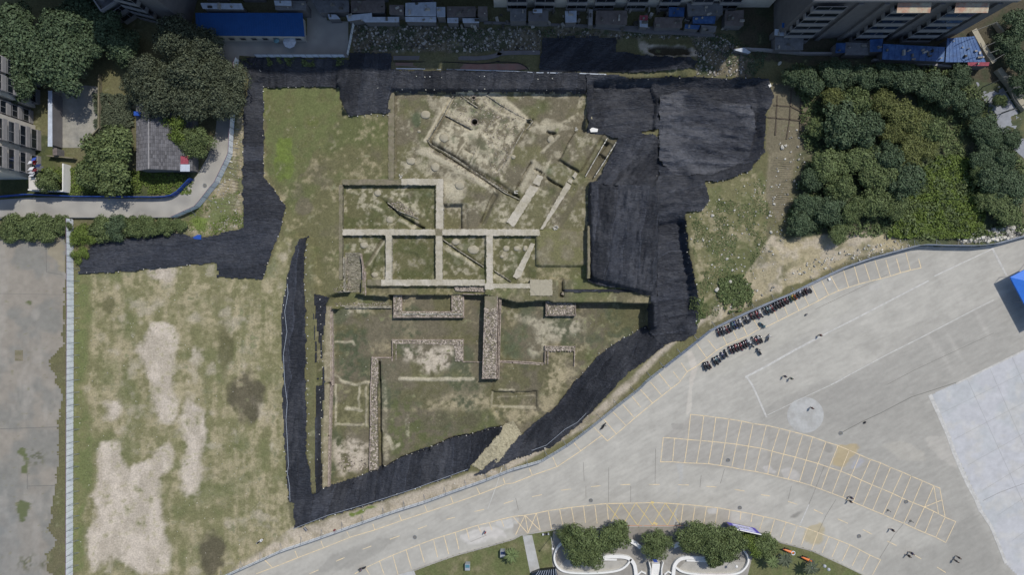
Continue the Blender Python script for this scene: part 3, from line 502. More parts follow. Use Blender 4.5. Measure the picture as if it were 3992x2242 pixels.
def net(polys, label, m, height=.05, fold=.34, ang=.3, skip=None, dust=0.0, wob=.6):
    global taken
    sel = np.zeros_like(allc)
    for p in polys: sel |= inpoly(XC+wob_c*wob, YC+wob_d*wob, p)
    if skip: sel &= ~inpoly(XC+wob_c, YC+wob_d, skip)
    sel &= ~taken; taken |= sel
    u = X*math.cos(ang)+Y*math.sin(ang); v = -X*math.sin(ang)+Y*math.cos(ang)
    fo = (fbm(u*.3, v*1.3, 1.1, 75, 4)-.3)*fold*1.3+(fbm(u, v, 5, 76, 3)-.4)*fold*1.6+np.abs(fbm(u*.25, v, 1.9, 77, 2)-.5)*fold*1.8
    sv2 = (v+(fbm(X, Y, 4, 78, 2)-.5)*1.6)/3.4; sid = np.floor(sv2).astype(int); fr = sv2-sid; rb = np.random.RandomState(len(label)).rand(97).astype(np.float32)
    br = .72+.75*rb[sid % 97]; br = br*(1-.35*(fr < .05))+.9*((fr >= .05) & (fr < .10))*rb[(sid*3) % 97]; fo = fo+.10*(fr < .5)*rb[(sid*5) % 97]
    du = sstep(fbm(u*.5, v, 3.2, 79, 4), .48-.14*dust, .72-.10*dust)*(.45+.55*dust)
    ca_ = (c3(.028,.031,.040)*br[..., None])*(1-du[..., None])+c3(.066,.069,.080)*(1+1.1*dust)*du[..., None]
    o = link('shade_netting', grid_mesh('shade_netting', sel, Z+height+np.maximum(fo, 0), m, ca_, .06), None)
    return tag(o, label, 'netting')
net([W_NET, SW_NET], 'black shade netting down the western bank from the yard fence to the sandy field', M['net'], ang=.1)
net([TOP_NET], 'black shade netting on the stepped bank along the top edge of the dig', M['net'], ang=1.4)
net([N_NET], 'flat black netting sheet laid beside the small tan pond pit', M['net'], ang=.7)
GAP = MIX(0, ('A3', [(980,970),(1112,955),(1118,1000),(985,998)]))
net([PP('V', [(1662,238),(1715,222),(1790,240),(1895,262),(1905,330),(1885,400),(1800,438),(1700,440),(1660,400)])], 'dust-covered grey sheet of netting on the floor of the eastern basin', M['net_dusty'], fold=.8, ang=-.1, skip=GAP, dust=.5)
net([PP('V', [(1500,462),(1560,345),(1662,345),(1662,440),(1640,470)])], 'dark blue-black netting sheet with radiating creases at the left of the eastern basin', M['net'], fold=.7, ang=.9, height=.12, dust=.15)
net([PP('V', [(1480,455),(1645,460),(1660,560),(1660,745),(1480,710)])], 'black netting sheet beside the grassy platform, stones lying on it', M['net'], fold=.7, ang=1.45, height=.10, dust=.1)
net([NE_NET], 'large black netting round the banks of the eastern basin', M['net'], fold=.6, ang=.2, skip=GAP, dust=.1)
net([SE_NET], 'black netting on the curved south-eastern slope below the plaza hoarding', M['net'], ang=.9)
net([S_NET], 'black netting lining the long western trench and the southern bank', M['net'], ang=1.5)
net([STRIP], 'narrow black netting strip beside the grassy ledge above the lower rooms', M['net'], height=.16, fold=.12, wob=.12)
net([box('E3', 1270,800,2255,836,-2)], 'black netting strip pinned on top of the northern retaining wall', M['net'], height=.08, fold=.05, wob=.15)

# flat sheets: plaza, lanes, patches and markings
def sheet(name, poly, z, m, parent=None, kind='structure', sub=0):
    me = bpy.data.meshes.new(name); bm = bmesh.new(); vs = [bm.verts.new((x, y, z)) for x, y in poly]; f = bm.faces.new(vs)
    bmesh.ops.triangulate(bm, faces=[f]); bmesh.ops.recalc_face_normals(bm, faces=bm.faces)
    if sum(f.normal.z for f in bm.faces) < 0: bmesh.ops.reverse_faces(bm, faces=bm.faces)
    bm.to_mesh(me); bm.free(); me.materials.append(m); return link(name, me, parent, kind)
# the plaza's own patches, repairs and stains, painted on its concrete
PZ = np.zeros_like(CO)+c3(.365,.36,.335)
ca, sa = math.cos(.49), math.sin(.49); U_ = X*ca+Y*sa; V_ = -X*sa+Y*ca
st1 = fbm(U_/6, V_, 1.6, 101); st2 = fbm(U_, V_, 4, 102); st3 = fbm(U_/3, V_*1.5, .7, 103, 3); st4 = fbm(X, Y, 1.3, 104, 4)
def pz(poly, c, am=1, wob=.3, soft_=2, rag=0):
    global PZ
    m = blur(mask(poly, wob), soft_)
    if rag: m = sstep(m+(st4-.5)*rag, .3, .75)
    m = (m*am)[..., None]; PZ = PZ*(1-m)+c*m
PZ *= (.86+.28*st2[..., None]); PZ *= (.93+.14*st1[..., None])
pz(PP('B4', [(480,1447),(900,1222),(1560,882),(1929,700),(1929,1190),(1420,1440),(1200,1500),(600,1800),(300,1600)]), c3(.29,.287,.27), .75)
pz(PP('C4', [(-60,200),(430,-20),(600,0),(1420,0),(1210,100),(1400,540),(1560,960),(1750,1447),(1400,1447),(1300,800),(560,480),(250,380),(-60,300)]), c3(.285,.282,.265), .7, soft_=3)
pz(PP('C4', [(850,1335),(1340,1205),(1415,1048),(1560,960),(1800,1360),(1900,1500),(700,1700)]), c3(.26,.258,.242), .6, soft_=4)
pz(PP('C3', [(1130,415),(1335,240),(1929,325),(1929,695),(1110,598)])+[], c3(.29,.28,.262), .6)
pz(PP('C4', [(0,325),(530,475),(1250,778),(1415,1048),(1340,1205),(645,900),(0,693)]), c3(.275,.265,.245), .6)
pz(PP('C3', [(0,1010),(705,915),(1145,908),(1640,960),(1640,1080),(1280,1080),(830,1080),(0,1150)]), c3(.285,.268,.24), .65)
pz(PP('C4', [(-1360,20),(-1200,-60),(-200,-530),(300,-740),(700,-600),(-300,-60)]), c3(.375,.37,.335), .45, soft_=6)
for t, q, c, am, rg in (('C4', [(860,470),(1000,430),(1180,520),(1200,600),(1000,580)], c3(.36,.35,.32), .8, 1), ('C4', [(1190,410),(1370,400),(1440,640),(1380,640),(1210,480)], c3(.38,.37,.345), .8, 1), ('C4', [(530,475),(690,460),(680,520),(560,640),(480,620)], c3(.37,.30,.17), .75, .8), ('C4', [(290,1100),(420,1050),(435,1180),(400,1215),(340,1215),(255,1180)], c3(.37,.31,.17), .6, .9),
                    ('C4', [(100,660),(180,630),(250,690),(250,750),(120,720)], c3(.40,.39,.375), .8, 1), ('C4', [(620,620),(700,560),(740,600),(640,650)], c3(.33,.34,.38), .8, 1), ('B4', [(760,700),(850,680),(850,720),(800,740),(760,730)], c3(.40,.395,.38), .8, .5), ('C4', [(420,450),(500,470),(480,540),(420,510)], c3(.22,.215,.2), .7, .9),
                    ('C2', [(560,1300),(900,1180),(1100,1150),(900,1300),(700,1400),(420,1447)], c3(.27,.268,.25), .7, .6), ('C2', [(1540,1140),(1700,1090),(1840,1090),(1900,1160),(1750,1190),(1620,1225),(1530,1180)], c3(.48,.47,.455), .85, .9), ('C2', [(1790,1050),(1929,1020),(1929,1090),(1850,1110)], c3(.46,.46,.45), .8, .9), ('C3', [(0,1020),(50,1010),(40,1060),(0,1070)], c3(.44,.44,.43), .7, .8),
                    ('C3', [(1460,950),(1540,940),(1530,990),(1470,1000)], c3(.42,.42,.42), .8, .9), ('C3', [(1880,640),(1929,625),(1980,680),(1900,690)], c3(.42,.41,.40), .8, .8), ('C3', [(1325,0),(1372,0),(1345,30),(1345,210),(1310,245),(1300,240),(1318,100)], c3(.44,.425,.39), .9, .3), ('B3', [(1305,1200),(1345,1190),(1375,1260),(1385,1340),(1350,1447),(1325,1447),(1335,1330)], c3(.44,.42,.385), .9, .3),
                    ('C3', [(1215,600),(1285,610),(1270,760),(1240,900),(1225,1075),(1205,1075),(1235,870),(1250,700)], c3(.36,.365,.36), .8, .5), ('C2', [(-200,1500),(0,1400),(600,1170),(1200,960),(1700,760),(1929,690),(1929,750),(1300,975),(600,1220),(0,1450)], c3(.38,.365,.325), .6, .6), ('B4', [(480,600),(640,560),(1100,450),(1150,560),(700,690),(520,720)], c3(.29,.285,.265), .6, .6),
                    ('C4', [(170,1010),(260,950),(270,970),(200,1030)], c3(.2,.198,.185), .8, .8), ('C3', [(1190,300),(1290,310),(1270,350),(1200,345)], c3(.26,.255,.24), .7, .8), ('B4', [(700,1150),(1350,900),(1400,1000),(900,1300)], c3(.31,.305,.285), .5, .9)):
    pz(PP(t, q), c, am, .5, 2, rg)
for x, y, r in ((1450,800,40),(1240,1140,30),(1330,1240,40),(1400,1150,30),(1620,1000,30)): p = P('B4', x, y); d = ((X-p[0])*ca+(Y-p[1])*sa)/.5; e = (-(X-p[0])*sa+(Y-p[1])*ca)/3.5; m = (np.exp(-(d*d+e*e))*.5)[..., None]; PZ = PZ*(1-m)+c3(.42,.41,.385)*m
PZ *= c3(1.03, 1.0, .955); PZ *= (.88+.24*st3[..., None]); PZ *= (.95+.1*st4[..., None])
M['plaza'] = mat('plaza_concrete', (.3,.3,.3), .85, .06, 1.2, .005, 6, attr='albedo')
plaza = link('plaza', grid_mesh('plaza', inpoly(XC, YC, FENCE+[(118, 22), (120, -72), (-85, -72)]), Z*0, M['plaza'], PZ), kind='structure')
lane = sheet('lane', ROAD_NW, 0.0, M['concrete_road'])
CW = np.zeros_like(CO)+c3(.29,.262,.22); m_ = sstep(fbm(X, Y, 6, 111), .42, .62)[..., None]*.7; CW = CW*(1-m_)+c3(.215,.215,.195)*m_; m_ = sstep(fbm(X, Y*.4, 2.4, 112), .5, .7)[..., None]*.6; CW = CW*(1-m_)+c3(.34,.315,.275)*m_
pb = P('C1', 0, 900); m_ = (sstep(-(X-pb[0]), -14, 4)*sstep(-(Y-pb[1]), -12, 8))[..., None]*.55; CW = CW*(1-m_)+c3(.20,.215,.215)*m_
for t, cx, cy, r in (('C1', 270,560,3.2), ('C1', 200,1350,3.5), ('C1', 330,1370,1.5)):
    p = P(t, cx, cy); m_ = (sstep(-np.hypot(X-p[0], Y-p[1]), -r, 0)*sstep(n3, .5, .62)*.9)[..., None]; CW = CW*(1-m_)+c3(.10,.105,.06)*m_
for q in (PP('C1', [(130,510),(190,490),(210,560),(210,690),(170,690),(180,580)]), PP('C1', [(150,880),(200,900),(210,960),(190,1050),(150,1060),(120,960)]), PP('B1', [(190,815),(245,810),(250,850),(210,850)]), PP('B1', [(440,480),(490,480),(490,600),(430,580)]), PP('B1', [(350,360),(430,330),(490,420),(450,500),(350,470)])):
    m_ = sstep(blur(mask(q, 1.2), 2)+(n3-.5)*1.2, .3, .7)[..., None]*.9; CW = CW*(1-m_)+(c3(.11,.13,.05) if q[0][0] < P('B1', 330, 0)[0] else c3(.30,.265,.19))*m_
CW *= .86
CW *= (.84+.32*fbm(X, Y, 1.1, 113, 4)[..., None])
yardw = link('concrete_apron', grid_mesh('concrete_apron', inpoly(XC+wob_c*1.4, YC+wob_d*1.4, CONC_W), Z*0, M['plaza'], CW), kind='structure')
court_nw = sheet('yard', YARD, 0.01, M['concrete_old'])
lawn_s = grid_mesh('lawn', inpoly(XC, YC, EDGE_S+[(118, -67), (-90, -67)]), Z*0+.13+(fbm(X, Y, .7, 81)-.5)*.08, M['soil'], CO); link('lawn', lawn_s, kind='structure')
RZ = [0]
def ribbon(mb, pts, w_, z):
    for (x0, y0), (x1, y1) in zip(pts, pts[1:]):
        d = math.hypot(x1-x0, y1-y0)
        if d < 1e-5: continue
        nx, ny = -(y1-y0)/d*w_/2, (x1-x0)/d*w_/2
        ex, ey = (x1-x0)/d*w_*.3, (y1-y0)/d*w_*.3
        zz = z+RZ[0]; RZ[0] = .004 if RZ[0] == 0 else 0; mb.quad((x0-ex-nx, y0-ey-ny, zz), (x1+ex-nx, y1+ey-ny, zz), (x1+ex+nx, y1+ey+ny, zz), (x0-ex+nx, y0-ey+ny, zz))
def curve_wall(mb, pts, w_, z0, z1):
    n = len(pts); L_, R_ = [], []
    for i in range(n):
        a = pts[max(i-1, 0)]; b = pts[min(i+1, n-1)]; d = math.hypot(b[0]-a[0], b[1]-a[1]) or 1; nx, ny = -(b[1]-a[1])/d*w_/2, (b[0]-a[0])/d*w_/2
        L_.append((pts[i][0]+nx, pts[i][1]+ny)); R_.append((pts[i][0]-nx, pts[i][1]-ny))
    for i in range(n-1): mb.prism([R_[i], R_[i+1], L_[i+1], L_[i]], z0, z1)
def smooth_line(pts, it=2):
    for _ in range(it):
        q = [pts[0]]
        for a, b in zip(pts, pts[1:]): q += [(a[0]*.75+b[0]*.25, a[1]*.75+b[1]*.25), (a[0]*.25+b[0]*.75, a[1]*.25+b[1]*.75)]
        pts = q+[pts[-1]]
    return pts
kb = MB(); curve_wall(kb, EDGE_S, .22, -.05, .15); kb.build('kerb', M['concrete_road'], plaza)
# patches on the plaza
def blobpoly(t, cx, cy, r, e=1, n=22, seed=0):
    c = P(t, cx, cy); rr = random.Random(seed)
    return [(c[0]+r*math.cos(a)*(1+rr.uniform(-.14, .14)), c[1]+e*r*math.sin(a)*(1+rr.uniform(-.14, .14))) for a in [2*math.pi*i/n for i in range(n)]]
c0 = P('C4', 285, 245); disc = [(c0[0]+4.05*math.cos(a), c0[1]+3.95*math.sin(a)) for a in [2*math.pi*i/48 for i in range(48)]]
sheet('pale_disc', disc, .012, M['pale_patch'], plaza)
COURT_BR = PP('C4', [(1215,100),(1420,5)])+PP('B4', [(1420,1440),(1929,1190),(2200,1060)])+PP('C4', [(2200,1700),(2000,1600),(1870,1447),(1790,1355),(1590,900),(1430,560)])
QC = np.zeros_like(CO)+c3(.43,.43,.44); m_ = sstep(fbm(X, Y, 7, 121), .4, .6)[..., None]; QC = QC*(1-m_*.6)+c3(.385,.40,.40)*m_*.6; m_ = sstep(fbm(X, Y, 2.2, 122, 5), .5, .68)[..., None]; QC = QC*(1-m_*.5)+c3(.46,.445,.41)*m_*.5
QC *= (.87+.26*fbm(X, Y, 1.0, 123, 4)[..., None])
link('painted_court', grid_mesh('painted_court', inpoly(XC, YC, COURT_BR), Z*0+.010, M['plaza'], QC), plaza, kind='structure')
jb = MB()
for k in range(7): a, c = P('C4', 1290+k*110, 240+k*190), P('C4', 2100+k*60, -160+k*190); ribbon(jb, [a, c], .06, .016)
for k in range(4): a, c = P('C4', 1500+k*170, -30-k*80), P('C4', 2100+k*160, 1300-k*80); ribbon(jb, [a, c], .06, .0205)
jb.build('court_joints', mat('pale_joint', (.30,.30,.29), .9, .2, 2), plaza, kind='structure')
es = MB(); ribbon(es, PP('C4', [(1225,100),(1290,240),(1360,400),(1400,520),(1450,640),(1500,750),(1570,880),(1600,960)]), .9, .022); ribbon(es, PP('C4', [(1600,960),(1680,1080),(1750,1250),(1790,1355)]), .7, .031)
ribbon(es, PP('B4', [(1420,1440),(1929,1190)]), .35, .040); es.build('court_edge', M['white'], plaza, kind='structure')
# markings
yl = MB(); Zm = .018
def seg(t, *ps, w_=.17, mb=yl): ribbon(mb, PP(t, ps), w_, Zm+random.uniform(0, .003))
chain = MIX(0, ('C2', [(0,1440),(120,1395),(310,1320),(505,1245),(705,1165),(890,1110),(1090,1040),(1285,975),(1480,910),(1680,840),(1870,765)]), ('C3', [(0,758),(145,700),(330,635),(510,515),(665,400)])); ribbon(yl, chain, .17, Zm)
chain = MIX(0, ('C3', [(600,330),(710,440),(780,385),(850,325),(915,268),(985,210),(1050,155),(1120,100),(1190,45),(1250,0)]), ('B3', [(1310,1350),(1385,1305),(1455,1250),(1530,1190),(1610,1145),(1690,1110),(1765,1080),(1830,1040),(1929,1000)]),
            ('B4', [(80,968),(155,930),(235,890),(315,850),(385,815),(455,775),(535,740),(610,715),(690,690),(770,668),(850,650),(925,630),(1000,605),(1075,585),(1155,568)])); ribbon(yl, chain, .17, Zm)
for a in (((1155,568),(1135,500)),((1075,585),(1040,455)),((1000,605),(970,500)),((925,630),(890,510)),((850,650),(805,505)),((770,660),(730,540)),((690,690),(650,550)),((610,715),(570,580)),((535,740),(470,620)),((460,775),(400,650)),((385,815),(325,685)),
          ((310,850),(270,770)),((235,890),(200,810)),((155,930),(120,845)),((80,965),(40,870))): seg('B4', *a)
for a in (((1855,1030),(1805,950)),((1765,1085),(1720,985)),((1690,1115),(1650,1030)),((1610,1150),(1575,1075)),((1530,1190),(1465,1110)),((1455,1245),(1380,1140)),((1310,1350),(1265,1285)),((1255,1415),(1205,1350)),((1165,1447),(1100,1365))): seg('B3', *a)
for a in (((1190,45),(1150,0)),((1120,100),(1035,0)),((1050,155),(960,55)),((960,185),(895,105)),((915,268),(825,165)),((850,325),(755,225)),((775,385),(685,280)),((510,515),(460,455)),((330,635),(300,565)),((145,700),(125,650))): seg('C3', *a)
for a in (((1870,765),(1855,720)),((1680,840),(1655,790)),((1480,910),(1460,860)),((1285,975),(1265,925)),((1090,1040),(1070,990)),((890,1110),(875,1065)),((700,1165),(680,1125)),((505,1245),(485,1195)),((310,1320),(290,1270)),((120,1395),(65,1340))): seg('C2', *a)
top = PP('C3', [(1335,240),(1435,250),(1525,262),(1625,275),(1720,290),(1805,310),(1905,322)])+PP('C4', [(90,345),(170,365),(265,390),(340,410),(440,447),(530,475),(615,510),(695,545),(775,580),(850,605),(925,640),(1015,675),(1080,705),(1165,740),(1250,778)])
mid = PP('C3', [(1130,415),(1215,420),(1315,430),(1410,437),(1500,445),(1595,455),(1680,465),(1770,480),(1862,495)])+PP('C4', [(35,518),(120,540),(210,562),(290,585),(380,610),(465,640),(550,668),(630,700),(705,735),(785,770),(858,800),(940,835),(1012,870),(1095,905),(1180,938),(1250,970),(1335,1015),(1415,1048)])
bot = PP('C3', [(1110,598),(1200,597),(1290,605),(1380,608),(1470,612),(1560,625),(1645,640),(1735,657),(1820,670),(1915,690)])+PP('C4', [(75,710),(155,728),(240,750),(325,775),(405,805),(485,835),(565,865),(645,900),(715,930),(790,962),(868,993),(945,1028),(1025,1060),(1105,1098),(1185,1132),(1265,1165),(1340,1205)])
ribbon(yl, top+PP('C4', [(1295,795)]), .17, Zm); ribbon(yl, mid, .17, Zm+.001); ribbon(yl, bot, .17, Zm+.002)
for i in range(min(len(mid), len(bot))): ribbon(yl, [mid[i], bot[i]], .17, Zm+.003)
for i in range(len(top)): ribbon(yl, [top[i], mid[i+2]], .17, Zm+.004)
for a in (((1250,778),(1285,985)),((1295,795),(1335,1010)),((1180,938),(1310,885))): seg('C4', *a)
arc = PP('C2', [(740,1440),(820,1395),(925,1345),(1025,1300),(1125,1260),(1225,1220),(1330,1180),(1410,1155),(1490,1130),(1580,1100),(1665,1075),(1750,1055),(1840,1030)])+PP('C3', [(5,1008),(90,1000),(175,985),(265,965),(350,953),(440,940),(530,930),(615,920),(705,912),(810,910),(920,908),(1035,905),(1145,908),(1280,918),(1370,925),(1455,935),(1540,943),(1630,960),(1715,975),(1800,990),(1885,1010)])+PP('C4', [(55,1027),(140,1052),(222,1078),(300,1100),(380,1130),(460,1160),(540,1190),(620,1222),(695,1260),(770,1300),(850,1335)])
ribbon(yl, arc, .17, Zm)
for a in (((820,1395),(850,1447)),((925,1345),(960,1447)),((1025,1300),(1065,1447)),((1125,1260),(1165,1400)),((1225,1225),(1262,1355)),((1330,1180),(1362,1315)),((1410,1155),(1445,1290)),((1495,1130),(1522,1255)),((1580,1105),(1600,1180)),((1665,1080),(1690,1130)),((1750,1055),(1770,1110)),((1840,1030),(1860,1085))): seg('C2', *a)
for a in (((90,1000),(115,1130)),((175,985),(205,1115)),((265,965),(290,1105)),((350,953),(378,1090)),((440,945),(462,1065)),((530,930),(545,1055)),((615,920),(632,1060)),((705,915),(718,1045)),((1280,918),(1260,1070)),((1370,925),(1350,1055)),((1455,935),(1435,1060)),((1540,945),(1522,1058)),((1630,962),(1620,1030)),
          ((1715,975),(1708,1030)),((1800,990),(1790,1050)),((1885,1012),(1855,1105)),((90,1000),(20,1145)),((5,1015),(110,1135)),((95,1005),(205,1115)),((175,985),(115,1130))): seg('C3', *a)
for a in (((55,1027),(18,1150)),((140,1052),(98,1170)),((222,1078),(175,1210)),((300,1100),(255,1225)),((380,1130),(332,1260)),((460,1160),(412,1280)),((540,1190),(485,1312)),((618,1225),(562,1342)),((695,1262),(637,1380)),((770,1300),(712,1415)),((850,1335),(790,1447))): seg('C4', *a)
for a in (((600,1345),(662,1318)),((800,1255),(862,1232)),((1005,1180),(1075,1155)),((1215,1103),(1280,1078)),((1430,1030),(1490,1015)),((1640,972),(1710,955)),((1860,912),(1929,890)),((400,1440),(465,1412))): seg('C2', *a, w_=.16)
for a in (((145,860),(215,845)),((362,812),(435,802)),((588,785),(657,777)),((808,770),(880,767)),((1025,768),(1100,768)),((1245,770),(1320,772)),((1455,782),(1528,787)),((1668,805),(1740,818)),((1868,845),(1929,855))): seg('C3', *a, w_=.16)
for a in (((155,895),(222,917)),((350,958),(415,988)),((530,1028),(602,1060)),((718,1108),(785,1142)),((902,1195),(970,1228)),((1275,1390),(1338,1430)),((1090,1290),(1155,1328))): seg('C4', *a, w_=.16)
yl.build('parking_marking', M['yellow'], plaza, kind='structure')
y2 = MB()
for a in (((705,915),(830,1070)),((810,912),(735,1050)),((815,912),(935,1072)),((920,908),(830,1070)),((925,910),(1050,1072)),((1035,905),(940,1072)),((1040,908),(1160,1072)),((1145,908),(1050,1072)),((1148,910),(1260,1072)),((1245,912),(1162,1072))): seg('C3', *a, mb=y2, w_=.14)
ribbon(y2, PP('C3', [(1060,1056),(1080,1068)]), .5, .02); ribbon(y2, PP('C3', [(1040,900),(1056,905)]), .4, .02)
y2.build('hatched_marking', M['yellow2'], plaza, kind='structure')
rl = MB(); seg('C3', (830,1077), (970,1079), mb=rl, w_=.2); seg('C3', (985,1079), (1282,1079), mb=rl, w_=.2); rl.build('red_marking', M['redline'], plaza, kind='structure')
wl = MB()
ribbon(wl, MIX(0, ('B3', [(1750,1390),(1929,1295)]), ('B4', [(200,1190),(370,1098)])), .45, .016); ribbon(wl, PP('B4', [(370,1098),(700,930),(1210,665)]), .3, .016); ribbon(wl, PP('B4', [(1255,630),(1690,425)]), .25, .016)
ribbon(wl, MIX(0, ('B4', [(480,1447),(900,1220),(1150,1095),(1560,880),(1700,810)])), .2, .016); ribbon(wl, PP('B4', [(1690,420),(1800,630)]), .45, .016)
ribbon(wl, MIX(0, ('B3', [(1755,1385)]), ('C3', [(1800,20),(1850,130),(1905,258)])), .4, .016); ribbon(wl, PP('C2', [(1845,640),(1810,760),(1740,950)]), .14, .021)
ribbon(wl, PP('C4', [(0,245),(310,95),(560,-20)]), .12, .016); ribbon(wl, PP('C4', [(310,920),(240,1080)]), .25, .016)
wl.build('white_marking', M['white'], plaza, kind='structure')
cr = MB()
ribbon(cr, PP('C4', [(1420,0),(1080,110),(850,230),(700,300),(560,375)]), .13, .015)
for t, a in (('C4', [(1050,1030),(950,1150),(845,1320)]), ('C4', [(430,620),(340,850),(310,920)]), ('C4', [(180,780),(155,880)]), ('C3', [(720,640),(718,900)]), ('C3', [(885,780),(885,900)]), ('C3', [(1072,500),(1068,760)]), ('C3', [(548,780),(548,860)]), ('C3', [(1415,700),(1405,790)]),
             ('C3', [(528,600),(535,740)]), ('C3', [(20,870),(40,960)]), ('C3', [(1590,650),(1560,760)]), ('C4', [(515,880),(440,1000),(380,1130)]), ('C4', [(1620,890),(1740,830),(1929,760)]), ('C3', [(-200,1150),(-320,1200)]), ('B4', [(360,880),(900,620)]), ('B4', [(900,1447),(1100,1340),(1700,1060)])): ribbon(cr, PP(t, a), .07, .0135)
cr.build('slab_joints', M['crack'], plaza, kind='structure')
cj_ = MB()
for a in ([(0,350),(120,345),(440,335)], [(205,690),(205,800)], [(205,780),(420,775)]): ribbon(cj_, PP('C1', a), .15, .012)
ribbon(cj_, PP('B1', [(345,350),(350,600),(470,620)]), .12, .012); ribbon(cj_, PP('B1', [(-100,760),(470,770)]), .06, .012); cj_.build('slab_joints', M['crack'], yardw, kind='structure')
hp = P('B1', 142, 1228); hm = MB(); hm.obox(hp[0], hp[1], .005, .03, 3.4/1.9, 2.4, 0); hm.build('weedy_inspection_hatch', M['earth_brown'], yardw)
mh = []
for i, (t, x, y, lb) in enumerate((('C2', 1190,1165,'dark round manhole cover in the road near the centre dashes'), ('C3', 585,888,'small manhole cover above the parking bays left of the hatching'), ('C3', 1705,943,'small manhole cover right of the hatching above the bays'), ('C4', 550,382,'manhole cover on open concrete near the pale disc'),
        ('C4', 688,1157,'reddish manhole cover between the dashes at lower right'), ('C4', 1042,898,'round cover inside the double parking row at its right end'), ('C3', 1617,585,'dark drain hole inside the double parking row'), ('A1', 1540,1395,'manhole cover in the lane bend beside the blue hoarding'),
        ('C3', 308,1080,'square drain by the lower bays left of the trees'), ('C3', 718,1048,'square drain at the left end of the hatching'))):
    p = P(t, x, y); t_ = thing('manhole_cover', lb, 'manhole cover', (p[0], p[1], .02), 0, 'manhole covers in the paving'); m_ = MB(); m_.bar((0,0,0), (0,0,.03), .40, k=16); m_.build('cover', M['crack'], t_); m_ = MB(); m_.torus((0,0,.03), .42, .05, 'z', 16, 5); m_.build('ring', M['steel'], t_)
# ------------------------------------------------------------------ earth baulks between the trenches
def rough(poly, step=.35, jit=.07, seed=0):
    rr = random.Random(seed); out = []
    for (x0, y0), (x1, y1) in zip(poly, poly[1:]+poly[:1]):
        d = math.hypot(x1-x0, y1-y0); n = max(1, int(d/step)); nx, ny = -(y1-y0)/d, (x1-x0)/d
        for i in range(n): t = i/n; j = rr.uniform(-jit, jit)*(1 if rr.random() < .85 else 2); out.append((x0+(x1-x0)*t+nx*j, y0+(y1-y0)*t+ny*j))
    return out
def fan_top(poly, z0, z1, m, name, parent=None, jit=.04, seed=0):
    me = bpy.data.meshes.new(name); bm = bmesh.new(); rr = random.Random(seed)
    lo = [bm.verts.new((x, y, z0)) for x, y in poly]; up = [bm.verts.new((x, y, z1+rr.uniform(-jit, jit))) for x, y in poly]; n = len(poly)
    for i in range(n): bm.faces.new((lo[i], lo[(i+1) % n], up[(i+1) % n], up[i]))
    f = bm.faces.new(up); bmesh.ops.triangulate(bm, faces=[f]); bmesh.ops.recalc_face_normals(bm, faces=bm.faces)
    bm.to_mesh(me); bm.free(); me.materials.append(m); return link(name, me, parent)
BK = -1.72
BAULKS = [('E2', (1098,50,1590,121), 0, 'earth', 'pale earthen baulk along the top of the big north trench'), ('E2', (1507,121,1590,644), 0, 'earth', 'pale vertical baulk on the right side of the big north trench'),
          ('E2', (402,644,1500,714), 0, 'earth', 'left half of the long pale middle baulk'), ('E2', (1580,644,2112,714), .0, 'earth', 'pale middle baulk segment above the round footing trench'), ('E3', (312,44,978,124), .0, 'earth', 'right end of the long pale middle baulk'),
          ('E2', (1500,640,1580,722), .01, 'earth_brown', 'browner crossing block where the two main baulks meet'),
          ('E2', (915,714,985,1235), 0, 'earth', 'vertical baulk left of the square trench with the ring pit'), ('E2', (1502,722,1580,1236), 0, 'earth', 'vertical baulk right of the square trench with the ring pit'),
          ('E3', (310,124,391,725), 0, 'earth', 'vertical baulk in line with the tall brick wall'), ('E2', (862,1235,2078,1308), 0, 'earth', 'long pale southern baulk above the lower rooms'),
          ('E3', (288,725,400,800), 0, 'earth', 'pale earth block heading the tall brick wall'), ('E3', (400,728,858,786), 0, 'earth', 'pale baulk stretch right of the tall brick wall'), ('E3', (858,676,1138,880), .02, 'tamped', 'broad stony earth platform at the right end of the southern baulk'),
          ('E2', (366,118,408,1240), 0, 'earth_brown', 'low brown earthen edge on the left of the trenches'), ('E2', (408,56,1098,122), 0, 'earth_brown', 'brownish left part of the top baulk'), ('S', (1514,338,1536,700), .12, 'earth_brown', 'long brown baulk between the lawn and the diagonal building'),
          ('E3', (1580,0,1612,664), 1.72, 'earth_brown', 'narrow earth wall carrying the edge of the eastern netting'), ('E2', (700,1240,862,1306), 0, 'earth_brown', 'brown earth block left of the southern baulk')]
for i, (t, b, dz, m, lb) in enumerate(BAULKS):
    q = rough(box(t, *b, BK+dz), .33, .07, i); o = fan_top(q, -3.6 if 'crossing' not in lb else -3.62, BK+dz+i*.003, M[m], 'earth_baulk', seed=i); tag(o, lb, 'earth baulk', 'baulks between the trenches')
# crumbled lumps along the foot of the baulks
cm = MB(); rr = random.Random(5)
for t, b, dz, m, lb in BAULKS[:13]:
    q = box(t, *b, BK)
    for (x0, y0), (x1, y1) in zip(q, q[1:]+q[:1]):
        for k in range(int(math.hypot(x1-x0, y1-y0)*1.6)):
            t_ = rr.random(); x = x0+(x1-x0)*t_+rr.uniform(-.35, .35); y = y0+(y1-y0)*t_+rr.uniform(-.35, .35); zz = zat(x, y); s_ = rr.uniform(.04, .13)
            cm.obox(x, y, zz-.05, zz+s_, s_*2, s_*1.5, rr.uniform(0, 3), .4)
o = cm.build('earth_crumbs', M['tamped'], kind='stuff'); tag(o, 'crumbled earth lumps fallen along the baulk edges', 'earth crumbs')
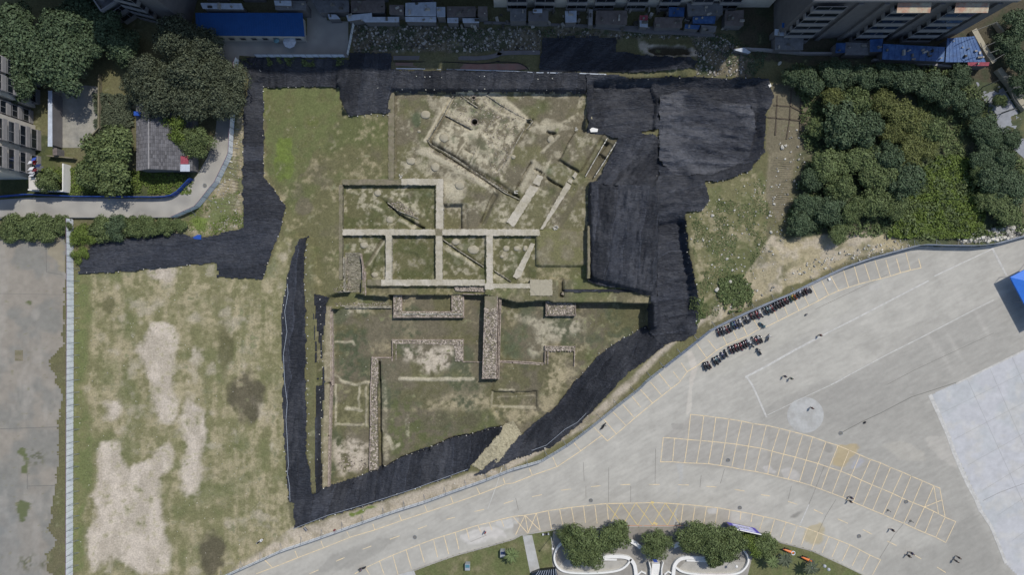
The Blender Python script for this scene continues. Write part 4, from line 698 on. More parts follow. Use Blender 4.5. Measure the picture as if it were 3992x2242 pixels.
# tamped clay column footings and slabs on the old floors
FT = [('E1',385,312,1.15,'large round clay footing left of the diagonal building'), ('E1',560,528,1.05,'clay footing inside the lower left corner of the diagonal building'), ('E1',475,800,1.05,'clay footing below the long brick edge, leftmost'), ('E1',706,972,1.1,'oval clay footing right above the big north baulk corner'),
      ('E1',325,465,.4,'tiny clay footing beside the diagonal building'), ('E1',1208,706,.55,'small clay footing near the centre of the diagonal building right side'), ('E2',820,215,.8,'pale clay footing at the top of the big north trench'), ('E2',660,832,.95,'clay footing in the trench with the brick stair'),
      ('E2',1945,885,1.35,'largest clay footing, in the square trench right of the ring pit'), ('E2',1735,790,.95,'oval clay footing beside the diagonal gutter'), ('E2',785,1180,.8,'clay footing at the bottom of the stair trench'), ('E3',560,285,.8,'left clay footing in the rightmost square trench'),
      ('E3',692,285,.75,'middle clay footing in the rightmost square trench'), ('E3',505,385,.45,'small clay footing in the rightmost square trench'), ('E1',1560,540,.8,'clay footing by the short wall stub'), ('E1',250,745,1.0,'elongated clay footing on the left of the diagonal building'), ('E3',800,285,.6,'clay footing beside the pale diagonal strip'), ('E2',960,530,.8,'clay footing above the ring pit trench')]
for i, (t, x, y, r, lb) in enumerate(FT):
    p = P(t, x, y, -2.6); zz = zat(*p); m_ = MB(); m_.ball((0, 0, 0), r, r*random.uniform(.75, 1.1), .26, 14, 8, .12); o = m_.build('clay_footing', M['tamped'], None, True, loc=(p[0], p[1], zz+.02)); tag(o, lb, 'clay footing', 'clay column footings')
STR = [([(1520,908),(1578,935),(1535,1020),(1475,990)], 'short pale clay slab at the head of the wide diagonal strip'), ([(1450,1010),(1530,1040),(1290,1420),(1222,1370)], 'wide pale clay strip running diagonally between trenches'),
       ([(1880,885),(1907,905),(1880,948),(1850,925)], 'small pale clay block, upper one of the narrow diagonal line'), ([(1825,945),(1858,965),(1843,1003),(1808,978)], 'small pale clay block, lower one of the narrow diagonal line'), ([(1796,985),(1848,1018),(1640,1335),(1572,1440),(1545,1440),(1640,1265)], 'narrow pale clay strip running diagonally to the middle baulk')]
for i, (q, lb) in enumerate(STR):
    o = fan_top(rough(PP('U', q, -2), .4, .08, i+40), -2.6, -1.88+.02*i, M['earth'], 'clay_strip'); tag(o, lb, 'clay strip', 'pale clay strips')
o = fan_top(rough(PP('E3', [(868,215),(920,230),(740,640),(690,668),(640,640)], -2.5), .4, .06, 50), -3.3, -2.5, M['earth'], 'clay_strip'); tag(o, 'pale clay strip crossing the rightmost square trench', 'clay strip', 'pale clay strips')

# ------------------------------------------------------------------ brick foundations
def bricks(mb, p0, p1, z0, z1, w_, bl=.40, bh=.13, skip=.04, rr=random, topjit=.0):
    d = math.hypot(p1[0]-p0[0], p1[1]-p0[1]); a = math.atan2(p1[1]-p0[1], p1[0]-p0[0]); c, s = math.cos(a), math.sin(a); n = max(1, int(d/bl)); nc = max(1, int(round((z1-z0)/bh))); h = (z1-z0)/nc
    for k in range(nc):
        for i in range(n+1):
            if rr.random() < (skip if k < nc-1 else skip+topjit): continue
            u = (i+(.5 if k % 2 else 0))*d/n; 
            if u > d: continue
            x = p0[0]+c*u; y = p0[1]+s*u; v = rr.uniform(-.025, .025)
            mb.obox(x-s*v, y+c*v, z0+k*h, z0+(k+1)*h-.012, d/n-.02, w_, a+rr.uniform(-.03, .03))
def rubble(mb, poly, z, n, s0=.12, s1=.32, rr=random, h=.12):
    px = [p[0] for p in poly]; py = [p[1] for p in poly]; k = 0; t = 0
    while k < n and t < n*6:
        t += 1; x = rr.uniform(min(px), max(px)); y = rr.uniform(min(py), max(py))
        if not bool(inpoly(np.array([x]), np.array([y]), poly)[0]): continue
        s_ = rr.uniform(s0, s1); zz = z if not callable(z) else z(x, y); mb.obox(x, y, zz-.06, zz+rr.uniform(.2, 1)*h, s_*1.5, s_, rr.uniform(0, 3.2), rr.uniform(.1, .4)); k += 1
def foundation(label, sides, core=None, z0=-4.85, z1=-3.6, w_=.2, fill=300, m='brick', ends=None, name='brick_foundation', corez=None, cat='brick wall'):
    t_ = thing(name, label, cat, (0, 0, 0), 0, 'brick foundations of the lower rooms'); rr = random.Random(len(label)); b = MB()
    for q in sides:
        for a, c in zip(q, q[1:]): bricks(b, a, c, z0, z1, w_, rr=rr, topjit=.12)
    o = b.build('brick_facing', M[m], t_, kind='stuff')
    if core:
        for i, cc in enumerate(core if isinstance(core[0], list) else [core]):
            fan_top(rough(cc, .4, .04, i), z0, (corez or z1)-.06, M['earth_brown'], 'earth_core', t_)
            b = MB(); rubble(b, cc, (corez or z1)-.06, fill, rr=rr); b.build('rubble_fill', M['rubble'], t_, kind='stuff')
    return t_
WT = -1.75
wl_ = MIX(WT, ('B2', [(1716,872),(1700,1400)])); wr_ = MIX(WT, ('B2', [(1812,780),(1800,1400)]))
foundation('tall rubble-filled brick wall running down from the baulk crossing', [wl_, [wl_[1], wr_[1]], wr_], [wl_[0], wl_[1], wr_[1], (wr_[0][0], wl_[0][1])], z1=WT, fill=850, m='brick_red')
o = fan_top(rough(MIX(WT, ('B2', [(1716,780),(1810,780),(1810,872),(1716,872)])), .4, .05, 3), -4.8, -1.85, M['earth_brown'], 'earth_baulk'); tag(o, 'square brown earth cap between the baulk and the tall brick wall', 'earth baulk', 'baulks between the trenches')
foundation('stepped brick footing along the right foot of the tall brick wall', [MIX(-2.1, ('B2', [(1826,790),(1812,1400)])), MIX(-2.5, ('B2', [(1838,790),(1822,1400)]))], z1=-2.4, m='brick')
U1 = MIX(-3.3, ('B2', [(1032,775),(1032,940),(1555,940),(1555,790)]))
foundation('U-shaped brick foundation with upright bricks along its lower side', [U1, MIX(-3.3, ('B2', [(1088,775),(1088,900),(1470,900),(1470,775)]))], [MIX(-3.3, ('B2', [(1035,770),(1085,770),(1085,935),(1035,935)])), MIX(-3.3, ('B2', [(1472,770),(1552,770),(1552,935),(1472,935)])), MIX(-3.3, ('B2', [(1085,902),(1472,902),(1472,937),(1085,937)]))], z1=-3.35, fill=170, m='brick_red')
ub = MB(); rr = random.Random(3); a_, b_ = P('B2', 1100, 916, -3.3), P('B2', 1545, 916, -3.3)
for i in range(62):
    x = a_[0]+(b_[0]-a_[0])*i/61; ub.obox(x, a_[1]+rr.uniform(-.05, .05), -3.5, -3.16+rr.uniform(-.04, .05), .10, .34, rr.uniform(-.35, .35))
o = ub.build('brick_row', M['stone'], kind='stuff'); tag(o, 'row of upright leaning bricks on the U-shaped foundation', 'brick row')
R2 = MIX(-3.9, ('B2', [(1022,1270),(1022,1112),(1552,1112),(1552,1275),(1698,1278)]))
foundation('low brick edging around the sandy raised floor', [R2, MIX(-3.9, ('B2', [(1050,1262),(1050,1135),(1525,1140),(1525,1265)]))], [MIX(-3.9, ('B2', [(1025,1114),(1550,1114),(1550,1148),(1025,1140)])), MIX(-3.9, ('B2', [(1490,1148),(1550,1148),(1550,1270),(1495,1270)]))], z1=-3.85, fill=200)
L3 = MIX(-3.7, ('B2', [(1018,1262),(1018,1245),(868,1245),(862,1440)]), ('C2', [(858,0),(856,330),(850,660)]))
foundation('long red brick wall edging the deep narrow gutter', [L3], [MIX(-3.7, ('B2', [(870,1250),(915,1250),(912,1447)]), ('C2', [(902,0),(908,400),(915,655),(856,665),(862,0)]))], z1=-3.72, fill=520, m='brick_red')
foundation('rubble-filled brick box below the netted retaining wall', [box('B3', 250,800,470,925,-3.4)+[P('B3', 250,800,-3.4)]], box('B3', 258,806,462,917,-3.4), z1=-3.45, fill=420)
foundation('low brick box near the middle of the right-hand room', [MIX(-4, ('B3', [(240,1290),(243,1160),(465,1162),(460,1300)])), MIX(-4, ('B3', [(262,1285),(262,1182),(440,1185)]))], box('B3', 246,1164,460,1196,-4), z1=-4.0, fill=140)
foundation('thin pink brick line crossing the right-hand room', [MIX(-4.4, ('B3', [(-95,1268),(0,1272),(120,1278),(240,1288)])), MIX(-4.4, ('B3', [(-95,1278),(0,1283),(240,1298)]))], z1=-4.35, m='brick_red')
foundation('brick edge along the right side of the brown western bench', [MIX(-3.5, ('B2', [(556,870),(560,1447)]), ('C2', [(556,0),(545,400),(538,780)])), MIX(-3.6, ('B2', [(568,870),(572,1447)]), ('C2', [(566,0),(552,400),(545,780)]))], z1=-3.45, m='brick_red')
foundation('stepped brick threshold under the brick stair', [MIX(-4, ('B2', [(560,852),(680,856),(812,862),(1005,858)])), MIX(-4.2, ('B2', [(670,866),(1010,868)])), MIX(-3.9, ('B2', [(600,835),(620,848)])), MIX(-3.9, ('B2', [(765,840),(830,845)]))], z1=-4.1, m='oldbrick')
foundation('short brick ledge left of the brick stair', [MIX(-2.2, ('B2', [(472,735),(560,745),(660,735)])), MIX(-1.9, ('B2', [(475,700),(640,700)])), MIX(-2.2, ('B2', [(472,748),(560,756),(690,745)]))], z1=-2.1, z0=-4.3, m='oldbrick')
foundation('brick side wall left of the brick stair', [MIX(-2, ('B2', [(655,500),(660,740)])), MIX(-2, ('B2', [(640,530),(645,600)]))], z1=-1.8, z0=-4.3, m='oldbrick')
foundation('brick side wall right of the brick stair', [MIX(-2, ('B2', [(785,470),(800,560),(805,760)])), MIX(-2, ('B2', [(815,600),(820,770)]))], z1=-1.75, z0=-4.3, m='brick_red')
foundation('dark brick retaining wall right of the tall wall, below the baulk', [MIX(-2.6, ('B3', [(-70,758),(0,762),(150,768),(270,788)])), MIX(-3.2, ('B3', [(-70,790),(100,796),(250,806)]))], MIX(-2.2, ('B3', [(-75,720),(290,700),(290,775),(130,765),(-75,755)])), z1=-2.1, fill=420)
foundation('dark stony retaining wall left of the tall wall', [MIX(-2.8, ('B2', [(1545,740),(1712,745)])), MIX(-3.4, ('B2', [(1560,765),(1712,770)]))], MIX(-2.6, ('B2', [(1480,706),(1714,712),(1714,745),(1500,742)])), z1=-2.5, fill=260)
foundation('stone-faced retaining wall under the pinned netting strip', [MIX(-2.2, ('B3', [(370,765),(600,770),(955,776)])), MIX(-3.2, ('B3', [(370,795),(600,800),(960,800)]))], MIX(-2.2, ('B3', [(365,748),(960,752),(955,780),(375,775)])), z1=-2.2, fill=260)
for i, (q, lb) in enumerate(((MIX(-2.1, ('E1', [(400,545),(440,590),(660,712),(1130,1040),(1262,1100)])), 'long brick edge on the lower side of the diagonal building'), (MIX(-2.1, ('E1', [(655,105),(560,290),(405,540)])), 'brick edge on the left side of the diagonal building'),
                             (MIX(-2.1, ('E1', [(580,672),(840,838),(1050,975),(1150,1030)])), 'inner brick line beside the lower diagonal edge'), (MIX(-2.1, ('E1', [(1330,350),(1370,345),(1390,370),(1345,430)])), 'brick corner at the right tip of the diagonal building'),
                             (MIX(-2.1, ('E1', [(690,110),(870,235)])), 'short brick line right of the upper left corner of the diagonal building'), (MIX(-2.1, ('E1', [(575,310),(820,440)])), 'brick line left of the round well'), (MIX(-2.1, ('E1', [(930,100),(1120,230),(1330,350)])), 'broken brick line along the upper side of the diagonal building'), (MIX(-2.1, ('E1', [(1310,440),(1225,590),(1110,800)])), 'brick line along the right side of the diagonal building'), (MIX(-2.1, ('E1', [(850,650),(800,780)])), 'short brick line in the lower rooms of the diagonal building'), (MIX(-2.1, ('E1', [(1040,300),(980,420)])), 'short brick line right of the round well'), (MIX(-2.6, ('E2', [(945,335),(1070,430),(1300,520)])), 'brick and tile line in the big north trench'), (MIX(-2.6, ('E2', [(1590,765),(1800,910),(2060,1080)])), 'brick gutter edge in the square trench right of the ring pit'), (MIX(-2.7, ('E3', [(420,570),(620,700)])), 'short brick gutter in the rightmost square trench'),
                             (MIX(-2.1, ('E1', [(1160,700),(1110,800)])), 'short brick stub inside the diagonal building'), (MIX(-2.0, ('E1', [(2115,490),(2060,580),(1890,880)])), 'pale brick kerb beside the eastern channel'), (MIX(-1.6, ('E1', [(2172,570),(2080,720),(1968,895)])), 'outer brick kerb of the eastern channel by the netting'))):
    t_ = thing('brick_edging', lb, 'brick edging', (0,0,0), 0, 'brick edgings in the upper trenches'); b = MB(); zt = -1.75 if 'pale brick kerb' in lb else -1.35 if 'outer brick' in lb else -1.98 if 'diagonal' in lb or 'well' in lb else -2.55
    for a, c in zip(q, q[1:]): bricks(b, a, c, zt-.45, zt, .18, bl=.38, bh=.11, skip=.12, rr=random.Random(i), topjit=.25)
    b.build('brick_course', M['oldbrick'] if 'kerb' not in lb else M['stone'], t_, kind='stuff')
# brick stair, well rings, brick floor scatter
t_ = thing('brick_stair', 'ruined brick stair sloping down in the left trench', 'stair', (0,0,0)); b = MB(); rr = random.Random(9)
x0, y0 = P('B2', 668, 455, -3); x1, y1 = P('B2', 792, 748, -4)
for k in range(46):
    y = y0+(y1-y0)*k/45; x = x0
    while x < x1: l = rr.uniform(.25, .5); b.obox(x+l/2, y+rr.uniform(-.06, .06), zat(x, y)-.05, zat(x, y)+rr.uniform(.03, .13), l-.03, .12, rr.uniform(-.1, .1)); x += l
b.build('tread_bricks', M['oldbrick'], t_, kind='stuff')
for t, x, y, r, lb in (('E1', 845, 372, .64, 'round brick well with a black shaft in the diagonal building'), ('E1', 835, 145, .32, 'small round well near the top edge of the diagonal building')):
    p = P(t, x, y, -2.1); t_ = thing('well', lb, 'well', (p[0], p[1], -2.1), 0, 'old wells'); b = MB()
    for k in range(3):
        for i in range(18): a = 2*math.pi*(i+k*.5)/18; b.obox(math.cos(a)*(r+.1), math.sin(a)*(r+.1), -.35+k*.13, -.24+k*.13, .16, r*.33, a)
    b.build('brick_rim', M['brick'], t_, kind='stuff'); b = MB(); n = 20
    for i in range(n):
        a, c = 2*math.pi*i/n, 2*math.pi*(i+1)/n; q = lambda an, zz: (math.cos(an)*(r+.02), math.sin(an)*(r+.02), zz); b.quad(q(a, -5), q(a, -.3), q(c, -.3), q(c, -5))
    b.quad((-r, -r, -4.6), (r, -r, -4.6), (r, r, -4.6), (-r, r, -4.6)); b.build('shaft', M['crack'], t_)
sc = MB(); rr = random.Random(12)
rubble(sc, MIX(-2.2, ('E1', [(650,100),(950,90),(1340,350),(1300,420),(1230,600),(1100,900),(1000,850),(950,500),(700,400),(560,320)])), lambda x, y: zat(x, y)+.02, 700, .06, .2, rr)
rubble(sc, MIX(-2.2, ('E1', [(400,560),(1000,900),(1180,1020),(800,900),(420,640)])), lambda x, y: zat(x, y)+.02, 260, .06, .18, rr)
rubble(sc, MIX(-2.8, ('E2', [(930,330),(1080,320),(1290,470),(1300,520),(1100,430),(950,400)])), lambda x, y: zat(x, y)+.02, 260, .06, .18, rr)
rubble(sc, MIX(-3.9, ('B2', [(585,830),(1000,830),(1000,858),(585,856)])), lambda x, y: zat(x, y)+.02, 160, .06, .18, rr)
rubble(sc, MIX(-2.5, ('B2', [(640,480),(680,480),(700,760),(560,745),(650,690)])), lambda x, y: zat(x, y)+.02, 150, .08, .22, rr)
rubble(sc, MIX(-4.5, ('C2', [(600,560),(800,560),(840,650),(640,680)])), lambda x, y: zat(x, y)+.02, 90, .08, .3, rr)
o = sc.build('brick_rubble', M['rubble'], kind='stuff'); tag(o, 'broken bricks and tiles strewn over the old floors', 'rubble')
for t, x, y, z, lb in (('E1',148,885,-1.8,'small pile of bricks at the corner of the top baulk'), ('E1',1235,1030,-2.2,'small pile of bricks at the lower tip of the diagonal building'), ('E1',1800,440,-2,'small pile of bricks above the grassy platform by the netting'), ('E1',1608,1372,-1.9,'pair of brick piles at the right end of the middle baulk'),
                       ('E3',1700,155,-.6,'square pile of pale bricks resting on the eastern netting')):
    p = P(t, x, y, z); t_ = thing('brick_pile', lb, 'brick pile', (p[0], p[1], zat(*p)+.1), random.uniform(-.1, .1), 'piles of bricks'); k = 1.5 if 'square' in lb or 'pair' in lb else 1
    for i in range(14 if k > 1 else 7):
        b = MB(); b.box(-.2, -.09, 0, .2, .09, .1) if i == 0 else None
        if i == 0: bme = b.mesh('brick', M['stone'])
        link('brick', bme, t_, loc=(random.uniform(-.35, .35)*k, random.uniform(-.35, .35)*k, .1*(i//5)), rz=random.choice((0, 1.57, .3, 1.2)))
# straw ramp
rp = PP('C2', [(1862,322),(1929,298)], -3.2)+PP('C3', [(68,408)], -2.6)+PP('C2', [(1722,684),(1615,616)], 0)
sel = inpoly(XC+wob_c*.4, YC+wob_d*.4, rp); o = link('straw_ramp', grid_mesh('straw_ramp', sel, Z+.16+(fbm(X, Y, .35, 91, 2)-.5)*.16, M['straw'])); tag(o, 'straw-matted access ramp between the two southern nettings', 'ramp')
sb = MB(); rr = random.Random(4); ax = Vector((P('C2', 1895,315,-3)[0]-P('C2', 1665,650)[0], P('C2', 1895,315,-3)[1]-P('C2', 1665,650)[1], 0)); aa = math.atan2(ax.y, ax.x)
for i in range(1500):
    x = rr.uniform(min(p[0] for p in rp), max(p[0] for p in rp)); y = rr.uniform(min(p[1] for p in rp), max(p[1] for p in rp))
    if inpoly(np.array([x]), np.array([y]), rp)[0]: zz = zat(x, y)+.2; sb.obox(x, y, zz, zz+.05, rr.uniform(.2, .7), .05, aa+math.pi/2+rr.uniform(-.25, .25))
o.select_set(False); sb.build('straw_stems', M['straw'], o, kind='stuff')

# ------------------------------------------------------------------ stones that weigh the netting down
rr = random.Random(21); wm = []
for k in range(5): b = MB(); b.ball((0, 0, 0), .16, .12, .09, 7, 4, .25, rr); wm.append(b.mesh('weight_stone', M['stone'] if k else M['whitewall']))
EDGES = [(W_NET[0:7], 2.2), (PP('V', [(660,213),(850,213)]), 1.6), (PP('V', [(868,285),(978,283)]), 1.2), (PP('V', [(985,190),(1475,197)]), 2.4), (PP('V', [(990,222),(1475,226)]), 2.4), (NE_NET[5:16], 1.5), (NE_NET[1:3], 2.2), (PP('V', [(1487,470),(1488,700),(1640,742)]), 1.8),
         (SE_NET[0:7], 1.6), (SE_NET[12:22], 2.4), (PP('C2', [(1860,335),(1620,400),(1480,420),(1280,510),(1090,570),(1000,622),(860,690),(720,743),(590,782),(490,812)], -2.8), 1.7), (PP('C2', [(435,640),(410,520),(405,0)], -1.6)+PP('B2', [(405,1200),(400,900),(385,600),(408,350)], -1.6), 1.9),
         (PP('B2', [(240,600),(200,900),(200,1400)]), 2.6), (PP('C2', [(205,100),(220,600),(240,870)]), 2.6), (PP('C2', [(290,1100),(530,1010),(800,930),(1200,800),(1580,660)]), 3), (PP('B2', [(480,800),(490,1100),(490,1440)], -2), 1.7), (PP('C2', [(490,0),(480,400),(482,800)], -2), 1.7), (SW_NET[9:14], 1.9), (PP('E3', [(1290,812),(2240,830)], -1.7), 1.4)]
nst = 0
ELAB = ['western bank','top left bank','netted notch in the lawn','upper lip of the top bank','lower lip of the top bank','outer rim of the eastern basin','upper lip of the eastern basin','sheet beside the grassy platform','inner edge of the south-eastern slope','outer edge of the south-eastern slope','upper edge of the southern bank','right edge of the western trench','left edge of the western trench','lower left edge of the western trench','outer edge of the southern bank','narrow strip above the lower rooms','lower part of the narrow strip','lower edge of the arm across the field','strip pinned over the retaining wall']
for (q, st), el in zip(EDGES, ELAB):
    for a, c in zip(q, q[1:]):
        d = math.hypot(c[0]-a[0], c[1]-a[1]); s_ = rr.uniform(0, st)
        while s_ < d:
            x = a[0]+(c[0]-a[0])*s_/d+rr.uniform(-.25, .25); y = a[1]+(c[1]-a[1])*s_/d+rr.uniform(-.25, .25); s_ += st*rr.uniform(.6, 1.5)
            if nst < 290: o = link('weight_stone', wm[nst % 5], None, loc=(x, y, zat(x, y)+.24), rz=rr.uniform(0, 3)); tag(o, 'pale stone weighing down the netting on the '+el, 'stone', 'stones on the '+el); nst += 1
for i in range(60):
    p = P('V', rr.uniform(1490, 1730), rr.uniform(470, 840)) if i % 2 else P('V', rr.uniform(1560, 1900), rr.uniform(345, 450))
    if inpoly(np.array([p[0]]), np.array([p[1]]), NE_NET)[0] and nst < 298: o = link('weight_stone', wm[nst % 5], None, loc=(p[0], p[1], zat(*p)+.32), rz=rr.uniform(0, 3)); o.scale = (.7,.7,.7); tag(o, 'pale fist-sized stone lying out on the black netting', 'stone', 'stones lying on the netting'); nst += 1
# the pale hose rail along the trench edges
for nm, q, lb in (('guard_rail', PP('B2', [(235,690),(240,760),(215,900),(232,1050),(205,1220)], .3)+PP('C2', [(215,0),(235,150),(225,280),(235,440),(243,620),(235,680),(252,780),(255,890)], .3), 'thin pale wire rail along the western trench edge'), ('guard_rail', PP('C2', [(280,1098),(530,1000),(850,905),(1180,800),(1590,650)], .3), 'thin pale wire rail along the southern bank'),
                  ('guard_rail', PP('C3', [(140,510),(250,470),(390,350),(480,300),(550,230)], .3), 'thin pale wire rail on the south-eastern slope')):
    b = MB(); z3 = [(x, y, .55) for x, y in q]; b.tube(z3, .035); t_ = thing(nm, lb, 'rail'); b.build('wire', M['whiteroof'], t_)
    for x, y in q: b = MB(); b.bar((x, y, -1.5), (x, y, .6), .03); b.build('stake', M['steel'], t_)

# ------------------------------------------------------------------ hoardings
def resample(pts, st):
    out = [pts[0]]; i = 0; cur = pts[0]
    while i < len(pts)-1:
        d = math.hypot(pts[i+1][0]-cur[0], pts[i+1][1]-cur[1])
        if d >= st: t = st/d; cur = (cur[0]+(pts[i+1][0]-cur[0])*t, cur[1]+(pts[i+1][1]-cur[1])*t); out.append(cur)
        else:
            i += 1
            if i < len(pts)-1:                   # step round the corner keeping the chord length
                a, b = pts[i], pts[i+1]; L = math.hypot(b[0]-a[0], b[1]-a[1]); lo, hi = 0, 1
                if math.hypot(b[0]-cur[0], b[1]-cur[1]) < st: continue
                for _ in range(24):
                    m_ = (lo+hi)/2; q = (a[0]+(b[0]-a[0])*m_, a[1]+(b[1]-a[1])*m_)
                    if math.hypot(q[0]-cur[0], q[1]-cur[1]) < st: lo = m_
                    else: hi = m_
                cur = (a[0]+(b[0]-a[0])*hi, a[1]+(b[1]-a[1])*hi); out.append(cur)
    return out
def hoarding(label, pts, h=2.1, pw=1.4, m='panel', rail='steel', brace=None, every=2, postevery=2, group='hoardings round the dig', z0=0, name='hoarding'):
    t_ = thing(name, label, 'fence', (pts[0][0], pts[0][1], z0), 0, group); ox, oy = pts[0]; q = resample(pts, pw)
    b = MB(); g = pw/2-.03; nr = 5
    for k in range(nr): x0 = -g+2*g*k/nr; b.box(x0, -.012-(k % 2)*.03, .04, x0+2*g/nr, .018-(k % 2)*.03, h)
    pm = b.mesh('panel', M[m]); b = MB(); b.box(-.035, -.035, 0, .035, .035, h+.08); pom = b.mesh('post', M['steel']); b = MB(); b.box(-pw/2, -.05, h, pw/2, .05, h+.05); b.box(-pw/2, .02, h*.55, pw/2, .06, h*.55+.05); rm = b.mesh('rail', M[rail])
    for i, (a, c) in enumerate(zip(q, q[1:])):
        an = math.atan2(c[1]-a[1], c[0]-a[0]); loc = ((a[0]+c[0])/2-ox, (a[1]+c[1])/2-oy, random.uniform(-.02, .02))
        link('panel', pm, t_, loc=loc, rz=an); link('rail', rm, t_, loc=loc, rz=an)
        if i % postevery == 0: link('post', pom, t_, loc=(a[0]-ox, a[1]-oy, 0), rz=an)
        if brace and i % every == 0:
            nx, ny = -math.sin(an)*brace, math.cos(an)*brace; b = MB(); b.bar((0, 0, h*.8), (nx*1.4, ny*1.4, 0), .035, k=4); b.bar((0, 0, .15), (nx*1.4, ny*1.4, .03), .03, k=4); b.build('brace', M['steel'], t_, loc=(a[0]-ox, a[1]-oy, 0))
    return t_
hoarding('tall white sheet hoarding running down the left side of the sandy field', PP('S', [(284,2300),(286,1700),(288,1200),(286,852)]), 2.15, 1.37, 'panel', 'rail', brace=-1, every=2)
hoarding('long curved pale hoarding between the plaza and the dig', [(x, y+.3) for x, y in FENCE[:18]], 2.0, 1.6, 'panel', 'steel', brace=1, every=3)
hoarding('right-hand stretch of the plaza hoarding behind the motorbike row', [(x, y+.25) for x, y in FENCE[17:]], 2.0, 1.6, 'panel_b', 'steel', brace=1, every=3)
hoarding('pale hoarding along the lane bend above the western bank', MIX(0, ('B1', [(1325,192),(1505,110),(1592,-2)]), ('A1', [(1648,1378),(1748,1170),(1765,870),(1790,560),(1785,470),(1825,425)])), 2.1, 1.4, 'panel', 'rail', brace=-1, every=3)
hoarding('grey sheet hoarding along the bottom of the concrete yard', PP('A2', [(5,430),(340,430),(690,430)]), 1.8, 1.4, 'panel_b', 'steel')
hoarding('dark low hoarding on the lower side of the lane', PP('B1', [(-300,200),(0,200),(500,192),(1000,192),(1320,190)]), .7, 1.4, 'steel', 'steel')
hoarding('blue hoarding on the upper side of the lane', MIX(0, ('B1', [(-60,44),(230,20),(600,36),(1200,40),(1300,34),(1365,-5)]), ('A1', [(1480,1318)])), 1.6, 1.4, 'bluefence', 'bluefence', name='blue_hoarding')
hoarding('thin white fence between the yard and the rubble strip', PP('A2', [(690,420),(745,145)]), 1.5, 1.2, 'panel', 'steel')
# ------------------------------------------------------------------ buildings
def flatsbox(label, loc, rz, L, D, floors, bays, bw, wall='plaster', fh=2.9, proj=1.1, roofm='greyroof', awn=False, stack=None, group=None, blind=False, name='apartment_building'):
    """front faces local -Y; origin at the left foot of the front"""
    t_ = thing(name, label, 'building', loc, rz, group); H = floors*fh
    b = MB(); b.box(0, 0, 0, L, D, H); 
    for x in stack or []: b.box(x-.5, -.55, 0, x+.5, -.005, H-.3)
    b.build('wall', M[wall], t_)
    b = MB(); b.box(-.25, -.35, H+.005, L+.25, D+.25, H+.22); rf = b.build('roof', M[roofm], t_)
    b = MB(); b.box(-.25, -.35, H+.225, L+.25, -.1, H+.95); b.box(-.25, -.095, H+.225, .05, D+.25, H+.95); b.box(L-.05, -.095, H+.225, L+.25, D+.25, H+.95); b.box(.055, D, H+.225, L-.055, D+.25, H+.95); b.build('parapet', M['slab'], rf)
    b = MB(); b.box(.06, -.02, 0, bw/2-.08, 0, 1.35); b.box(bw/2+.08, -.02, 0, bw-.06, 0, 1.35); fr = None
    bf = MB()
    for x in (0, bw/2-.05, bw-.1): bf.box(x, -.05, 0, x+.1, .03, 1.4)
    for z in (0, 1.32): bf.box(.105, -.045, z, bw/2-.055, .025, z+.08); bf.box(bw/2+.055, -.045, z, bw-.105, .025, z+.08)
    wm_ = bf.mesh('window', M['frame']); gm = b.mesh('pane', M['glass'])
    bs = MB(); bs.box(-.12, -proj-.1, -.12, bw+.12, -.01, 0); bs.box(-.12, -proj-.1, .005, bw+.12, -proj+.02, .95); bs.box(-.12, -proj+.025, .005, 0, -.01, .95); bs.box(bw, -proj+.025, .005, bw+.12, -.01, .95); bsm = bs.mesh('balcony', M['slab'])
    bi = MB()
    for k in range(8): bi.box(.1+k*(bw-.2)/8, -proj+.1, .98, .1+k*(bw-.2)/8+.04, -proj+.14, 1.5)
    rl_ = bi.mesh('rail', M['frame'])
    for fl in range(floors):
        for bx_ in bays:
            z = fl*fh+.75; link('balcony', bsm, t_, loc=(bx_, 0, z-.65 if not blind else z-.65))
            w1 = link('window', wm_, t_, loc=(bx_, -proj+.03 if not blind else -.05, z+.38)); link('pane', gm, w1)
        if awn and fl == floors-1:
            for bx_ in bays[1:] if len(bays) > 2 else bays: b = MB(); n = len(b.v); b.prism([(bx_-.3, -2.0), (bx_+bw+.3, -2.0), (bx_+bw+.3, -.02), (bx_-.3, -.02)], [H-.75, H-.75, H-.25, H-.25], [H-.70, H-.70, H-.2, H-.2]); b.build('awning', M['awning'], t_)
    return t_
g1 = flatsbox('six-storey grey apartment block with three balcony stacks at the top right', (58, 55.3, 0), 0, 39, 13, 6, [1.0, 16.8, 28.0], 5.9, 'plaster', 2.85, 1.0, awn=True, stack=[9.5, 14.5, 25.2, 36.3])
t2 = flatsbox('tall shaded apartment block along the middle of the top edge', (-4, 62.2, 0), 0, 61, 12, 9, [3, 9, 16, 22, 29, 36, 43, 49], 4.2, 'plaster_w', 2.9, .8)
t3 = flatsbox('shaded apartment block behind the blue-roofed cabin', (-78, 64.2, 0), 0, 74, 12, 10, [3, 11, 19, 28, 37, 46, 56], 4.5, 'plaster', 2.9, .8)
p = P('A1', 900, 190); 
flatsbox('dark slanting apartment block in the top left corner', (-112, 68.0, 0), R(-14), 42, 12, 5, [14, 22, 31], 5, 'plaster', 2.8, 1.0)
flatsbox('low shaded house with a concrete balcony beside the top left trees', (-86.5, 58.6, 0), R(34), 11, 6, 2, [1.0, 6], 3.6, 'plaster', 2.9, .8, name='house')
flatsbox('cream apartment block at the left edge, upper one of two', (P('S', 138, 0)[0], P('S', 0, 420)[1], 0), R(90), 8.2, 12, 4, [.8, 4.6], 3.0, 'plaster_w', 2.9, 1.0)
flatsbox('cream apartment block at the left edge, lower one hung with laundry', (P('S', 138, 0)[0], P('S', 0, 700)[1], 0), R(90), 12.0, 12, 4, [.8, 6.5], 4.2, 'plaster_w', 2.9, 1.2)
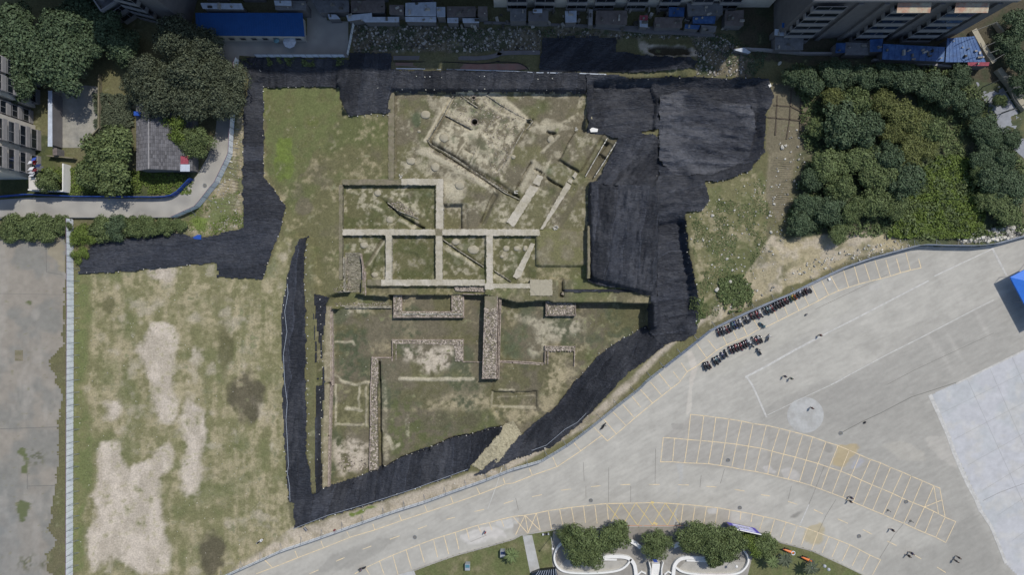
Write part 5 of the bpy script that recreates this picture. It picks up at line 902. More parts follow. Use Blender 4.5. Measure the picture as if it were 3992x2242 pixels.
flatsbox('stair block with a railed walkway between the two cream blocks', (P('S', 120, 0)[0], P('S', 0, 485)[1], 0), R(90), 3.4, 10, 3, [.3], 2.6, 'plaster', 2.9, .5, name='stair_block')
def shed(label, t, q, h, m, wall='plaster', name='shed', slope=.35, ribs=0, cat='shed', over=.25, win=0, group='sheds along the top edge'):
    q = PP(t, q, h); cx = sum(p[0] for p in q)/4; cy = sum(p[1] for p in q)/4
    t_ = thing(name, label, cat, (cx, cy, 0), 0, group); q = [(x-cx, y-cy) for x, y in q]; qi = [(x*.94, y*.94) for x, y in q]
    if sum(a[0]*b_[1]-b_[0]*a[1] for a, b_ in zip(q, q[1:]+q[:1])) < 0: q = q[::-1]; qi = qi[::-1]
    zz = [h-(slope if y < 0 else 0) for x, y in q]; b = MB(); b.prism(qi, -.1, [z-.06 for z in zz]); b.build('wall', M[wall], t_)
    b = MB(); b.prism(q, [z-.05 for z in zz], zz); rf = b.build('roof', M[m], t_)
    if ribs:
        lo = sorted(q, key=lambda p: p[1]); a, c = sorted(lo[:2]); d, e = sorted(lo[2:]); b = MB()
        for i in range(ribs+1):
            u = i/ribs; x0 = a[0]+(c[0]-a[0])*u; y0 = a[1]+(c[1]-a[1])*u; x1 = d[0]+(e[0]-d[0])*u; y1 = d[1]+(e[1]-d[1])*u; b.bar((x0, y0, h-slope+.02), (x1, y1, h+.02), .035, k=4)
        b.build('roof_ribs', M[m], rf, kind='stuff')
    if win:
        lo = sorted(q, key=lambda p: p[1]); a, c = sorted(lo[:2])
        for i in range(win): x = a[0]*.94+(c[0]-a[0])*.94*(i+.5)/win; y = min(a[1], c[1])*.94; b = MB(); b.box(x-.6, y-.05, 1.0, x+.6, y+.01, 2.0); f_ = b.build('window', M['frame'], t_); b = MB(); b.box(x-.5, y-.07, 1.1, x+.5, y-.052, 1.9); b.build('pane', M['glass'], f_)
    return t_
shed('long cabin with a bright blue sheet roof at the top of the yard', 'E6', [(160,125),(1235,125),(1250,355),(165,345)], 3.6, 'blueroof', 'plaster_w', 'site_cabin', .4, 44, 'cabin', win=9, group=None)
SH = [('E6', [(1675,150),(1930,125),(1930,170),(1690,205)], 2.6, 'whiteroof', 'white roof strip at the head of the thin white fence'), ('E6', [(1800,168),(2205,165),(2200,215),(1860,215)], 2.4, 'whiteroof', 'long narrow pale roof right of the thin white fence'),
      ('E6', [(2265,165),(2576,165),(2576,215),(2270,210)], 2.4, 'whiteroof', 'narrow pale roof in the middle of the top sheds'), ('E6', [(1490,140),(1570,142),(1612,182),(1500,185)], 2.2, 'whiteroof', 'small pale lean-to beside the yard'),
      ('E6', [(1320,0),(1700,0),(1700,110),(1400,120)], 2.6, 'greyroof', 'dark grey shed between yard and white roofs'), ('E6', [(1720,0),(2060,0),(2060,115),(1720,120)], 2.8, 'brownroof', 'dark brown roof behind the white roof strip'), ('E6', [(2105,45),(2250,45),(2250,135),(2105,132)], 3.0, 'brownroof', 'small square brown roof behind the pale strip'),
      ('E6', [(2270,25),(2576,15),(2576,155),(2265,150)], 2.9, 'whiteroof', 'mottled pale corrugated roof near the top edge'), ('E6', [(210,25),(620,30),(640,85),(230,80)], 4.5, 'whiteroof', 'long pale parapet roof above the blue cabin, left'), ('E6', [(950,5),(1270,5),(1270,90),(960,90)], 4, 'greyroof', 'grey shed roof above the right end of the blue cabin'),
      ('E6', [(950,0),(1120,2),(1120,50),(955,45)], 4.9, 'whiteroof', 'little blue-white roof on the grey shed'), ('E7', [(5,55),(75,55),(75,135),(8,135)], 3.2, 'whiteroof', 'spotted white roof patch, leftmost'), ('E7', [(95,145),(185,145),(185,185),(95,185)], 2.4, 'whiteroof', 'small pale roof next to the long white one'),
      ('E7', [(222,150),(360,150),(360,185),(225,185)], 2.4, 'whiteroof', 'bright narrow roof left of the dark gap'), ('E7', [(90,50),(330,50),(330,135),(90,135)], 2.7, 'brownroof', 'brown roof above the bright narrow roof'), ('E7', [(350,50),(430,50),(430,130),(350,130)], 3.0, 'redroof' if False else 'brownroof', 'small brown roof with a pipe'),
      ('E7', [(620,70),(755,70),(755,170),(620,170)], 2.8, 'greyroof', 'dark flat roof left of the pale square roof'), ('E7', [(775,90),(940,85),(940,172),(770,170)], 2.9, 'plaster', 'pale square flat roof'), ('E7', [(812,72),(888,72),(888,100),(812,100)], 3.5, 'whiteroof', 'white tank housing on the square flat roof'),
      ('E7', [(1080,90),(1175,85),(1175,180),(1085,182)], 2.7, 'whiteroof', 'blue-grey roof standing alone'), ('E7', [(1280,75),(1312,75),(1310,203),(1276,203)], 2.4, 'slab', 'narrow pale wall-top roof'), ('E7', [(1340,85),(1600,85),(1600,200),(1335,195)], 2.6, 'brownroof', 'wide weedy brown roof'),
      ('E7', [(1705,125),(1775,125),(1772,165),(1705,162)], 2.8, 'redroof', 'small red roof'), ('E7', [(1705,166),(1772,168),(1772,222),(1708,218)], 2.5, 'whiteroof', 'white patterned roof in front of the red one'), ('E7', [(1950,55),(2080,60),(2075,132),(1950,132)], 2.6, 'bluetarp', 'shed under a blue tarpaulin, upper left'),
      ('E7', [(2150,135),(2340,130),(2335,192),(2150,190)], 2.5, 'bluetarp', 'shed under a blue tarpaulin, right'), ('E7', [(2085,200),(2210,208),(2200,240),(2085,232)], 2.3, 'bluetarp', 'low shed under a blue tarpaulin, bottom left'), ('E7', [(2220,205),(2350,215),(2340,262),(2225,250)], 2.3, 'greyroof', 'low grey shed beside the blue tarpaulins'),
      ('E7', [(1830,140),(2060,145),(2060,225),(1830,225)], 2.4, 'brownroof', 'dark brown shed left of the blue tarpaulins'), ('E7', [(2100,20),(2400,20),(2400,120),(2110,125)], 3.0, 'greyroof', 'cluttered grey roof above the blue tarpaulins'), ('E7', [(2420,90),(2576,80),(2576,210),(2420,205)], 2.6, 'brownroof', 'large dark brown roof beside the apartment block'),
      ('E8', [(285,262),(545,285),(545,335),(285,315)], 3.2, 'whiteroof', 'pale lean-to roof at the left foot of the grey block'), ('E8', [(350,205),(640,228),(640,268),(355,245)], 5.2, 'blueroof', 'blue awning roof at the left foot of the grey block'), ('E8', [(285,335),(550,340),(548,455),(290,450)], 2.4, 'greyroof', 'cluttered grey flat roof in front of the grey block'),
      ('E8', [(850,392),(935,392),(932,478),(845,482)], 2.5, 'bluetarp', 'small blue tarpaulin shed, left of two'), ('E8', [(1160,360),(1278,352),(1272,470),(1165,470)], 2.8, 'bluetarp', 'small bright blue tarpaulin shed, right of two'), ('E8', [(935,385),(1155,390),(1150,500),(935,500)], 2.2, 'greyroof', 'grey yard roof between the two blue tarpaulin sheds'),
      ('E8', [(1282,400),(1850,430),(1845,560),(1275,540)], 2.9, 'bluetarp', 'big blue corrugated roof at the foot of the grey block'), ('E8', [(1870,350),(2120,330),(2230,565),(1860,565)], 2.6, 'bluetarp', 'faded blue roof at the right end of the grey block'), ('E8', [(2060,570),(2260,568),(2258,600),(2065,600)], 2.7, 'redroof', 'orange-red roof edge at the corner of the faded blue roof'),
      ('E7', [(2490,415),(2576,395),(2640,430),(2620,445)], 1.2, 'whiteroof', 'low white sheet roof lying by the path at the top right')]
for t, q, h, m, lb in SH: shed(lb+' among the top sheds' if len(lb.split()) < 5 else lb, t, q, h, m, slope=.2, ribs=10 if m in ('whiteroof', 'bluetarp') and h > 2.1 else 0)
pathq = PP('E7', [(400,182),(1820,228),(2330,292),(2330,310),(1800,285),(1200,225),(400,200)]); b = MB(); b.prism(pathq, -.1, .5); o = b.build('retaining_wall', M['plaster']); tag(o, 'low dark concrete wall between the sheds and the rubble strip', 'wall')
b = MB(); curve_wall(b, PP('E8', [(-100,470),(0,458),(200,468),(560,500),(860,500)]), .5, -.1, .9); o = b.build('boundary_wall', M['slab']); tag(o, 'pale concrete boundary wall above the garden plots', 'wall')
b = MB(); curve_wall(b, PP('E8', [(1170,560),(1500,580),(1880,620)]), .5, -.1, .9); o = b.build('boundary_wall', M['slab']); tag(o, 'grey boundary wall between the blue roofs and the grove', 'wall')
# old house with the clay tile roof
def gable(label, ridge, hw, eave, top, rows):
    (xa, ya), (xb, yb) = ridge; L = math.hypot(xb-xa, yb-ya); a = math.atan2(yb-ya, xb-xa)
    t_ = thing('tiled_house', label, 'house', (xa, ya, 0), a); b = MB(); b.box(.3, -hw[1]+.4, 0, L-.3, hw[0]-.4, eave-.05); b.build('wall', M['plaster'], t_)
    rb_ = MB(); rb_.prism([(0, -.0), (L, 0), (L, hw[0]), (0, hw[0])], [top-.12, top-.12, eave-.12, eave-.12], [top, top, eave, eave]); rb_.prism([(0, -hw[1]), (L, -hw[1]), (L, -.005), (0, -.005)], [eave-.12, eave-.12, top-.12, top-.12], [eave, eave, top, top]); rf = rb_.build('roof', M['tile'], t_)
    tb = MB(); rr = random.Random(2)
    for s, h_ in ((1, hw[0]), (-1, hw[1])):
        for k in range(rows):
            f0, f1 = k/rows, (k+1)/rows; y0, y1 = s*h_*f0, s*h_*f1; z0 = top+(eave-top)*f0; z1 = top+(eave-top)*f1; n = int(L/.8)
            for i in range(n):
                if rr.random() < .03: continue
                q = [(i*L/n+.02, y0), ((i+1)*L/n-.02, y0), ((i+1)*L/n-.02, y1), (i*L/n+.02, y1)]; zt = [z0+.02, z0+.02, z1+.10, z1+.10]; zt = [z+rr.uniform(-.01, .02) for z in zt]
                tb.prism(q, [z-.04 for z in zt], zt)
    tb.build('tile_courses', M['tile'], rf, kind='stuff'); b = MB(); b.bar((0, 0, top+.06), (L, 0, top+.06), .14); b.build('ridge', M['slab'], rf); return t_, rf
gh, rf = gable('old house with a grey clay tile gable roof under the lane-side trees', (P('A1', 1124, 1272, 5), P('A1', 1122, 650, 5)), (3.9, 8.2), 3.2, 5.2, 22)
for i, (q, m, lb) in enumerate(((box('A1', 1345,1175,1420,1235,3.6), 'redroof', 'faded pink sheet'), (box('A1', 1360,1237,1432,1290,3.6), 'whiteroof', 'greenish white sheet'))):
    cx, cy = q[0]; b = MB(); b.prism(q, 3.75+i*.03, 3.82+i*.03); o = b.build('roof_sheet', M[m]); tag(o, lb+' laid over the corner of the tiled roof', 'roof sheet')
b = MB(); b.obox(0, 0, 0, .5, 1.3, .9, 0); o = b.build('water_tank', M['bluefence'], loc=(*P('A1', 1035, 855, 4.5), 4.3)); tag(o, 'small bright blue tank on the tiled roof', 'tank')
shed('narrow blue-grey sheet roof along the left of the concrete yard', 'A1', [(362,680),(392,680),(392,1100),(358,1100)], 3.0, 'whiteroof', slope=.05, group=None)
shed('brick lean-to at the foot of the concrete yard', 'A1', [(395,1112),(428,1112),(428,1165),(395,1165)], 2.2, 'brownroof', slope=.05, group=None)
shed('pale annexe with a laundry terrace at the left edge', 'A1', [(215,1330),(330,1340),(330,1425),(215,1425)], 4, 'plaster_w', 'plaster_w', slope=.05, group=None)
b = MB(); curve_wall(b, MIX(2, ('A1', [(478,1230),(476,1437),(215,1427)])), .3, 0, 2.2); o = b.build('garden_wall', M['whitewall']); tag(o, 'white-topped garden wall below the laundry terrace', 'wall')
b = MB(); curve_wall(b, MIX(1, ('A1', [(740,555),(738,960),(600,1112)])), .25, 0, 1.0); curve_wall(b, MIX(1, ('A1', [(360,1172),(560,1190)])), .25, 0, 1.4); o = b.build('garden_wall', M['earth_brown'], kind='stuff'); tag(o, 'mossy walls round the old concrete yard', 'walls')
rr = random.Random(8)
for i in range(9):
    p = P('A1', rr.uniform(215, 300), rr.uniform(1190, 1330), 5); b = MB(); b.box(-.45, -.03, -1, .45, .03, 0); b.box(-.55, -.02, -.08, .55, .02, .02)
    cl = ('white', 'red', 'navy', 'silver', 'white', 'blue', 'white', 'dark red', 'grey')[i]; o = b.build('garment', PAINT[cl], loc=(*p, 5.2-rr.random())); o.rotation_euler.z = rr.uniform(-.3, .3); o.rotation_euler.x = R(50); tag(o, f'{cl} garment on the laundry terrace, {ORD[i]} along the line', 'laundry')
cb = MB(); rr = random.Random(66)
for t, q, h, m, lb in SH:
    if h < 2.1: continue
    qq = PP(t, q, h); x0, x1 = min(p[0] for p in qq), max(p[0] for p in qq); y0, y1 = min(p[1] for p in qq), max(p[1] for p in qq)
    for _ in range(int((x1-x0)*(y1-y0)*.22)+1): x = rr.uniform(x0+.4, x1-.4); y = rr.uniform(y0+.3, y1-.3); s_ = rr.uniform(.1, .45); cb.obox(x, y, h-.2, h+rr.uniform(.08, .5), s_*rr.uniform(1, 3), s_, rr.choice((0, 1.57, .4)))
for _ in range(70): x = rr.uniform(-12, 48); y = rr.uniform(57.2, 61.5); cb.obox(x, y, 0, rr.uniform(.2, 1.6), rr.uniform(.2, 1.2), rr.uniform(.2, .8), rr.uniform(0, 3))
o = cb.build('roof_clutter', M['debris'], kind='stuff'); tag(o, 'odds and ends lying on the shed roofs and in the back yards', 'clutter')
# umbrellas, site bits
def parasol(label, t, x, y, r, m, n=8, h=2.3):
    p = P(t, x, y, h); t_ = thing('parasol', label, 'parasol', (*p, 0)); b = MB()
    for i in range(n): a, c = 2*math.pi*i/n, 2*math.pi*(i+1)/n; k = len(b.v); b.v += [(0, 0, h), (r*math.cos(a), r*math.sin(a), h-.45), (r*math.cos(c), r*math.sin(c), h-.45), (r*math.cos(a), r*math.sin(a), h-.5)]; b.f.append((k, k+1, k+2))
    b.build('canopy', m, t_); b = MB(); b.bar((0, 0, 0), (0, 0, h+.15), .03); b.build('pole', M['steel'], t_)
    b = MB(); [b.bar((0, 0, h+.01), (r*math.cos(2*math.pi*i/n), r*math.sin(2*math.pi*i/n), h-.44), .015, k=4) for i in range(n)]; b.build('ribs', M['steel'], t_, kind='stuff')
parasol('large pale octagonal parasol in front of the blue-roofed cabin', 'E6', 1097, 408, 1.45, M['whiteroof']); parasol('small teal parasol beside the larger pale one', 'E6', 965, 392, .65, PAINT['teal'])
# blue marquee at the right edge
a0 = Vector(P('S', 3939, 1081, 2.9)); d1 = Vector((197, -375)).normalized(); d2 = Vector((375, 197)).normalized(); Lx, Ly = 12.2, 6.2
t_ = thing('marquee', 'blue cloth marquee on the plaza cut by the right edge', 'marquee', (a0.x, a0.y, 0)); b = MB(); c_ = [Vector((0, 0)), d1*Lx, d1*Lx+d2*Ly, d2*Ly]
for k in range(2):
    q = [d1*Lx*k/2, d1*Lx*(k+1)/2, d1*Lx*(k+1)/2+d2*Ly, d1*Lx*k/2+d2*Ly]; m_ = sum(q, Vector((0, 0)))/4
    for i in range(4): a, c = q[i], q[(i+1) % 4]; n = len(b.v); b.v += [(a.x, a.y, 2.9), (c.x, c.y, 2.9), (m_.x, m_.y, 4.2)]; b.f.append((n, n+1, n+2)); b.quad((a.x, a.y, 2.6), (c.x, c.y, 2.6), (c.x, c.y, 2.9), (a.x, a.y, 2.9))
b.build('canopy', M['canopy'], t_)
for k in (0, .5, 1):
    for j in (0, 1): p_ = d1*Lx*k+d2*Ly*j; b = MB(); b.bar((p_.x, p_.y, 0), (p_.x, p_.y, 2.9), .05); b.build('leg', M['steel'], t_)
# street, wall and utility poles in the top right corner
RST = PP('R', [(560,640),(800,620),(1120,1150),(1400,1700),(1100,1500),(830,1270),(700,1000)]); sheet('street', RST, .0, mat('shaded_street', (.24,.25,.27), .9, .2, .8))  # the shade on the street is put into its dull bluish colour
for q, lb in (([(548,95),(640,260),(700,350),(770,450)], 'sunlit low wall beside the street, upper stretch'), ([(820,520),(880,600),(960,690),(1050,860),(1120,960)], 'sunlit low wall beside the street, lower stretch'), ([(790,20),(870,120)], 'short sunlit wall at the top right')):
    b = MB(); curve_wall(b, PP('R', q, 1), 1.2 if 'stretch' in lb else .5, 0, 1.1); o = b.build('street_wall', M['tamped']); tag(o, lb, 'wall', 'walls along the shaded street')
for i, (x, y) in enumerate(((640,720),(740,830),(800,910),(850,1000),(700,1060))):
    p = P('R', x, y); t_ = thing('utility_pole', f'thin dark utility pole beside the shaded street, {ORD[i]} from the top', 'pole', (*p, 0), 0, 'poles beside the street'); b = MB(); b.bar((0, 0, 0), (0, 0, 7), .1, .07); b.build('mast', M['crack'], t_); b = MB(); b.bar((-.8, 0, 6.6), (.8, 0, 6.6), .05); b.bar((-.5, 0, 6.1), (.5, 0, 6.1), .05); b.build('crossarm', M['crack'], t_)
for i, (a, c) in enumerate((((540,110),(800,10)), ((630,290),(780,230)), ((720,345),(820,310)), ((745,445),(880,360)), ((620,240),(770,455)), ((960,790),(1100,960)), ((1010,860),(1130,800)))):
    pa, pc = P('R', *a, 6), P('R', *c, 6); b = MB(); pts = [(pa[0]+(pc[0]-pa[0])*u, pa[1]+(pc[1]-pa[1])*u, 6-.5*4*u*(1-u)) for u in [k/6 for k in range(7)]]; b.tube(pts, .07); o = b.build('overhead_cable', M['crack']); tag(o, f'black overhead cable over the street wall, {ORD[i]} from the top', 'cable', 'cables over the street')

# ------------------------------------------------------------------ trees: crowns of many small leaf faces
def crown_mesh(seed, r, h, nleaf, ls, nl, m, flat=.8):
    g = np.random.RandomState(seed); az = g.rand(nl)*6.283; rad = r*.62*np.sqrt(g.rand(nl)); lc = np.stack([rad*np.cos(az), rad*np.sin(az), h*.5*(1-(rad/r)**2)+g.rand(nl)*h*.12], 1); lr = r*(.19+.19*g.rand(nl)); lc[0] = (0, 0, h*.5); lr[0] = r*.42
    lc[:, :2] *= 1.0+.25*g.rand(nl)[:, None]; lc[:, 2] += (g.rand(nl)-.5)*h*.14; pr = lr**2/np.sum(lr**2); k = g.choice(nl, nleaf, p=pr); d = g.normal(size=(nleaf, 3)); d[:, 2] = np.abs(d[:, 2])*1.1-.25; d /= np.linalg.norm(d, axis=1)[:, None]
    rr_ = lr[k]*(.55+.62*g.rand(nleaf)**.7)*(1+.18*np.sin(d[:, 0]*5+k)*np.cos(d[:, 1]*6+k*2)); c = lc[k]+d*rr_[:, None]*np.array([1, 1, flat])
    n = d+g.normal(size=(nleaf, 3))*.45; n /= np.linalg.norm(n, axis=1)[:, None]; t = np.cross(n, g.normal(size=(nleaf, 3))); t /= np.linalg.norm(t, axis=1)[:, None]; b_ = np.cross(n, t); s = ls*(.55+.9*g.rand(nleaf))[:, None]
    v = np.stack([c-t*s*.5, c+b_*s*.36, c+t*s*.6, c-b_*s*.36], 1).reshape(-1, 3).astype(np.float32)
    me = bpy.data.meshes.new('crown'); me.vertices.add(len(v)); me.vertices.foreach_set('co', v.ravel()); me.loops.add(len(v)); me.loops.foreach_set('vertex_index', np.arange(len(v), dtype=np.int32)); me.polygons.add(nleaf)
    me.polygons.foreach_set('loop_start', np.arange(0, len(v), 4, dtype=np.int32)); me.polygons.foreach_set('loop_total', np.full(nleaf, 4, np.int32)); me.update(calc_edges=True); me.materials.append(m); return me
def trunk_mesh(h, r, seed):
    b = MB(); rr = random.Random(seed); b.bar((0, 0, -.3), (0, 0, h*.6), .05*h**.8, .03*h**.8, 8)
    for i in range(6): a = i*1.05+rr.uniform(-.3, .3); b.bar((0, 0, h*(.35+.04*i)), (math.cos(a)*r*.6, math.sin(a)*r*.6, h*.78), .018*h**.8, .008*h**.8, 5)
    return b.mesh('trunk', M['bark'])
CR = {}
for i, (key, m, ls, nl, nf) in enumerate((('dark', 'leaf_dark', .40, 26, 8000), ('mid', 'leaf_mid', .40, 24, 8000), ('yel', 'leaf_yel', .36, 22, 7000), ('grey', 'leaf_grey', .30, 34, 12000), ('big', 'leaf_dark', .34, 36, 14000), ('lime', 'leaf_lime', .34, 12, 5000), ('round', 'leaf_mid', .30, 22, 10000))):
    CR[key] = [crown_mesh(i*10+j, 5.0, 5.0, nf, ls, nl, M[m]) for j in range(2)]
TR = [trunk_mesh(6, 5, s) for s in range(3)]
TONE = {'dark': 'dark green', 'mid': 'mid-green', 'yel': 'yellow-green', 'grey': 'greyish green', 'big': 'deep green', 'lime': 'bright green', 'round': 'glossy green'}
ti = 0
def tree(t, x, y, rpx, kind, label, h=6, cat='tree', group=None, name='tree', low=False):
    global ti; ti += 1; c = P(t, x, y, h*.8); r = rpx/T[t][2]/PXM*(HC-h)/HC; z0 = zat(*c) if abs(c[0]) < 115 and abs(c[1]) < 66 else 0
    t_ = thing(name, label, cat, (c[0], c[1], z0), 0, group); cr_ = link('crown', CR[kind][ti % 2], t_, loc=(0, 0, h*.35 if not low else .05), rz=ti*1.7); k = r/4.6; cr_.scale = (k, k*(.9+.2*((ti*37 % 10)/10)), (h*.62/4.4 if not low else h/4.6))
    tr = link('trunk', TR[ti % 3], t_, rz=ti); tr.scale = (k, k, h/6.5); return t_
# top left and lane side
G = 'trees between the flats and the lane'
for i, (x, y, r, k, h) in enumerate(((60,110,80,'big',9), (140,75,70,'big',9), (130,165,85,'big',10), (30,190,60,'big',8), (195,110,55,'big',8), (250,60,60,'dark',7), (20,60,60,'dark',8), (180,30,60,'dark',7), (300,110,50,'dark',6))):
    tree('V', x, y, r, k, f'deep green broadleaf tree in the top left clump, {ORD[i]} listed from its dense middle', h, group=G) if False else tree('V', x, y, r, k, ['deep green tree at the left edge of the top left clump', 'deep green tree in the upper middle of the top left clump', 'largest deep green tree of the top left clump, above the concrete yard', 'deep green tree just above the cream block', 'deep green tree on the right flank of the top left clump', 'shaded tree beside the dark slanting block', 'shaded tree in the very top left corner', 'shaded tree at the top edge of the left clump', 'small shaded tree in the gap between the two big clumps'][i], h, group=G)
for i, (x, y, r, h) in enumerate(((430,95,62,9), (505,110,52,8), (365,175,55,8), (460,180,70,10), (395,245,62,9), (480,255,60,9), (555,240,58,8), (570,190,48,7), (340,215,40,7), (525,175,48,8))):
    tree('V', x, y, r, 'grey', ['greyish tree at the top of the large lane-side clump', 'greyish tree overhanging the corner of the blue roof', 'greyish tree on the upper left of the lane-side clump', 'tallest greyish tree in the middle of the lane-side clump', 'greyish tree over the tiled house roof', 'greyish tree at the lower middle of the lane-side clump', 'greyish tree reaching over the lane hoarding', 'greyish tree at the right edge of the lane-side clump', 'small greyish tree at the far left of the lane-side clump', 'greyish tree below the blue roof corner'][i], h, group=G)
tree('V', 440, 320, 42, 'lime', 'bright green tree at the upper right of the tiled roof', 6, group=G); tree('V', 485, 352, 45, 'round', 'dark green tree at the right end of the tiled roof', 6, group=G); tree('V', 265, 375, 68, 'mid', 'round green tree below the concrete yard, upper half', 8, group=G); tree('V', 270, 430, 62, 'mid', 'round green tree below the concrete yard, lower half', 7, group=G); tree('V', 225, 420, 48, 'mid', 'round green tree leaning towards the garden wall', 6, group=G)
tree('V', 115, 455, 32, 'mid', 'thin green tree beside the laundry terrace', 5, group=G)
for i, (x, y, r, k, h) in enumerate(((20,575,40,'mid',2.8), (65,570,38,'mid',3), (110,572,36,'mid',2.8), (150,565,28,'mid',2.5), (215,590,36,'lime',2.4), (250,575,36,'mid',3), (290,575,36,'dark',3), (330,570,32,'mid',2.8), (370,568,30,'mid',2.6), (410,570,26,'mid',2.2), (195,640,24,'lime',1.6), (190,600,30,'lime',1.6), (450,565,20,'mid',1.5))):
    tree('V', x, y, r, k, f'{TONE[k]} bush below the lane, {ORD[i]} in the hedge counted from the left' if i not in (10, 11) else ('bright green creeper spilling over the white hoarding' if i == 10 else 'bright green bush at the head of the white hoarding'), h, 'bush', 'bushes below the lane', 'bush', low=True)
# the grove on the right
GR = [(2000,190,34,'dark',5),(2045,200,44,'dark',6),(2110,185,44,'dark',6),(2170,195,42,'dark',6),(2230,185,44,'dark',6),(2290,190,40,'dark',6),(2350,215,42,'dark',6),(2400,250,42,'dark',6),(2450,270,36,'dark',5),(2480,310,34,'dark',5),(2420,190,34,'dark',5),
      (2100,245,42,'yel',6),(2160,255,46,'mid',7),(2225,255,42,'yel',6),(2130,310,62,'dark',8),(2190,325,56,'dark',8),(2060,320,28,'mid',4),(2270,285,42,'yel',6),(2250,330,38,'yel',5),(2310,305,38,'yel',5.5),(2350,320,44,'mid',6),(2300,355,34,'yel',5),
      (2090,420,48,'mid',6),(2050,450,36,'dark',5),(2120,470,50,'mid',6.5),(2180,400,44,'mid',6),(2240,395,46,'dark',7),(2210,440,48,'mid',6.5),(2290,395,40,'yel',6),(2335,370,34,'yel',5),(2285,450,50,'dark',7),
      (2040,510,40,'dark',5),(2090,530,46,'dark',6),(2150,525,46,'mid',6),(2210,510,44,'mid',6),(2260,520,38,'mid',5),(2020,560,40,'dark',5),(2110,580,32,'mid',4),
      (2500,350,40,'dark',5.5),(2475,390,36,'dark',5),(2530,400,46,'dark',6),(2505,445,44,'dark',6),(2550,470,44,'dark',5.5),(2470,440,30,'mid',4.5),(2545,350,34,'dark',5),(2530,530,40,'mid',5),(2490,500,34,'mid',4),
      (2560,60,44,'dark',6),(2540,110,38,'dark',5.5),(2570,150,40,'dark',6),(2575,210,36,'dark',6),(2520,250,22,'mid',4)]
rows = ['uppermost', 'upper', 'second', 'middle', 'lower', 'bottom']
srt = sorted(range(len(GR)), key=lambda i: GR[i][0])
for i, (x, y, r, k, h) in enumerate(GR):
    band = min(5, int((y-40)/95)); same = sorted([g for g in GR if min(5, int((g[1]-40)/95)) == band]); n = same.index(GR[i])
    tree('V', x, y, r*(.8+.3*random.random()), k, f'{TONE[k]} tree in the {rows[band]} band of the right-hand grove, {ORD[n]} from the left', h*.72, group='trees of the right-hand grove')
# scrub: low leafy cover under and beside the grove
def scrub(name, poly, n, hmax, m, label, ls=.4, seed=0, zoff=0, dens=None):
    g = np.random.RandomState(seed); px = [p[0] for p in poly]; py = [p[1] for p in poly]; x = g.uniform(min(px), max(px), n*3); y = g.uniform(min(py), max(py), n*3); k = inpoly(x+(fbm(x, y, 2, 5)-.5)*3, y+(fbm(x, y, 2, 6)-.5)*3, poly) & (fbm(x, y, 2.2, 90+seed) > (.42 if dens is None else dens)); x = x[k][:n]; y = y[k][:n]
    hh = hmax*(fbm(x, y, 2.5, 95+seed)-.15)*1.3; i = np.clip(np.searchsorted(gx, x), 0, NX-1); j = np.clip(np.searchsorted(gy, y), 0, NY-1); z = Z[i, j]+hh*g.rand(len(x))**.5+zoff
    c = np.stack([x, y, z], 1); nn = g.normal(size=(len(x), 3))*.6+np.array([0, 0, 1]); nn /= np.linalg.norm(nn, axis=1)[:, None]; t = np.cross(nn, g.normal(size=(len(x), 3))); t /= np.linalg.norm(t, axis=1)[:, None]; b_ = np.cross(nn, t); s = ls*(.5+g.rand(len(x)))[:, None]
    v = np.stack([c-t*s*.5, c+b_*s*.35, c+t*s*.5, c-b_*s*.35], 1).reshape(-1, 3).astype(np.float32); N = len(x)
    me = bpy.data.meshes.new(name); me.vertices.add(len(v)); me.vertices.foreach_set('co', v.ravel()); me.loops.add(len(v)); me.loops.foreach_set('vertex_index', np.arange(len(v), dtype=np.int32)); me.polygons.add(N)
    me.polygons.foreach_set('loop_start', np.arange(0, len(v), 4, dtype=np.int32)); me.polygons.foreach_set('loop_total', np.full(N, 4, np.int32)); me.update(calc_edges=True); me.materials.append(M[m]); o = link(name, me, kind='stuff'); return tag(o, label, name.replace('_', ' '))
GROVE = PP('V', [(1995,160),(2420,170),(2576,420),(2576,590),(2300,605),(2150,590),(2000,600),(1975,560),(2030,400)])
scrub('undergrowth', GROVE, 30000, 1.6, 'leaf_mid', 'leafy undergrowth between the trees of the grove', .42, 1)
scrub('tall_grass', PP('V', [(2310,430),(2360,390),(2440,390),(2480,500),(2470,600),(2230,600),(2250,540)]), 22000, 1.5, 'leaf_lime', 'tall bright green grass right of the grove', .38, 2, dens=.2)
scrub('weeds', PP('V', [(1800,700),(1870,690),(1900,730),(1870,790),(1820,780)]), 3500, 1.2, 'leaf_mid', 'clump of weeds beside the plaza hoarding', .35, 3, dens=.3)
scrub('weeds', PP('V', [(1740,760),(1765,740),(1775,800),(1755,830)]), 1200, .6, 'leaf_mid', 'weeds at the edge of the eastern netting', .3, 4, dens=.3)
scrub('weeds', PP('V', [(240,240),(300,235),(340,250),(340,380),(300,330),(250,380)]), 7000, 1.4, 'leaf_grey', 'scrubby bushes between the concrete yard and the tiled roof', .35, 5, dens=.3)
scrub('weeds', PP('V', [(20,440),(160,490),(480,490),(490,440),(330,432),(240,440),(165,420)]), 7000, .8, 'leaf_lime', 'grass and weeds along the blue hoarding', .3, 6, dens=.35)
scrub('creeper', PP('V', [(604,142),(880,148),(880,162),(610,165)]), 3500, .8, 'leaf_mid', 'creepers hanging over the top bank', .3, 7, dens=.45)
scrub('weeds', PP('V', [(900,60),(1850,90),(1950,160),(1900,190),(1760,190),(1740,95),(1360,90),(1360,60),(1000,130),(890,130)]), 12000, .35, 'leaf_dark', 'sparse weeds in the rubble strip along the top', .25, 8, dens=.5)
scrub('weeds', PP('V', [(440,555),(610,440),(614,575),(560,585),(500,596)]), 2600, .3, 'leaf_lime', 'vegetable rows in the plot beside the lane', .22, 9, dens=.45)
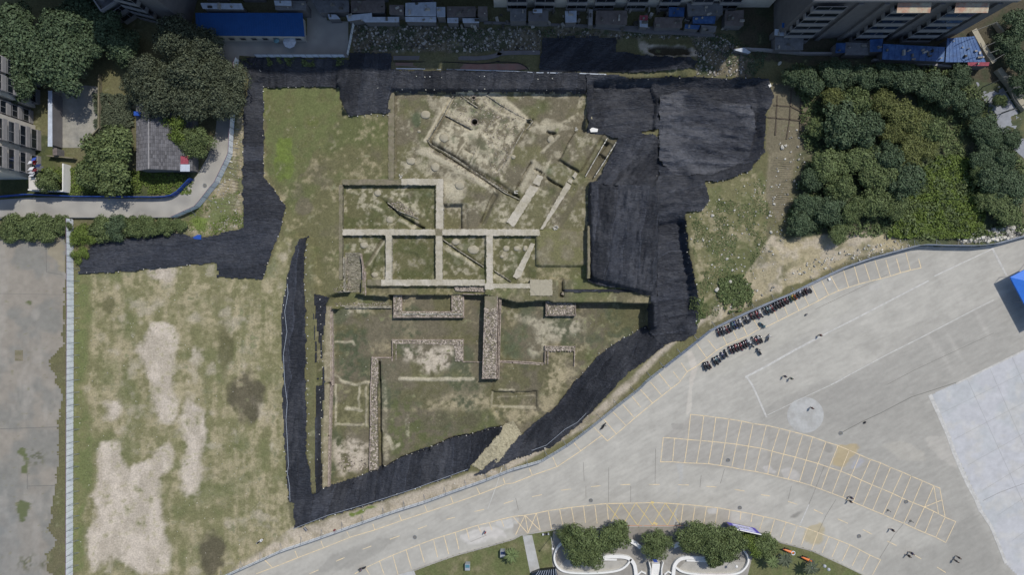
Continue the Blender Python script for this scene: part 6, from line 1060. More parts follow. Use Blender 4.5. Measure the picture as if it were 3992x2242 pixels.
scrub('weeds', PP('V', [(1740,540),(1920,440),(1935,600),(1800,800),(1760,790)]), 9000, .22, 'leaf_mid', 'short weeds on the rough ground east of the netting', .2, 10, dens=.5)
# ------------------------------------------------------------------ garden and ramps at the bottom edge
EW = 0.8
def wall_thing(name, label, pts, w_, h, m='whitewall', cat='wall', group=None, z0=-.1):
    b = MB(); curve_wall(b, smooth_line(pts, 2), w_, z0, h); o = b.build(name, M[m]); return tag(o, label, cat, group)
GRP = 'curved white walls of the garden ramps'
FLO = PP('C3', [(300,1120),(700,1100),(1300,1095),(1700,1120),(1800,1300),(1760,1460),(1720,1700),(350,1700),(300,1400),(290,1250)])
sheet('ramp_floor', FLO, .16, mat('ramp_paving', (.24,.225,.20), .9, .15, .9, col2=(.30,.285,.255), s2=.2))
sheet('entry_path', MIX(0, ('C3', [(835,1090),(1285,1090),(1270,1200),(1150,1240),(950,1240),(880,1180)])), .17, mat('entry_paving', (.235,.215,.185), .9, .15, .9))
wall_thing('ramp_wall', 'outer curved white wall of the left garden ramp', PP('C3', [(420,1190),(375,1205),(325,1255),(305,1330),(335,1400),(400,1435),(600,1440),(780,1425),(850,1390),(890,1330)], EW), .38, EW, group=GRP)
wall_thing('ramp_wall', 'thick inner white wall of the left garden ramp', PP('C3', [(680,1325),(700,1312),(850,1312),(900,1345),(925,1400),(930,1600)], EW), .75, EW, group=GRP)
wall_thing('ramp_wall', 'short white kerb inside the left garden ramp', PP('C3', [(680,1335),(780,1336)], .5), .35, .5, group=GRP)
wall_thing('ramp_wall', 'outer curved white wall of the right garden ramp', PP('C3', [(1735,1262),(1768,1310),(1775,1350),(1750,1400),(1700,1440),(1600,1452),(1380,1448),(1270,1430),(1225,1395)], EW), .38, EW, group=GRP)
wall_thing('ramp_wall', 'thick inner white wall of the right garden ramp', PP('C3', [(1560,1332),(1420,1325),(1280,1318),(1230,1350),(1207,1400),(1203,1600)], EW), .75, EW, group=GRP)
wall_thing('ramp_wall', 'short white kerb inside the right garden ramp', PP('C3', [(1305,1342),(1470,1348)], .5), .35, .5, group=GRP)
wall_thing('ramp_wall', 'short flared white wall left of the middle tree', PP('C3', [(882,1198),(915,1208),(965,1250)], EW), .8, EW, group=GRP)
wall_thing('ramp_wall', 'short flared white wall right of the middle tree', PP('C3', [(1208,1240),(1240,1222),(1275,1218)], EW), .8, EW, group=GRP)
for i, (q, lb) in enumerate(((PP('C3', [(330,1395),(470,1425),(780,1415),(870,1370),(860,1335),(700,1345),(400,1330)]), 'left'), (PP('C3', [(1240,1400),(1290,1350),(1560,1345),(1740,1350),(1730,1410),(1640,1440),(1330,1440)]), 'right'))):
    sheet('sunken_bed', q, .19, mat('pale_bed', (.36,.345,.31), .9, .12, .9))
t_ = thing('garden_steps', 'small white steps leading down between the two curved ramps', 'steps', (*P('C3', 1068, 1395), 0)); sx, sy_ = P('C3', 1068, 1350); bx0, by0 = P('C3', 1068, 1395)
for i in range(6): b = MB(); y = sy_-by0-.5*i; b.box(-.85, y-.44, .1, .85, y, .95-.13*i); b.build('step', M['whitewall'], t_)
for s_ in (-1, 1): b = MB(); curve_wall(b, [(s_*1.55, sy_-by0+.4), (s_*1.2, sy_-by0-1), (s_*1.2, sy_-by0-3.2)], .22, 0, 1.2); b.build('side_wall', M['whitewall'], t_)
b = MB(); b.box(-1.5, -3.2, .1, 1.5, -2.6, .9); b.build('landing', M['slab'], t_)
for x, lb in ((965, 'left'), (1165, 'right')): b = MB(); curve_wall(b, PP('C3', [(x-25, 1447), (x, 1425), (x+35, 1440)], .6), .3, 0, .6); o = b.build('ramp_wall', M['whitewall']); tag(o, f'low pale wall end at the {lb} foot of the garden steps', 'wall', GRP)
sheet('garden_path', PP('C3', [(72,1150),(143,1145),(203,1412),(150,1440),(128,1430)]), .175, M['pale_patch'])
sheet('garden_path', PP('C2', [(1060,1447),(1110,1430),(1185,1412),(1210,1480),(1100,1520)]), .178, M['pale_patch'])
G = 'trees in the bottom garden'
for x, y, r, k, h, lb in ((1465,1370,50,'round',6,'large glossy tree on the left garden ramp, upper part'), (1480,1405,42,'round',5.5,'glossy tree on the left garden ramp, lower part'), (1430,1350,28,'round',4.5,'small glossy tree at the upper left of the left ramp'), (1545,1352,42,'mid',5.5,'tree beside the flared wall, right of the large glossy one'),
                       (1650,1372,40,'round',4.5,'compact tree in the middle above the garden steps'), (1745,1358,42,'mid',5.5,'left tree of the clump on the right ramp'), (1795,1368,46,'round',6,'central tree of the clump on the right ramp'), (1840,1372,42,'mid',5.5,'right tree of the clump on the right ramp'), (1800,1408,26,'mid',4,'small tree hanging into the right ramp'),
                       (1895,1375,36,'lime',3.5,'bright feathery bush right of the right ramp'), (1925,1378,34,'mid',3.5,'green bush beside the orange machines')): tree('V', x, y, r*1.08, k, lb, h, group=G)
def palm(label, t, x, y, r, h=2.6, n=26, m='leaf_grey'):
    p = P(t, x, y, h); t_ = thing('palm', label, 'palm', (*p, .1), 0, 'palms in the bottom garden'); b = MB(); b.bar((0, 0, 0), (0, 0, h), .16, .11, 8); b.build('trunk', M['bark'], t_); b = MB(); rr = random.Random(int(x))
    for i in range(n):
        a = i*2.4+rr.uniform(-.2, .2); el = rr.uniform(.1, .9); L = r*rr.uniform(.8, 1.1); pts = [Vector((math.cos(a)*L*u*math.cos(el*(1-u)), math.sin(a)*L*u*math.cos(el*(1-u)), h+L*.5*math.sin(el*2)*u-.6*L*u*u*.6)) for u in (0, .33, .66, 1)]
        side = Vector((-math.sin(a), math.cos(a), 0))
        for p0, p1, w0, w1 in zip(pts, pts[1:], (.05, .22, .18), (.22, .18, .02)):
            b.quad(tuple(p0-side*w0-Vector((0,0,.06))), tuple(p1-side*w1-Vector((0,0,.06))), tuple(p1), tuple(p0)); b.quad(tuple(p0), tuple(p1), tuple(p1+side*w1-Vector((0,0,.06))), tuple(p0+side*w0-Vector((0,0,.06))))
    b.build('fronds', M[m], t_)
palm('pale green palm beside the second ventilation box', 'V', 1287, 1398, 1.9, m='leaf_mid'); palm('palm on the lawn below the orange machines, left', 'V', 1945, 1415, 1.7, m='leaf_mid'); palm('palm on the lawn below the orange machines, right', 'V', 1975, 1408, 1.9); palm('palm below the second orange machine', 'V', 2040, 1430, 1.8); palm('palm at the foot of the narrow garden path', 'V', 1288, 1440, 1.4) if False else None
for i, (x, y, lb) in enumerate(((1590,1370,'grey ventilation box with a blue-glass lid on the lawn'), (1852,1272,'grey ventilation box with a dark lid beside the palm'))):
    p = P('C2', x, y); t_ = thing('ventilation_box', lb, 'utility box', (*p, .1), 0, 'ventilation boxes'); b = MB(); b.obox(0, 0, 0, 1.1, 1.0, 1.4); b.build('housing', M['greywall'], t_); b = MB(); b.prism([(-.55, -.75), (.55, -.75), (.55, .75), (-.55, .75)], 1.12, [1.2, 1.2, 1.35, 1.35]); b.build('lid', M['greywall'], t_); b = MB(); b.prism([(-.45, -.1), (.45, -.1), (.45, .6), (-.45, .6)], [1.22, 1.22, 1.30, 1.30], [1.31, 1.31, 1.38, 1.38]); b.build('glass', PAINT['teal'] if i == 0 else M['solar'], t_)
b = MB(); t_ = thing('lamp_post', 'thin white lamp post at the left of the left ramp', 'lamp post', (*P('C3', 285, 1160), 0)); b.bar((0, 0, 0), (0, 0, 6), .07, .05); b.build('pole', M['whitewall'], t_); b = MB(); b.ball((0, 0, 6.1), .25, .25, .18); b.build('lamp_globe', M['whitewall'], t_)
b = MB(); t_ = thing('lamp_post', 'white globe lamp inside the right garden ramp', 'lamp post', (*P('C3', 1640, 1335), 0)); b.bar((0, 0, 0), (0, 0, 3), .06, .05); b.build('pole', M['whitewall'], t_); b = MB(); b.ball((0, 0, 3.1), .32, .32, .25); b.build('lamp_globe', M['whitewall'], t_)
for i, (x, y) in enumerate(((430,1383),(460,1408),(335,1390))):
    p = P('C4', x, y, 2.5); t_ = thing('globe_lamp', f'pale round globe lamp among the palms, {["upper", "lower", "left"][i]} of three', 'lamp', (*p, 0), 0, 'globe lamps'); b = MB(); b.bar((0, 0, 0), (0, 0, 2.4), .04); b.build('pole', M['steel'], t_); b = MB(); b.ball((0, 0, 2.5), .38, .38, .3); b.build('lamp_globe', PAINT['silver'], t_)
b = MB(); t_ = thing('sign_pole_base', 'row of small bins at the lawn corner beside the trees', 'bins', (*P('C3', 245, 1137), 0)); 
for i in range(4): b = MB(); b.obox(-.6+.4*i, .03*i, 0, .7, .28, .3); b.build('bin', PAINT[('white', 'grey', 'black', 'silver')[i]], t_)
b = MB(); sn = thing('garden_sign', 'small blue sign board in front of the middle tree', 'sign', (*P('C3', 1052, 1310, 2.5), 0)); b.box(-.4, -.04, 3.9, .4, .04, 5.1); b.build('board', PAINT['blue'], sn); b = MB(); b.box(-.25, -.05, 4.2, .25, -.045, 4.3); b.box(-.25, -.05, 4.5, .25, -.045, 4.6); b.build('print', M['whitewall'], sn); b = MB(); b.bar((0, 0, 0), (0, 0, 3.9), .05); b.build('pole', M['steel'], sn)
for i, (x0, y0, x1, y1) in enumerate(((150,1447,320,1400),)): 
    q = PP('C3', [(195,1418),(320,1405),(335,1447),(330,1500),(140,1500),(140,1440)], 1.2); b = MB(); b.prism(q, 0, 1.2); o = b.build('skylight', M['glass']); tag(o, 'striped glass skylight at the bottom edge beside the garden path', 'skylight')
    b = MB(); [b.bar((q[0][0]+(q[1][0]-q[0][0])*k/8, q[0][1]+(q[1][1]-q[0][1])*k/8, 1.22), (q[4][0]+(q[3][0]-q[4][0])*k/8, q[4][1], 1.22), .05, k=4) for k in range(9)]; b.build('glazing_bars', M['whiteroof'], o)
# billboard
t_ = thing('billboard', 'purple and lilac billboard leaning by the kerb above the garden trees', 'billboard', (*P('C3', 1600, 1042), 0)); A_ = Vector(P('C3', 1602, 1040)); B_ = Vector(P('C3', 1812, 1085)); d_ = B_-A_; n_ = Vector((d_.y, -d_.x)).normalized()*-1; n_ = n_ if n_.y > 0 else -n_; L = d_.length; d_ = d_/L
def bb(u0, z0, u1, z1, off, m, nm, par, th=.04):
    b = MB(); o_ = n_*(off); p0 = d_*u0; p1 = d_*u1; tilt = -n_
    q = [p0+o_, p1+o_, p1+o_-n_*th, p0+o_-n_*th]; b.prism([(v.x, v.y) for v in q], z0, z1); return b.build(nm, m, par)
brd = bb(0, .6, L, 3.9, 0, M['purple'], 'board', t_, .12); bb(.9, 1.0, L-.9, 3.5, .03, M['lilac'], 'print_panel', brd); bb(1.3, 1.1, L-1.3, 1.25, .06, M['whitewall'], 'border', brd); bb(1.3, 3.2, L-1.3, 3.35, .065, M['whitewall'], 'border', brd)
for u in (1.8, 2.5, 3.2, 3.9): bb(u, 1.7, u+.45, 2.8, .07, PAINT['silver'], 'printed_mark', brd)
bb(-.25, .55, -.03, 4.0, 0, M['solar'], 'edge_frame', t_, .3); bb(0, 3.92, L, 4.05, .05, M['whitewall'], 'top_rail', t_, .2)
for u in (.4, L/2, L-.4): b = MB(); p0 = d_*u-n_*.15; b.bar((p0.x, p0.y, 0), (p0.x, p0.y, 3.8), .07); b.bar((p0.x-n_.x*1.2, p0.y-n_.y*1.2, 0), (p0.x, p0.y, 2.4), .05); b.build('support', M['steel'], t_)
# orange machines on the lawn
for i, (x, y, a, lb) in enumerate(((155,1268,-.35,'orange and white glider-shaped ride lying on the lawn, upper left of two'), (290,1328,-.4,'orange ride with a grey tail on the lawn, lower right of two'))):
    t_ = thing('orange_ride', lb, 'machine', (*P('C4', x, y, .6), .15), a, 'orange rides on the lawn'); t_.scale = (.8, .8, .8); b = MB(); b.bar((-1.6, 0, .7), (1.0, 0, .6), .16, .42, 10); b.bar((1.0, 0, .6), (1.9, 0, .55), .42, .1, 10); b.build('body', PAINT['orange'], t_); b = MB(); b.obox(-.2, 0, 0, .5, 1.6, .9); b.build('base', M['seat'], t_)
    b = MB(); b.torus((1.3, 0, .95), .5, .12, 'z', 14, 6); b.build('ring', PAINT['white'] if i == 0 else PAINT['grey'], t_); b = MB(); b.obox(-1.5, 0, .75, .85, .9, .35); b.build('tail', PAINT['black'], t_)
    for s_ in (-1, 1): b = MB(); b.bar((0, s_*.2, .8), (.5, s_*.9, .5), .05); b.build('handle', PAINT['grey'], t_)

# ------------------------------------------------------------------ motorbikes and scooters
def bike_proto(col, style):
    t_ = thing('motorbike', 'x', 'motorbike'); mp = PAINT[col]
    for x in (-.64, .64):
        b = MB(); b.torus((x, 0, .30), .245, .065, 'y', 14, 6); w1 = b.build('wheel', M['rubber'], t_, True); b = MB(); b.bar((x, -.05, .30), (x, .05, .30), .16, k=10); b.build('rim', M['chrome'], w1)
    b = MB(); b.obox(-.1, 0, .25, .62, .75, .26, 0, .15)
    if style: b.prism([(.28, -.20), (.52, -.24), (.52, .24), (.28, .20)], .28, [.95, .82, .82, .95]); b.obox(.0, 0, .22, .36, .8, .34)
    b.obox(-.55, 0, .50, .74, .62, .30, 0, .25); b.obox(.66, 0, .56, .66, .42, .15, 0, .2); b.build('body', mp, t_)
    b = MB(); b.obox(-.28, 0, .72, .86, .74, .27, 0, .12); b.obox(-.52, 0, .80, .90, .3, .25, 0, .2); b.build('seat', M['seat'], t_)
    b = MB(); b.bar((.66, 0, .3), (.42, 0, 1.0), .045); b.bar((.40, -.34, 1.02), (.40, .34, 1.02), .022); b.bar((.40, .2, 1.02), (.30, .36, 1.0), .03); b.bar((.40, -.2, 1.02), (.30, -.36, 1.0), .03); b.build('handlebar', M['crack'], t_)
    for s_ in (-1, 1): b = MB(); b.bar((.42, s_*.24, 1.02), (.44, s_*.30, 1.2), .012, k=4); b.obox(.44, s_*.32, 1.16, 1.27, .03, .13); b.build('mirror', M['chrome'], t_)
    b = MB(); b.ball((.56, 0, .86), .10, .11, .10, 8, 5); b.build('headlight', M['chrome'], t_)
    b = MB(); b.bar((-.85, -.16, .30), (-.1, -.16, .28), .05, .035); b.build('exhaust', M['chrome'], t_)
    if style == 2: b = MB(); b.obox(-.78, 0, .86, 1.15, .34, .38, 0, .15); b.build('top_box', M['seat'] if col != 'black' else PAINT['grey'], t_)
    return t_
protos = {}
def bike(x, y, rz, col, style, label, group):
    k = (col, style)
    if k not in protos: protos[k] = bike_proto(col, style); o = protos[k]; o.location = (x, y, 0); o.rotation_euler.z = rz; o['label'] = label; o['group'] = group
    else: o = dup(protos[k], (x, y, 0), rz, label, group)
    return o
r1 = [(530,695,'dark red'),(572,680,'black'),(612,665,'silver'),(650,655,'red'),(690,640,'black'),(735,600,'teal'),(765,590,'blue'),(800,575,'grey'),(840,560,'white'),(905,525,'black'),(945,515,'silver'),(990,465,'dark red'),(1030,458,'grey'),(1072,445,'red'),(1115,430,'white'),(1185,395,'black'),(1218,385,'teal'),(1255,370,'silver'),(1290,355,'red'),
      (1325,320,'black'),(1362,305,'grey'),(1398,290,'dark red'),(1432,275,'black'),(1465,250,'red'),(1500,235,'silver'),(1535,210,'green'),(1568,195,'yellow'),(1605,180,'orange'),(1642,160,'black'),(1680,140,'white'),(1718,125,'black'),(1752,105,'dark red'),(1785,92,'silver'),(1810,85,'navy')]
rr = random.Random(31)
def ordn(i): return ORD[i] if i < 30 else ORD[i-30]+' past the thirtieth'
for i, (x, y, c) in enumerate(r1): p = P('D', x+6, y+14); bike(*p, R(118)+rr.uniform(-.12, .12), c, i % 3, f'{c} motorbike in the row against the hoarding, {ordn(i)} from the left', 'motorbikes parked against the hoarding')
r2 = [(340,1185,'black'),(375,1175,'grey'),(410,1165,'dark red'),(478,1115,'black'),(505,1105,'teal'),(545,1080,'navy'),(595,1035,'navy'),(640,1000,'black'),(705,955,'dark red'),(740,945,'black'),(778,925,'red'),(815,915,'grey'),(850,905,'red'),(888,885,'black'),(920,870,'dark red'),(955,850,'silver'),(988,865,'white'),(1035,815,'grey'),(1068,830,'red'),(1100,800,'silver'),(1135,805,'black')]
for i, (x, y, c) in enumerate(r2): p = P('D', x, y); bike(*p, R(112)+rr.uniform(-.15, .15), c, (i+1) % 3, f'{c} motorbike in the outer row beyond the bay line, {ordn(i)} from the left', 'motorbikes parked in the outer row')
for t, x, y, rz, c, lb in (('D',1155,605,-.7,'teal','teal motorbike standing alone in a bay below the hoarding row'), ('D',1232,785,1.2,'silver','silver motorbike at the right end of the outer row, slightly apart'), ('D',1108,978,2.1,'grey','grey motorbike standing alone below the outer row'),
                           ('C3',678,325,.9,'black','black motorbike in the bay beside the curved hoarding, below the dig'), ('C2',32,1188,.6,'white','white motorbike left on the grass at the corner of the sandy field')):
    bike(*P(t, x, y), rz, c, 1, lb, 'motorbikes standing alone'); 

# ------------------------------------------------------------------ people
def skin_mesh(name, verts, edges, radii, m, root=0, sub=1):
    me = bpy.data.meshes.new(name); me.from_pydata(verts, edges, []); o = bpy.data.objects.new(name, me); COL.objects.link(o)
    sk = o.modifiers.new('s', 'SKIN'); sk.use_smooth_shade = True; sv_ = me.skin_vertices[0].data
    for i, r_ in enumerate(radii): sv_[i].radius = (r_, r_) if not isinstance(r_, tuple) else r_
    sv_[root].use_root = True; ss = o.modifiers.new('u', 'SUBSURF'); ss.levels = sub; ss.render_levels = sub
    dg = bpy.context.evaluated_depsgraph_get(); out = bpy.data.meshes.new_from_object(o.evaluated_get(dg)); bpy.data.objects.remove(o); out.materials.clear(); out.materials.append(m); out.name = name; return out
def person_meshes(step):
    J = dict(pel=(0,0,.93), sp=(0,0,1.12), ch=(0,0,1.34), nk=(0,0,1.46), hb=(.01,0,1.54), ht=(.02,0,1.66), sl=(0,.17,1.38), sr=(0,-.17,1.38), el=(-.05*step,.22,1.10), er=(.05*step,-.22,1.10), wl=(.10*step,.22,.88), wr=(.16,-.22,.90),
             hl=(0,.09,.88), hr=(0,-.09,.88), kl=(.16*step,.10,.50), kr=(-.02,-.10,.49), al=(.18*step,.10,.09), ar=(-.24*step,-.10,.12), fl=(.36*step+.02,.11,.04), fr=(-.08*step,-.11,.04))
    E = [('pel','sp'),('sp','ch'),('ch','nk'),('nk','hb'),('hb','ht'),('ch','sl'),('ch','sr'),('sl','el'),('sr','er'),('el','wl'),('er','wr'),('pel','hl'),('pel','hr'),('hl','kl'),('hr','kr'),('kl','al'),('kr','ar'),('al','fl'),('ar','fr')]
    Rr = dict(pel=.13, sp=.12, ch=.135, nk=.055, hb=.085, ht=.08, sl=.06, sr=.06, el=.042, er=.042, wl=.03, wr=.03, hl=.09, hr=.09, kl=.06, kr=.06, al=.04, ar=.04, fl=.035, fr=.035)
    for s_, w_ in (('l', 'wl'), ('r', 'wr')):
        wv = Vector(J[w_]); J['p'+s_] = tuple(wv+Vector((.03, 0, -.08))); Rr['p'+s_] = .035; E.append((w_, 'p'+s_))
        for k in range(4): f1, f2 = f'f{s_}{k}a', f'f{s_}{k}b'; J[f1] = tuple(wv+Vector((.03+.012*(k-1.5)*2, 0, -.13))); J[f2] = tuple(wv+Vector((.02+.012*(k-1.5)*2, (-.02 if s_ == 'l' else .02), -.17+.01*abs(k-1.5)))); Rr[f1] = Rr[f2] = .009; E += [('p'+s_, f1), (f1, f2)]
        J['t'+s_] = tuple(wv+Vector((.08, 0, -.09))); Rr['t'+s_] = .011; E.append((w_, 't'+s_))
    ks = list(J); idx = {k: i for i, k in enumerate(ks)}
    body = skin_mesh('body', [J[k] for k in ks], [(idx[a], idx[b]) for a, b in E], [Rr[k] for k in ks], M['skin'])
    def sub(keys, edges, grow, nm, m): 
        ix = {k: i for i, k in enumerate(keys)}; return skin_mesh(nm, [J[k] for k in keys], [(ix[a], ix[b]) for a, b in edges], [Rr[k]+grow for k in keys], m)
    sh = sub(['pel','sp','ch','sl','sr','el','er','wl','wr'], [('pel','sp'),('sp','ch'),('ch','sl'),('ch','sr'),('sl','el'),('sr','er'),('el','wl'),('er','wr')], .022, 'shirt', PAINT['black'])
    tr = sub(['pel','hl','hr','kl','kr','al','ar'], [('pel','hl'),('pel','hr'),('hl','kl'),('hr','kr'),('kl','al'),('kr','ar')], .024, 'trousers', PAINT['black'])
    h_ = MB(); h_.ball((-.01, 0, 1.645), .105, .098, .115, 12, 8); hair = h_.mesh('hair', M['hair'], True)
    f = MB(); f.ball((.108, .03, 1.60), .012, .014, .010, 6, 4); f.ball((.108, -.03, 1.60), .012, .014, .010, 6, 4); f.ball((.118, 0, 1.575), .016, .012, .02, 6, 4); f.obox(.108, 0, 1.535, 1.545, .012, .045); f.ball((.01, .09, 1.59), .02, .012, .03, 6, 4); f.ball((.01, -.09, 1.59), .02, .012, .03, 6, 4); face = f.mesh('face', M['skin'], True)
    return body, sh, tr, hair, face
PM = [person_meshes(1.0), person_meshes(.35)]
shirts = {}
def person(label, t, x, y, rz, shirt, trousers, k=0, h=1.0):
    p = P(t, x, y); t_ = thing('person', label, 'person', (*p, .01), rz, None); body, sh, tr, hair, face = PM[k]
    def col(me, c):
        key = (me.name, c)
        if key not in shirts: m_ = me.copy(); m_.materials.clear(); m_.materials.append(PAINT[c]); shirts[key] = m_
        return shirts[key]
    bo = link('body', body, t_); link('face', face, bo); link('shirt', col(sh, shirt), t_); link('trousers', col(tr, trousers), t_); link('hair', hair, t_); t_.scale = (h, h, h); return t_
person('walker in black, left one of the pair below the dashed centre line', 'F', 488, 1150, R(150), 'black', 'black', 0); person('walker in navy, right one of the pair below the dashed centre line', 'F', 530, 1112, R(150), 'navy', 'black', 0, 1.02)
person('walker in black alone beside the lower corner of the double parking row', 'F', 255, 780, R(160), 'black', 'navy', 0)
person('walker in black, upper one of the rightmost pair near the bottom right corner', 'F', 1200, 1172, R(200), 'black', 'grey', 1); person('walker in dark clothes, lower one of the rightmost pair near the bottom right corner', 'F', 1165, 1222, R(200), 'grey', 'black', 1, 1.02)
person('walker in navy, upper one of the pair on the double row edge', 'C4', 612, 856, R(170), 'navy', 'black', 0); person('walker in black, lower one of the pair on the double row edge', 'C4', 606, 884, R(170), 'black', 'black', 1)
person('person in dark red standing on the pale round disc', 'C4', 320, 186, R(210), 'dark red', 'black', 1); person('walker in dark red crossing the long white line', 'D', 1955, 745, R(190), 'dark red', 'black', 0)
person('person in navy inside the white-lined court, left of two', 'D', 1460, 1322, R(180), 'navy', 'black', 0); person('person in green inside the white-lined court, right of two', 'D', 1548, 1352, R(200), 'green', 'black', 0)
person('person in red walking over the pale repaired bays', 'G', 1075, 262, R(120), 'red', 'navy', 0)
pr = person('rider in navy sitting on the scooter at the lower edge of the road', 'C2', 797, 1392, R(200), 'navy', 'grey', 1); pr.location.z = .12; bike(*P('C2', 797, 1394), R(200), 'black', 1, 'black scooter ridden along the road at the bottom left', 'motorbikes standing alone')
# ------------------------------------------------------------------ small things on the plaza and round the dig
for i, (x, y, lb) in enumerate(((905,960,'short dark bollard lamp inside the double parking row'), (1075,1040,'short dark bollard lamp near the end of the double parking row'))):
    t_ = thing('bollard_lamp', lb, 'bollard', (*P('C4', x, y), 0), 0, 'bollard lamps'); b = MB(); b.bar((0, 0, 0), (0, 0, .9), .05); b.build('post', M['crack'], t_); b = MB(); b.ball((0, 0, .12), .25, .25, .12, 10, 5); b.build('base', M['crack'], t_); b = MB(); b.ball((0, 0, .95), .12, .12, .1); b.build('lamp_head', M['crack'], t_)
for t, x, y, c, lb in (('C4', 728, 300, 'black', 'black rubbish bag lying on the slab joint'), ('B4', 288, 920, 'grey', 'dark bag lying below the upper parking bays'), ('C2', 588, 1110, 'dark red', 'dark red bag beside the curved hoarding')):
    b = MB(); b.ball((0, 0, .2), .32, .2, .22, 10, 6, .2); t_ = thing('bag', lb, 'bag', (*P(t, x, y), 0), .7); b.build('sack', PAINT[c], t_, True); b = MB(); b.bar((.1, 0, .38), (.2, 0, .52), .05, .02); b.build('knot', PAINT[c], t_)
b = MB(); t_ = thing('barrel', 'dark grey barrel lying beside the lower corner of the netting', 'barrel', (*P('C2', 372, 1100), .3), -.9); b.bar((-.5, 0, 0), (.5, 0, 0), .28, k=14); b.build('drum', PAINT['grey'], t_); b = MB(); b.torus((0, 0, 0), .01, .01); [b.bar((x, 0, 0), (x+.04, 0, 0), .30, k=14) for x in (-.25, .2)]; b.build('hoops', M['steel'], t_)
b = MB(); b.prism(PP('B1', [(1448,338),(1485,318),(1512,320),(1510,355),(1460,350)], .5), .35, .45); o = b.build('blue_sheet', M['bluefence']); tag(o, 'small crumpled bright blue sheet on the rim of the black netting', 'sheet')
sheet('red_membrane', PP('A2', [(1045,470),(1700,478),(1929,500),(1929,520),(1300,525),(1160,500),(1045,492)], 0), .12, M['pinkclay']); sheet('red_membrane', PP('E7', [(0,530),(350,535),(700,530),(770,575),(700,585),(0,580)]), .14, M['pinkclay'])
b = MB(); curve_wall(b, smooth_line(PP('A2', [(1030,436),(1500,436),(1700,440),(1850,405)])+PP('E7', [(500,448),(640,440),(870,440)]), 1), .9, -.2, .22); o = b.build('concrete_kerb', M['plaster']); tag(o, 'long grey concrete kerb curving above the top bank', 'kerb')
b = MB(); b.tube([(x, y, .28) for x, y in smooth_line(PP('A2', [(1030,465),(1500,468),(1700,485),(1850,455)])+PP('E7', [(480,520),(680,520),(760,560),(775,590)]), 2)], .09); o = b.build('black_hose', M['rubber']); tag(o, 'black hose winding along the top bank', 'hose')
b = MB(); curve_wall(b, MIX(0, ('A2', [(1050,515),(1300,518),(1929,535)]), ('A3', [(150,545),(480,550),(700,560)])), .22, 0, .18); o = b.build('edge_strip', M['whiteroof']); tag(o, 'pale plastic strip along the lip of the top bank', 'strip')
b = MB(); b.bar((*P('A2', 890, 660), -.7), (*P('A2', 955, 630), -.6), .06); o = b.build('wooden_pole', M['stone']); tag(o, 'pale wooden pole lying on the netted notch', 'pole')
b = MB(); b.prism(PP('A2', [(1240,325),(1310,295),(1320,312),(1255,350)]), .1, .3); o = b.build('plank_stack', M['stone']); tag(o, 'weathered planks lying on the rubble strip', 'planks')
for i, (t, q, lb) in enumerate((('A3', [(575,965),(600,958),(640,968),(635,990),(585,992)], 'crumpled white sheet on the netting above the grassy platform'), ('A3', [(565,850),(590,845),(598,900),(590,950),(575,960),(560,900)], 'tall pale clump of dry grass on the netting edge'), ('A3', [(1905,610),(1925,605),(1945,645),(1930,655)], 'white board on the right rim of the eastern basin'), ('B4', [(455,648),(470,643),(480,656),(465,664)], 'small white paper box in the upper parking bays'))):
    z = max(zat(*P(t, *q[0])), 0 if t == 'B4' else -9)+.3; o = fan_top(PP(t, q, z), z-.25, z, M['whitewall'] if i != 1 else M['straw'], ['white_sheet', 'dry_grass_clump', 'white_board', 'paper_box'][i]); tag(o, lb, ['sheet', 'grass clump', 'board', 'box'][i])
# loose stones and rubble
def stones(poly, n, s0, s1, m, label, seed, name='rubble'):
    b = MB(); rr = random.Random(seed); px = [p[0] for p in poly]; py = [p[1] for p in poly]; k = 0
    for _ in range(n*5):
        if k >= n: break
        x = rr.uniform(min(px), max(px)); y = rr.uniform(min(py), max(py))
        if not inpoly(np.array([x]), np.array([y]), poly)[0]: continue
        s_ = s0+(s1-s0)*rr.random()**3; z = zat(x, y); k += 1; b.obox(x, y, z-.05, z+s_*.6, s_*1.4, s_, rr.uniform(0, 3), rr.uniform(.15, .5))
    o = b.build(name, m, kind='stuff'); tag(o, label, 'rubble')
stones(PP('V', [(885,62),(1360,75),(1360,130),(890,130)]), 1500, .08, .5, M['debris'], 'scattered rubble and litter on the strip above the dig, left', 1)
stones(PP('V', [(1360,75),(1850,90),(1880,190),(1750,190),(1740,100),(1400,92)]), 700, .08, .45, M['debris'], 'scattered rubble on the strip above the dig, right', 2)
stones(PP('V', [(1735,540),(1790,470),(1960,440),(1990,600),(1900,760),(1790,800)]), 480, .06, .35, M['stone'], 'loose stones on the rough ground east of the netting', 3)
stones(PP('V', [(2400,590),(2576,565),(2576,600),(2420,612)]), 500, .15, .8, M['stone'], 'heap of broken pale stone behind the right end of the hoarding', 4)
stones(PP('V', [(2060,640),(2290,600),(2300,618),(2180,650),(1990,700),(1890,760)]), 360, .08, .45, M['stone'], 'stones along the bank behind the motorbikes', 5)
stones(PP('V', [(1960,300),(2050,330),(2040,380),(1990,520),(1960,600),(1930,560),(1950,400)]), 130, .06, .45, M['stone'], 'stones edging the bare garden plots', 6)
stones(FIELD, 900, .04, .16, M['stone'], 'small pale stones scattered on the sandy field', 7); stones(LAWN, 700, .04, .15, M['stone'], 'small pale stones scattered in the dig', 8)
stones(PP('V', [(500,560),(605,330),(614,300),(612,575),(560,588)]), 320, .05, .3, M['stone'], 'stones round the vegetable plot beside the lane', 9)
stones(W_NET, 60, .06, .16, M['stone'], 'pebbles caught on the western netting', 10); stones(PP('V', [(740,1335),(1190,1190),(1330,1135),(1500,1030),(1680,870),(1690,880),(1500,1060),(1190,1225),(760,1360)]), 300, .05, .22, M['stone'], 'stones along the strip between netting and hoarding', 11)
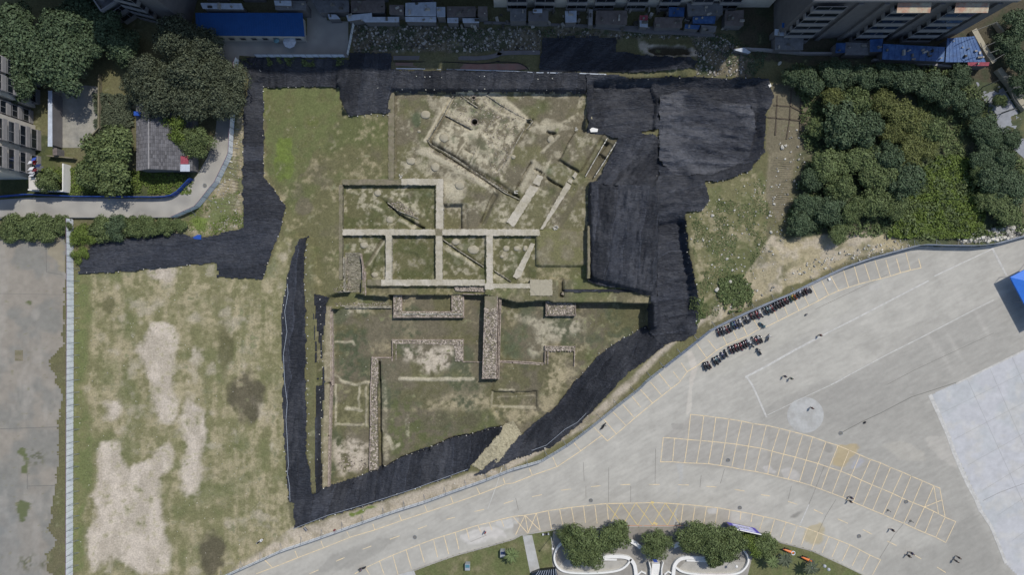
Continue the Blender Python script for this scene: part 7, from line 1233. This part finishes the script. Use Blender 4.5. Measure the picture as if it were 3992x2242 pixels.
BO = [('B3',1530,735,.8),('B3',1630,675,.75),('B3',1800,755,.6),('B3',1835,740,.45),('B3',1500,175,.6),('B3',1610,500,.55),('B3',1755,690,.5),('B3',1430,360,.4),('B3',1340,350,.35),('B3',1650,585,.45),('A4',90,475,.7),('A4',110,1110,.8),('A4',135,1095,.6),('A4',240,660,.5),('B4',20,300,.6),('B4',750,400,.5),('B4',1840,270,1.0),('B4',1800,300,.8)]
for i, (t, x, y, s_) in enumerate(BO):
    b = MB(); rr = random.Random(i); b.ball((0, 0, s_*.2), s_*.7, s_*.5, s_*.4, 8, 5, .25, rr); p = P(t, x, y); o = b.build('boulder', M['stone'], loc=(*p, zat(*p))); o.rotation_euler.z = rr.uniform(0, 3)
    tag(o, ['large pale boulder at the upper left of the weed clump by the hoarding','pale boulder directly above the weed clump','pale boulder right of the weed clump','smaller boulder at the right of the weed clump','pale split boulder at the top of the rough ground','boulder in the middle of the rough ground','boulder above the weed clump on the right','boulder near the edge of the eastern netting','small boulder at the edge of the eastern netting','small pale boulder over the weed clump','white block beside the boundary wall at the top','grey-white block between the garden plots, left','grey-white block between the garden plots, right','small block at the upper right garden plot','boulder left of the grove','pale block on the bank behind the motorbikes','largest pale block at the right end of the hoarding','pale block beside the largest one at the right end of the hoarding'][i], 'boulder', 'boulders round the dig')
# garden plot ridges
b = MB(); rr = random.Random(77)
for k in range(30): y = 395+k*5.2; a = P('V', 1945-(k*.3), y); c = P('V', 2000-k*.6, y+2); a = (a[0]+rr.uniform(-.6, .6), a[1]+rr.uniform(-.12, .12)); c = (c[0]+rr.uniform(-.8, .8), c[1]+rr.uniform(-.12, .12)); b.bar((*a, zat(*a)-.01), (*c, zat(*c)-.01), .08, k=5)
o = b.build('furrow_ridges', M['earth_brown'], kind='stuff'); tag(o, 'parallel furrows of the lower bare garden plot', 'furrows')
b = MB()
for q in ([(1945,265),(1990,268),(2038,290)], [(1930,295),(1980,300),(2035,305)], [(1990,225),(1986,300),(1978,350)], [(2015,230),(2012,330)], [(1955,240),(1950,340)]): curve_wall(b, [P('V', *p) for p in q], .28, -.1, .16)
o = b.build('plot_ridges', M['earth_dark'], kind='stuff'); tag(o, 'earth ridges dividing the upper bare garden plot', 'ridges')
b = MB()
for k in range(26): t = k/25; a = P('V', 583-38*t, 330+190*t); c = P('V', 612-2*t, 338+188*t); a = (a[0]+rr.uniform(-.3, .8), a[1]+rr.uniform(-.15, .15)); c = (c[0]+rr.uniform(-.9, .3), c[1]+rr.uniform(-.15, .15)); b.bar((*a, zat(*a)), (*c, zat(*c)), rr.uniform(.03, .08), k=5)
o = b.build('vegetable_rows', M['earth_dark'], kind='stuff'); tag(o, 'ribbed vegetable rows between the lane hoarding and the western netting', 'vegetable rows')
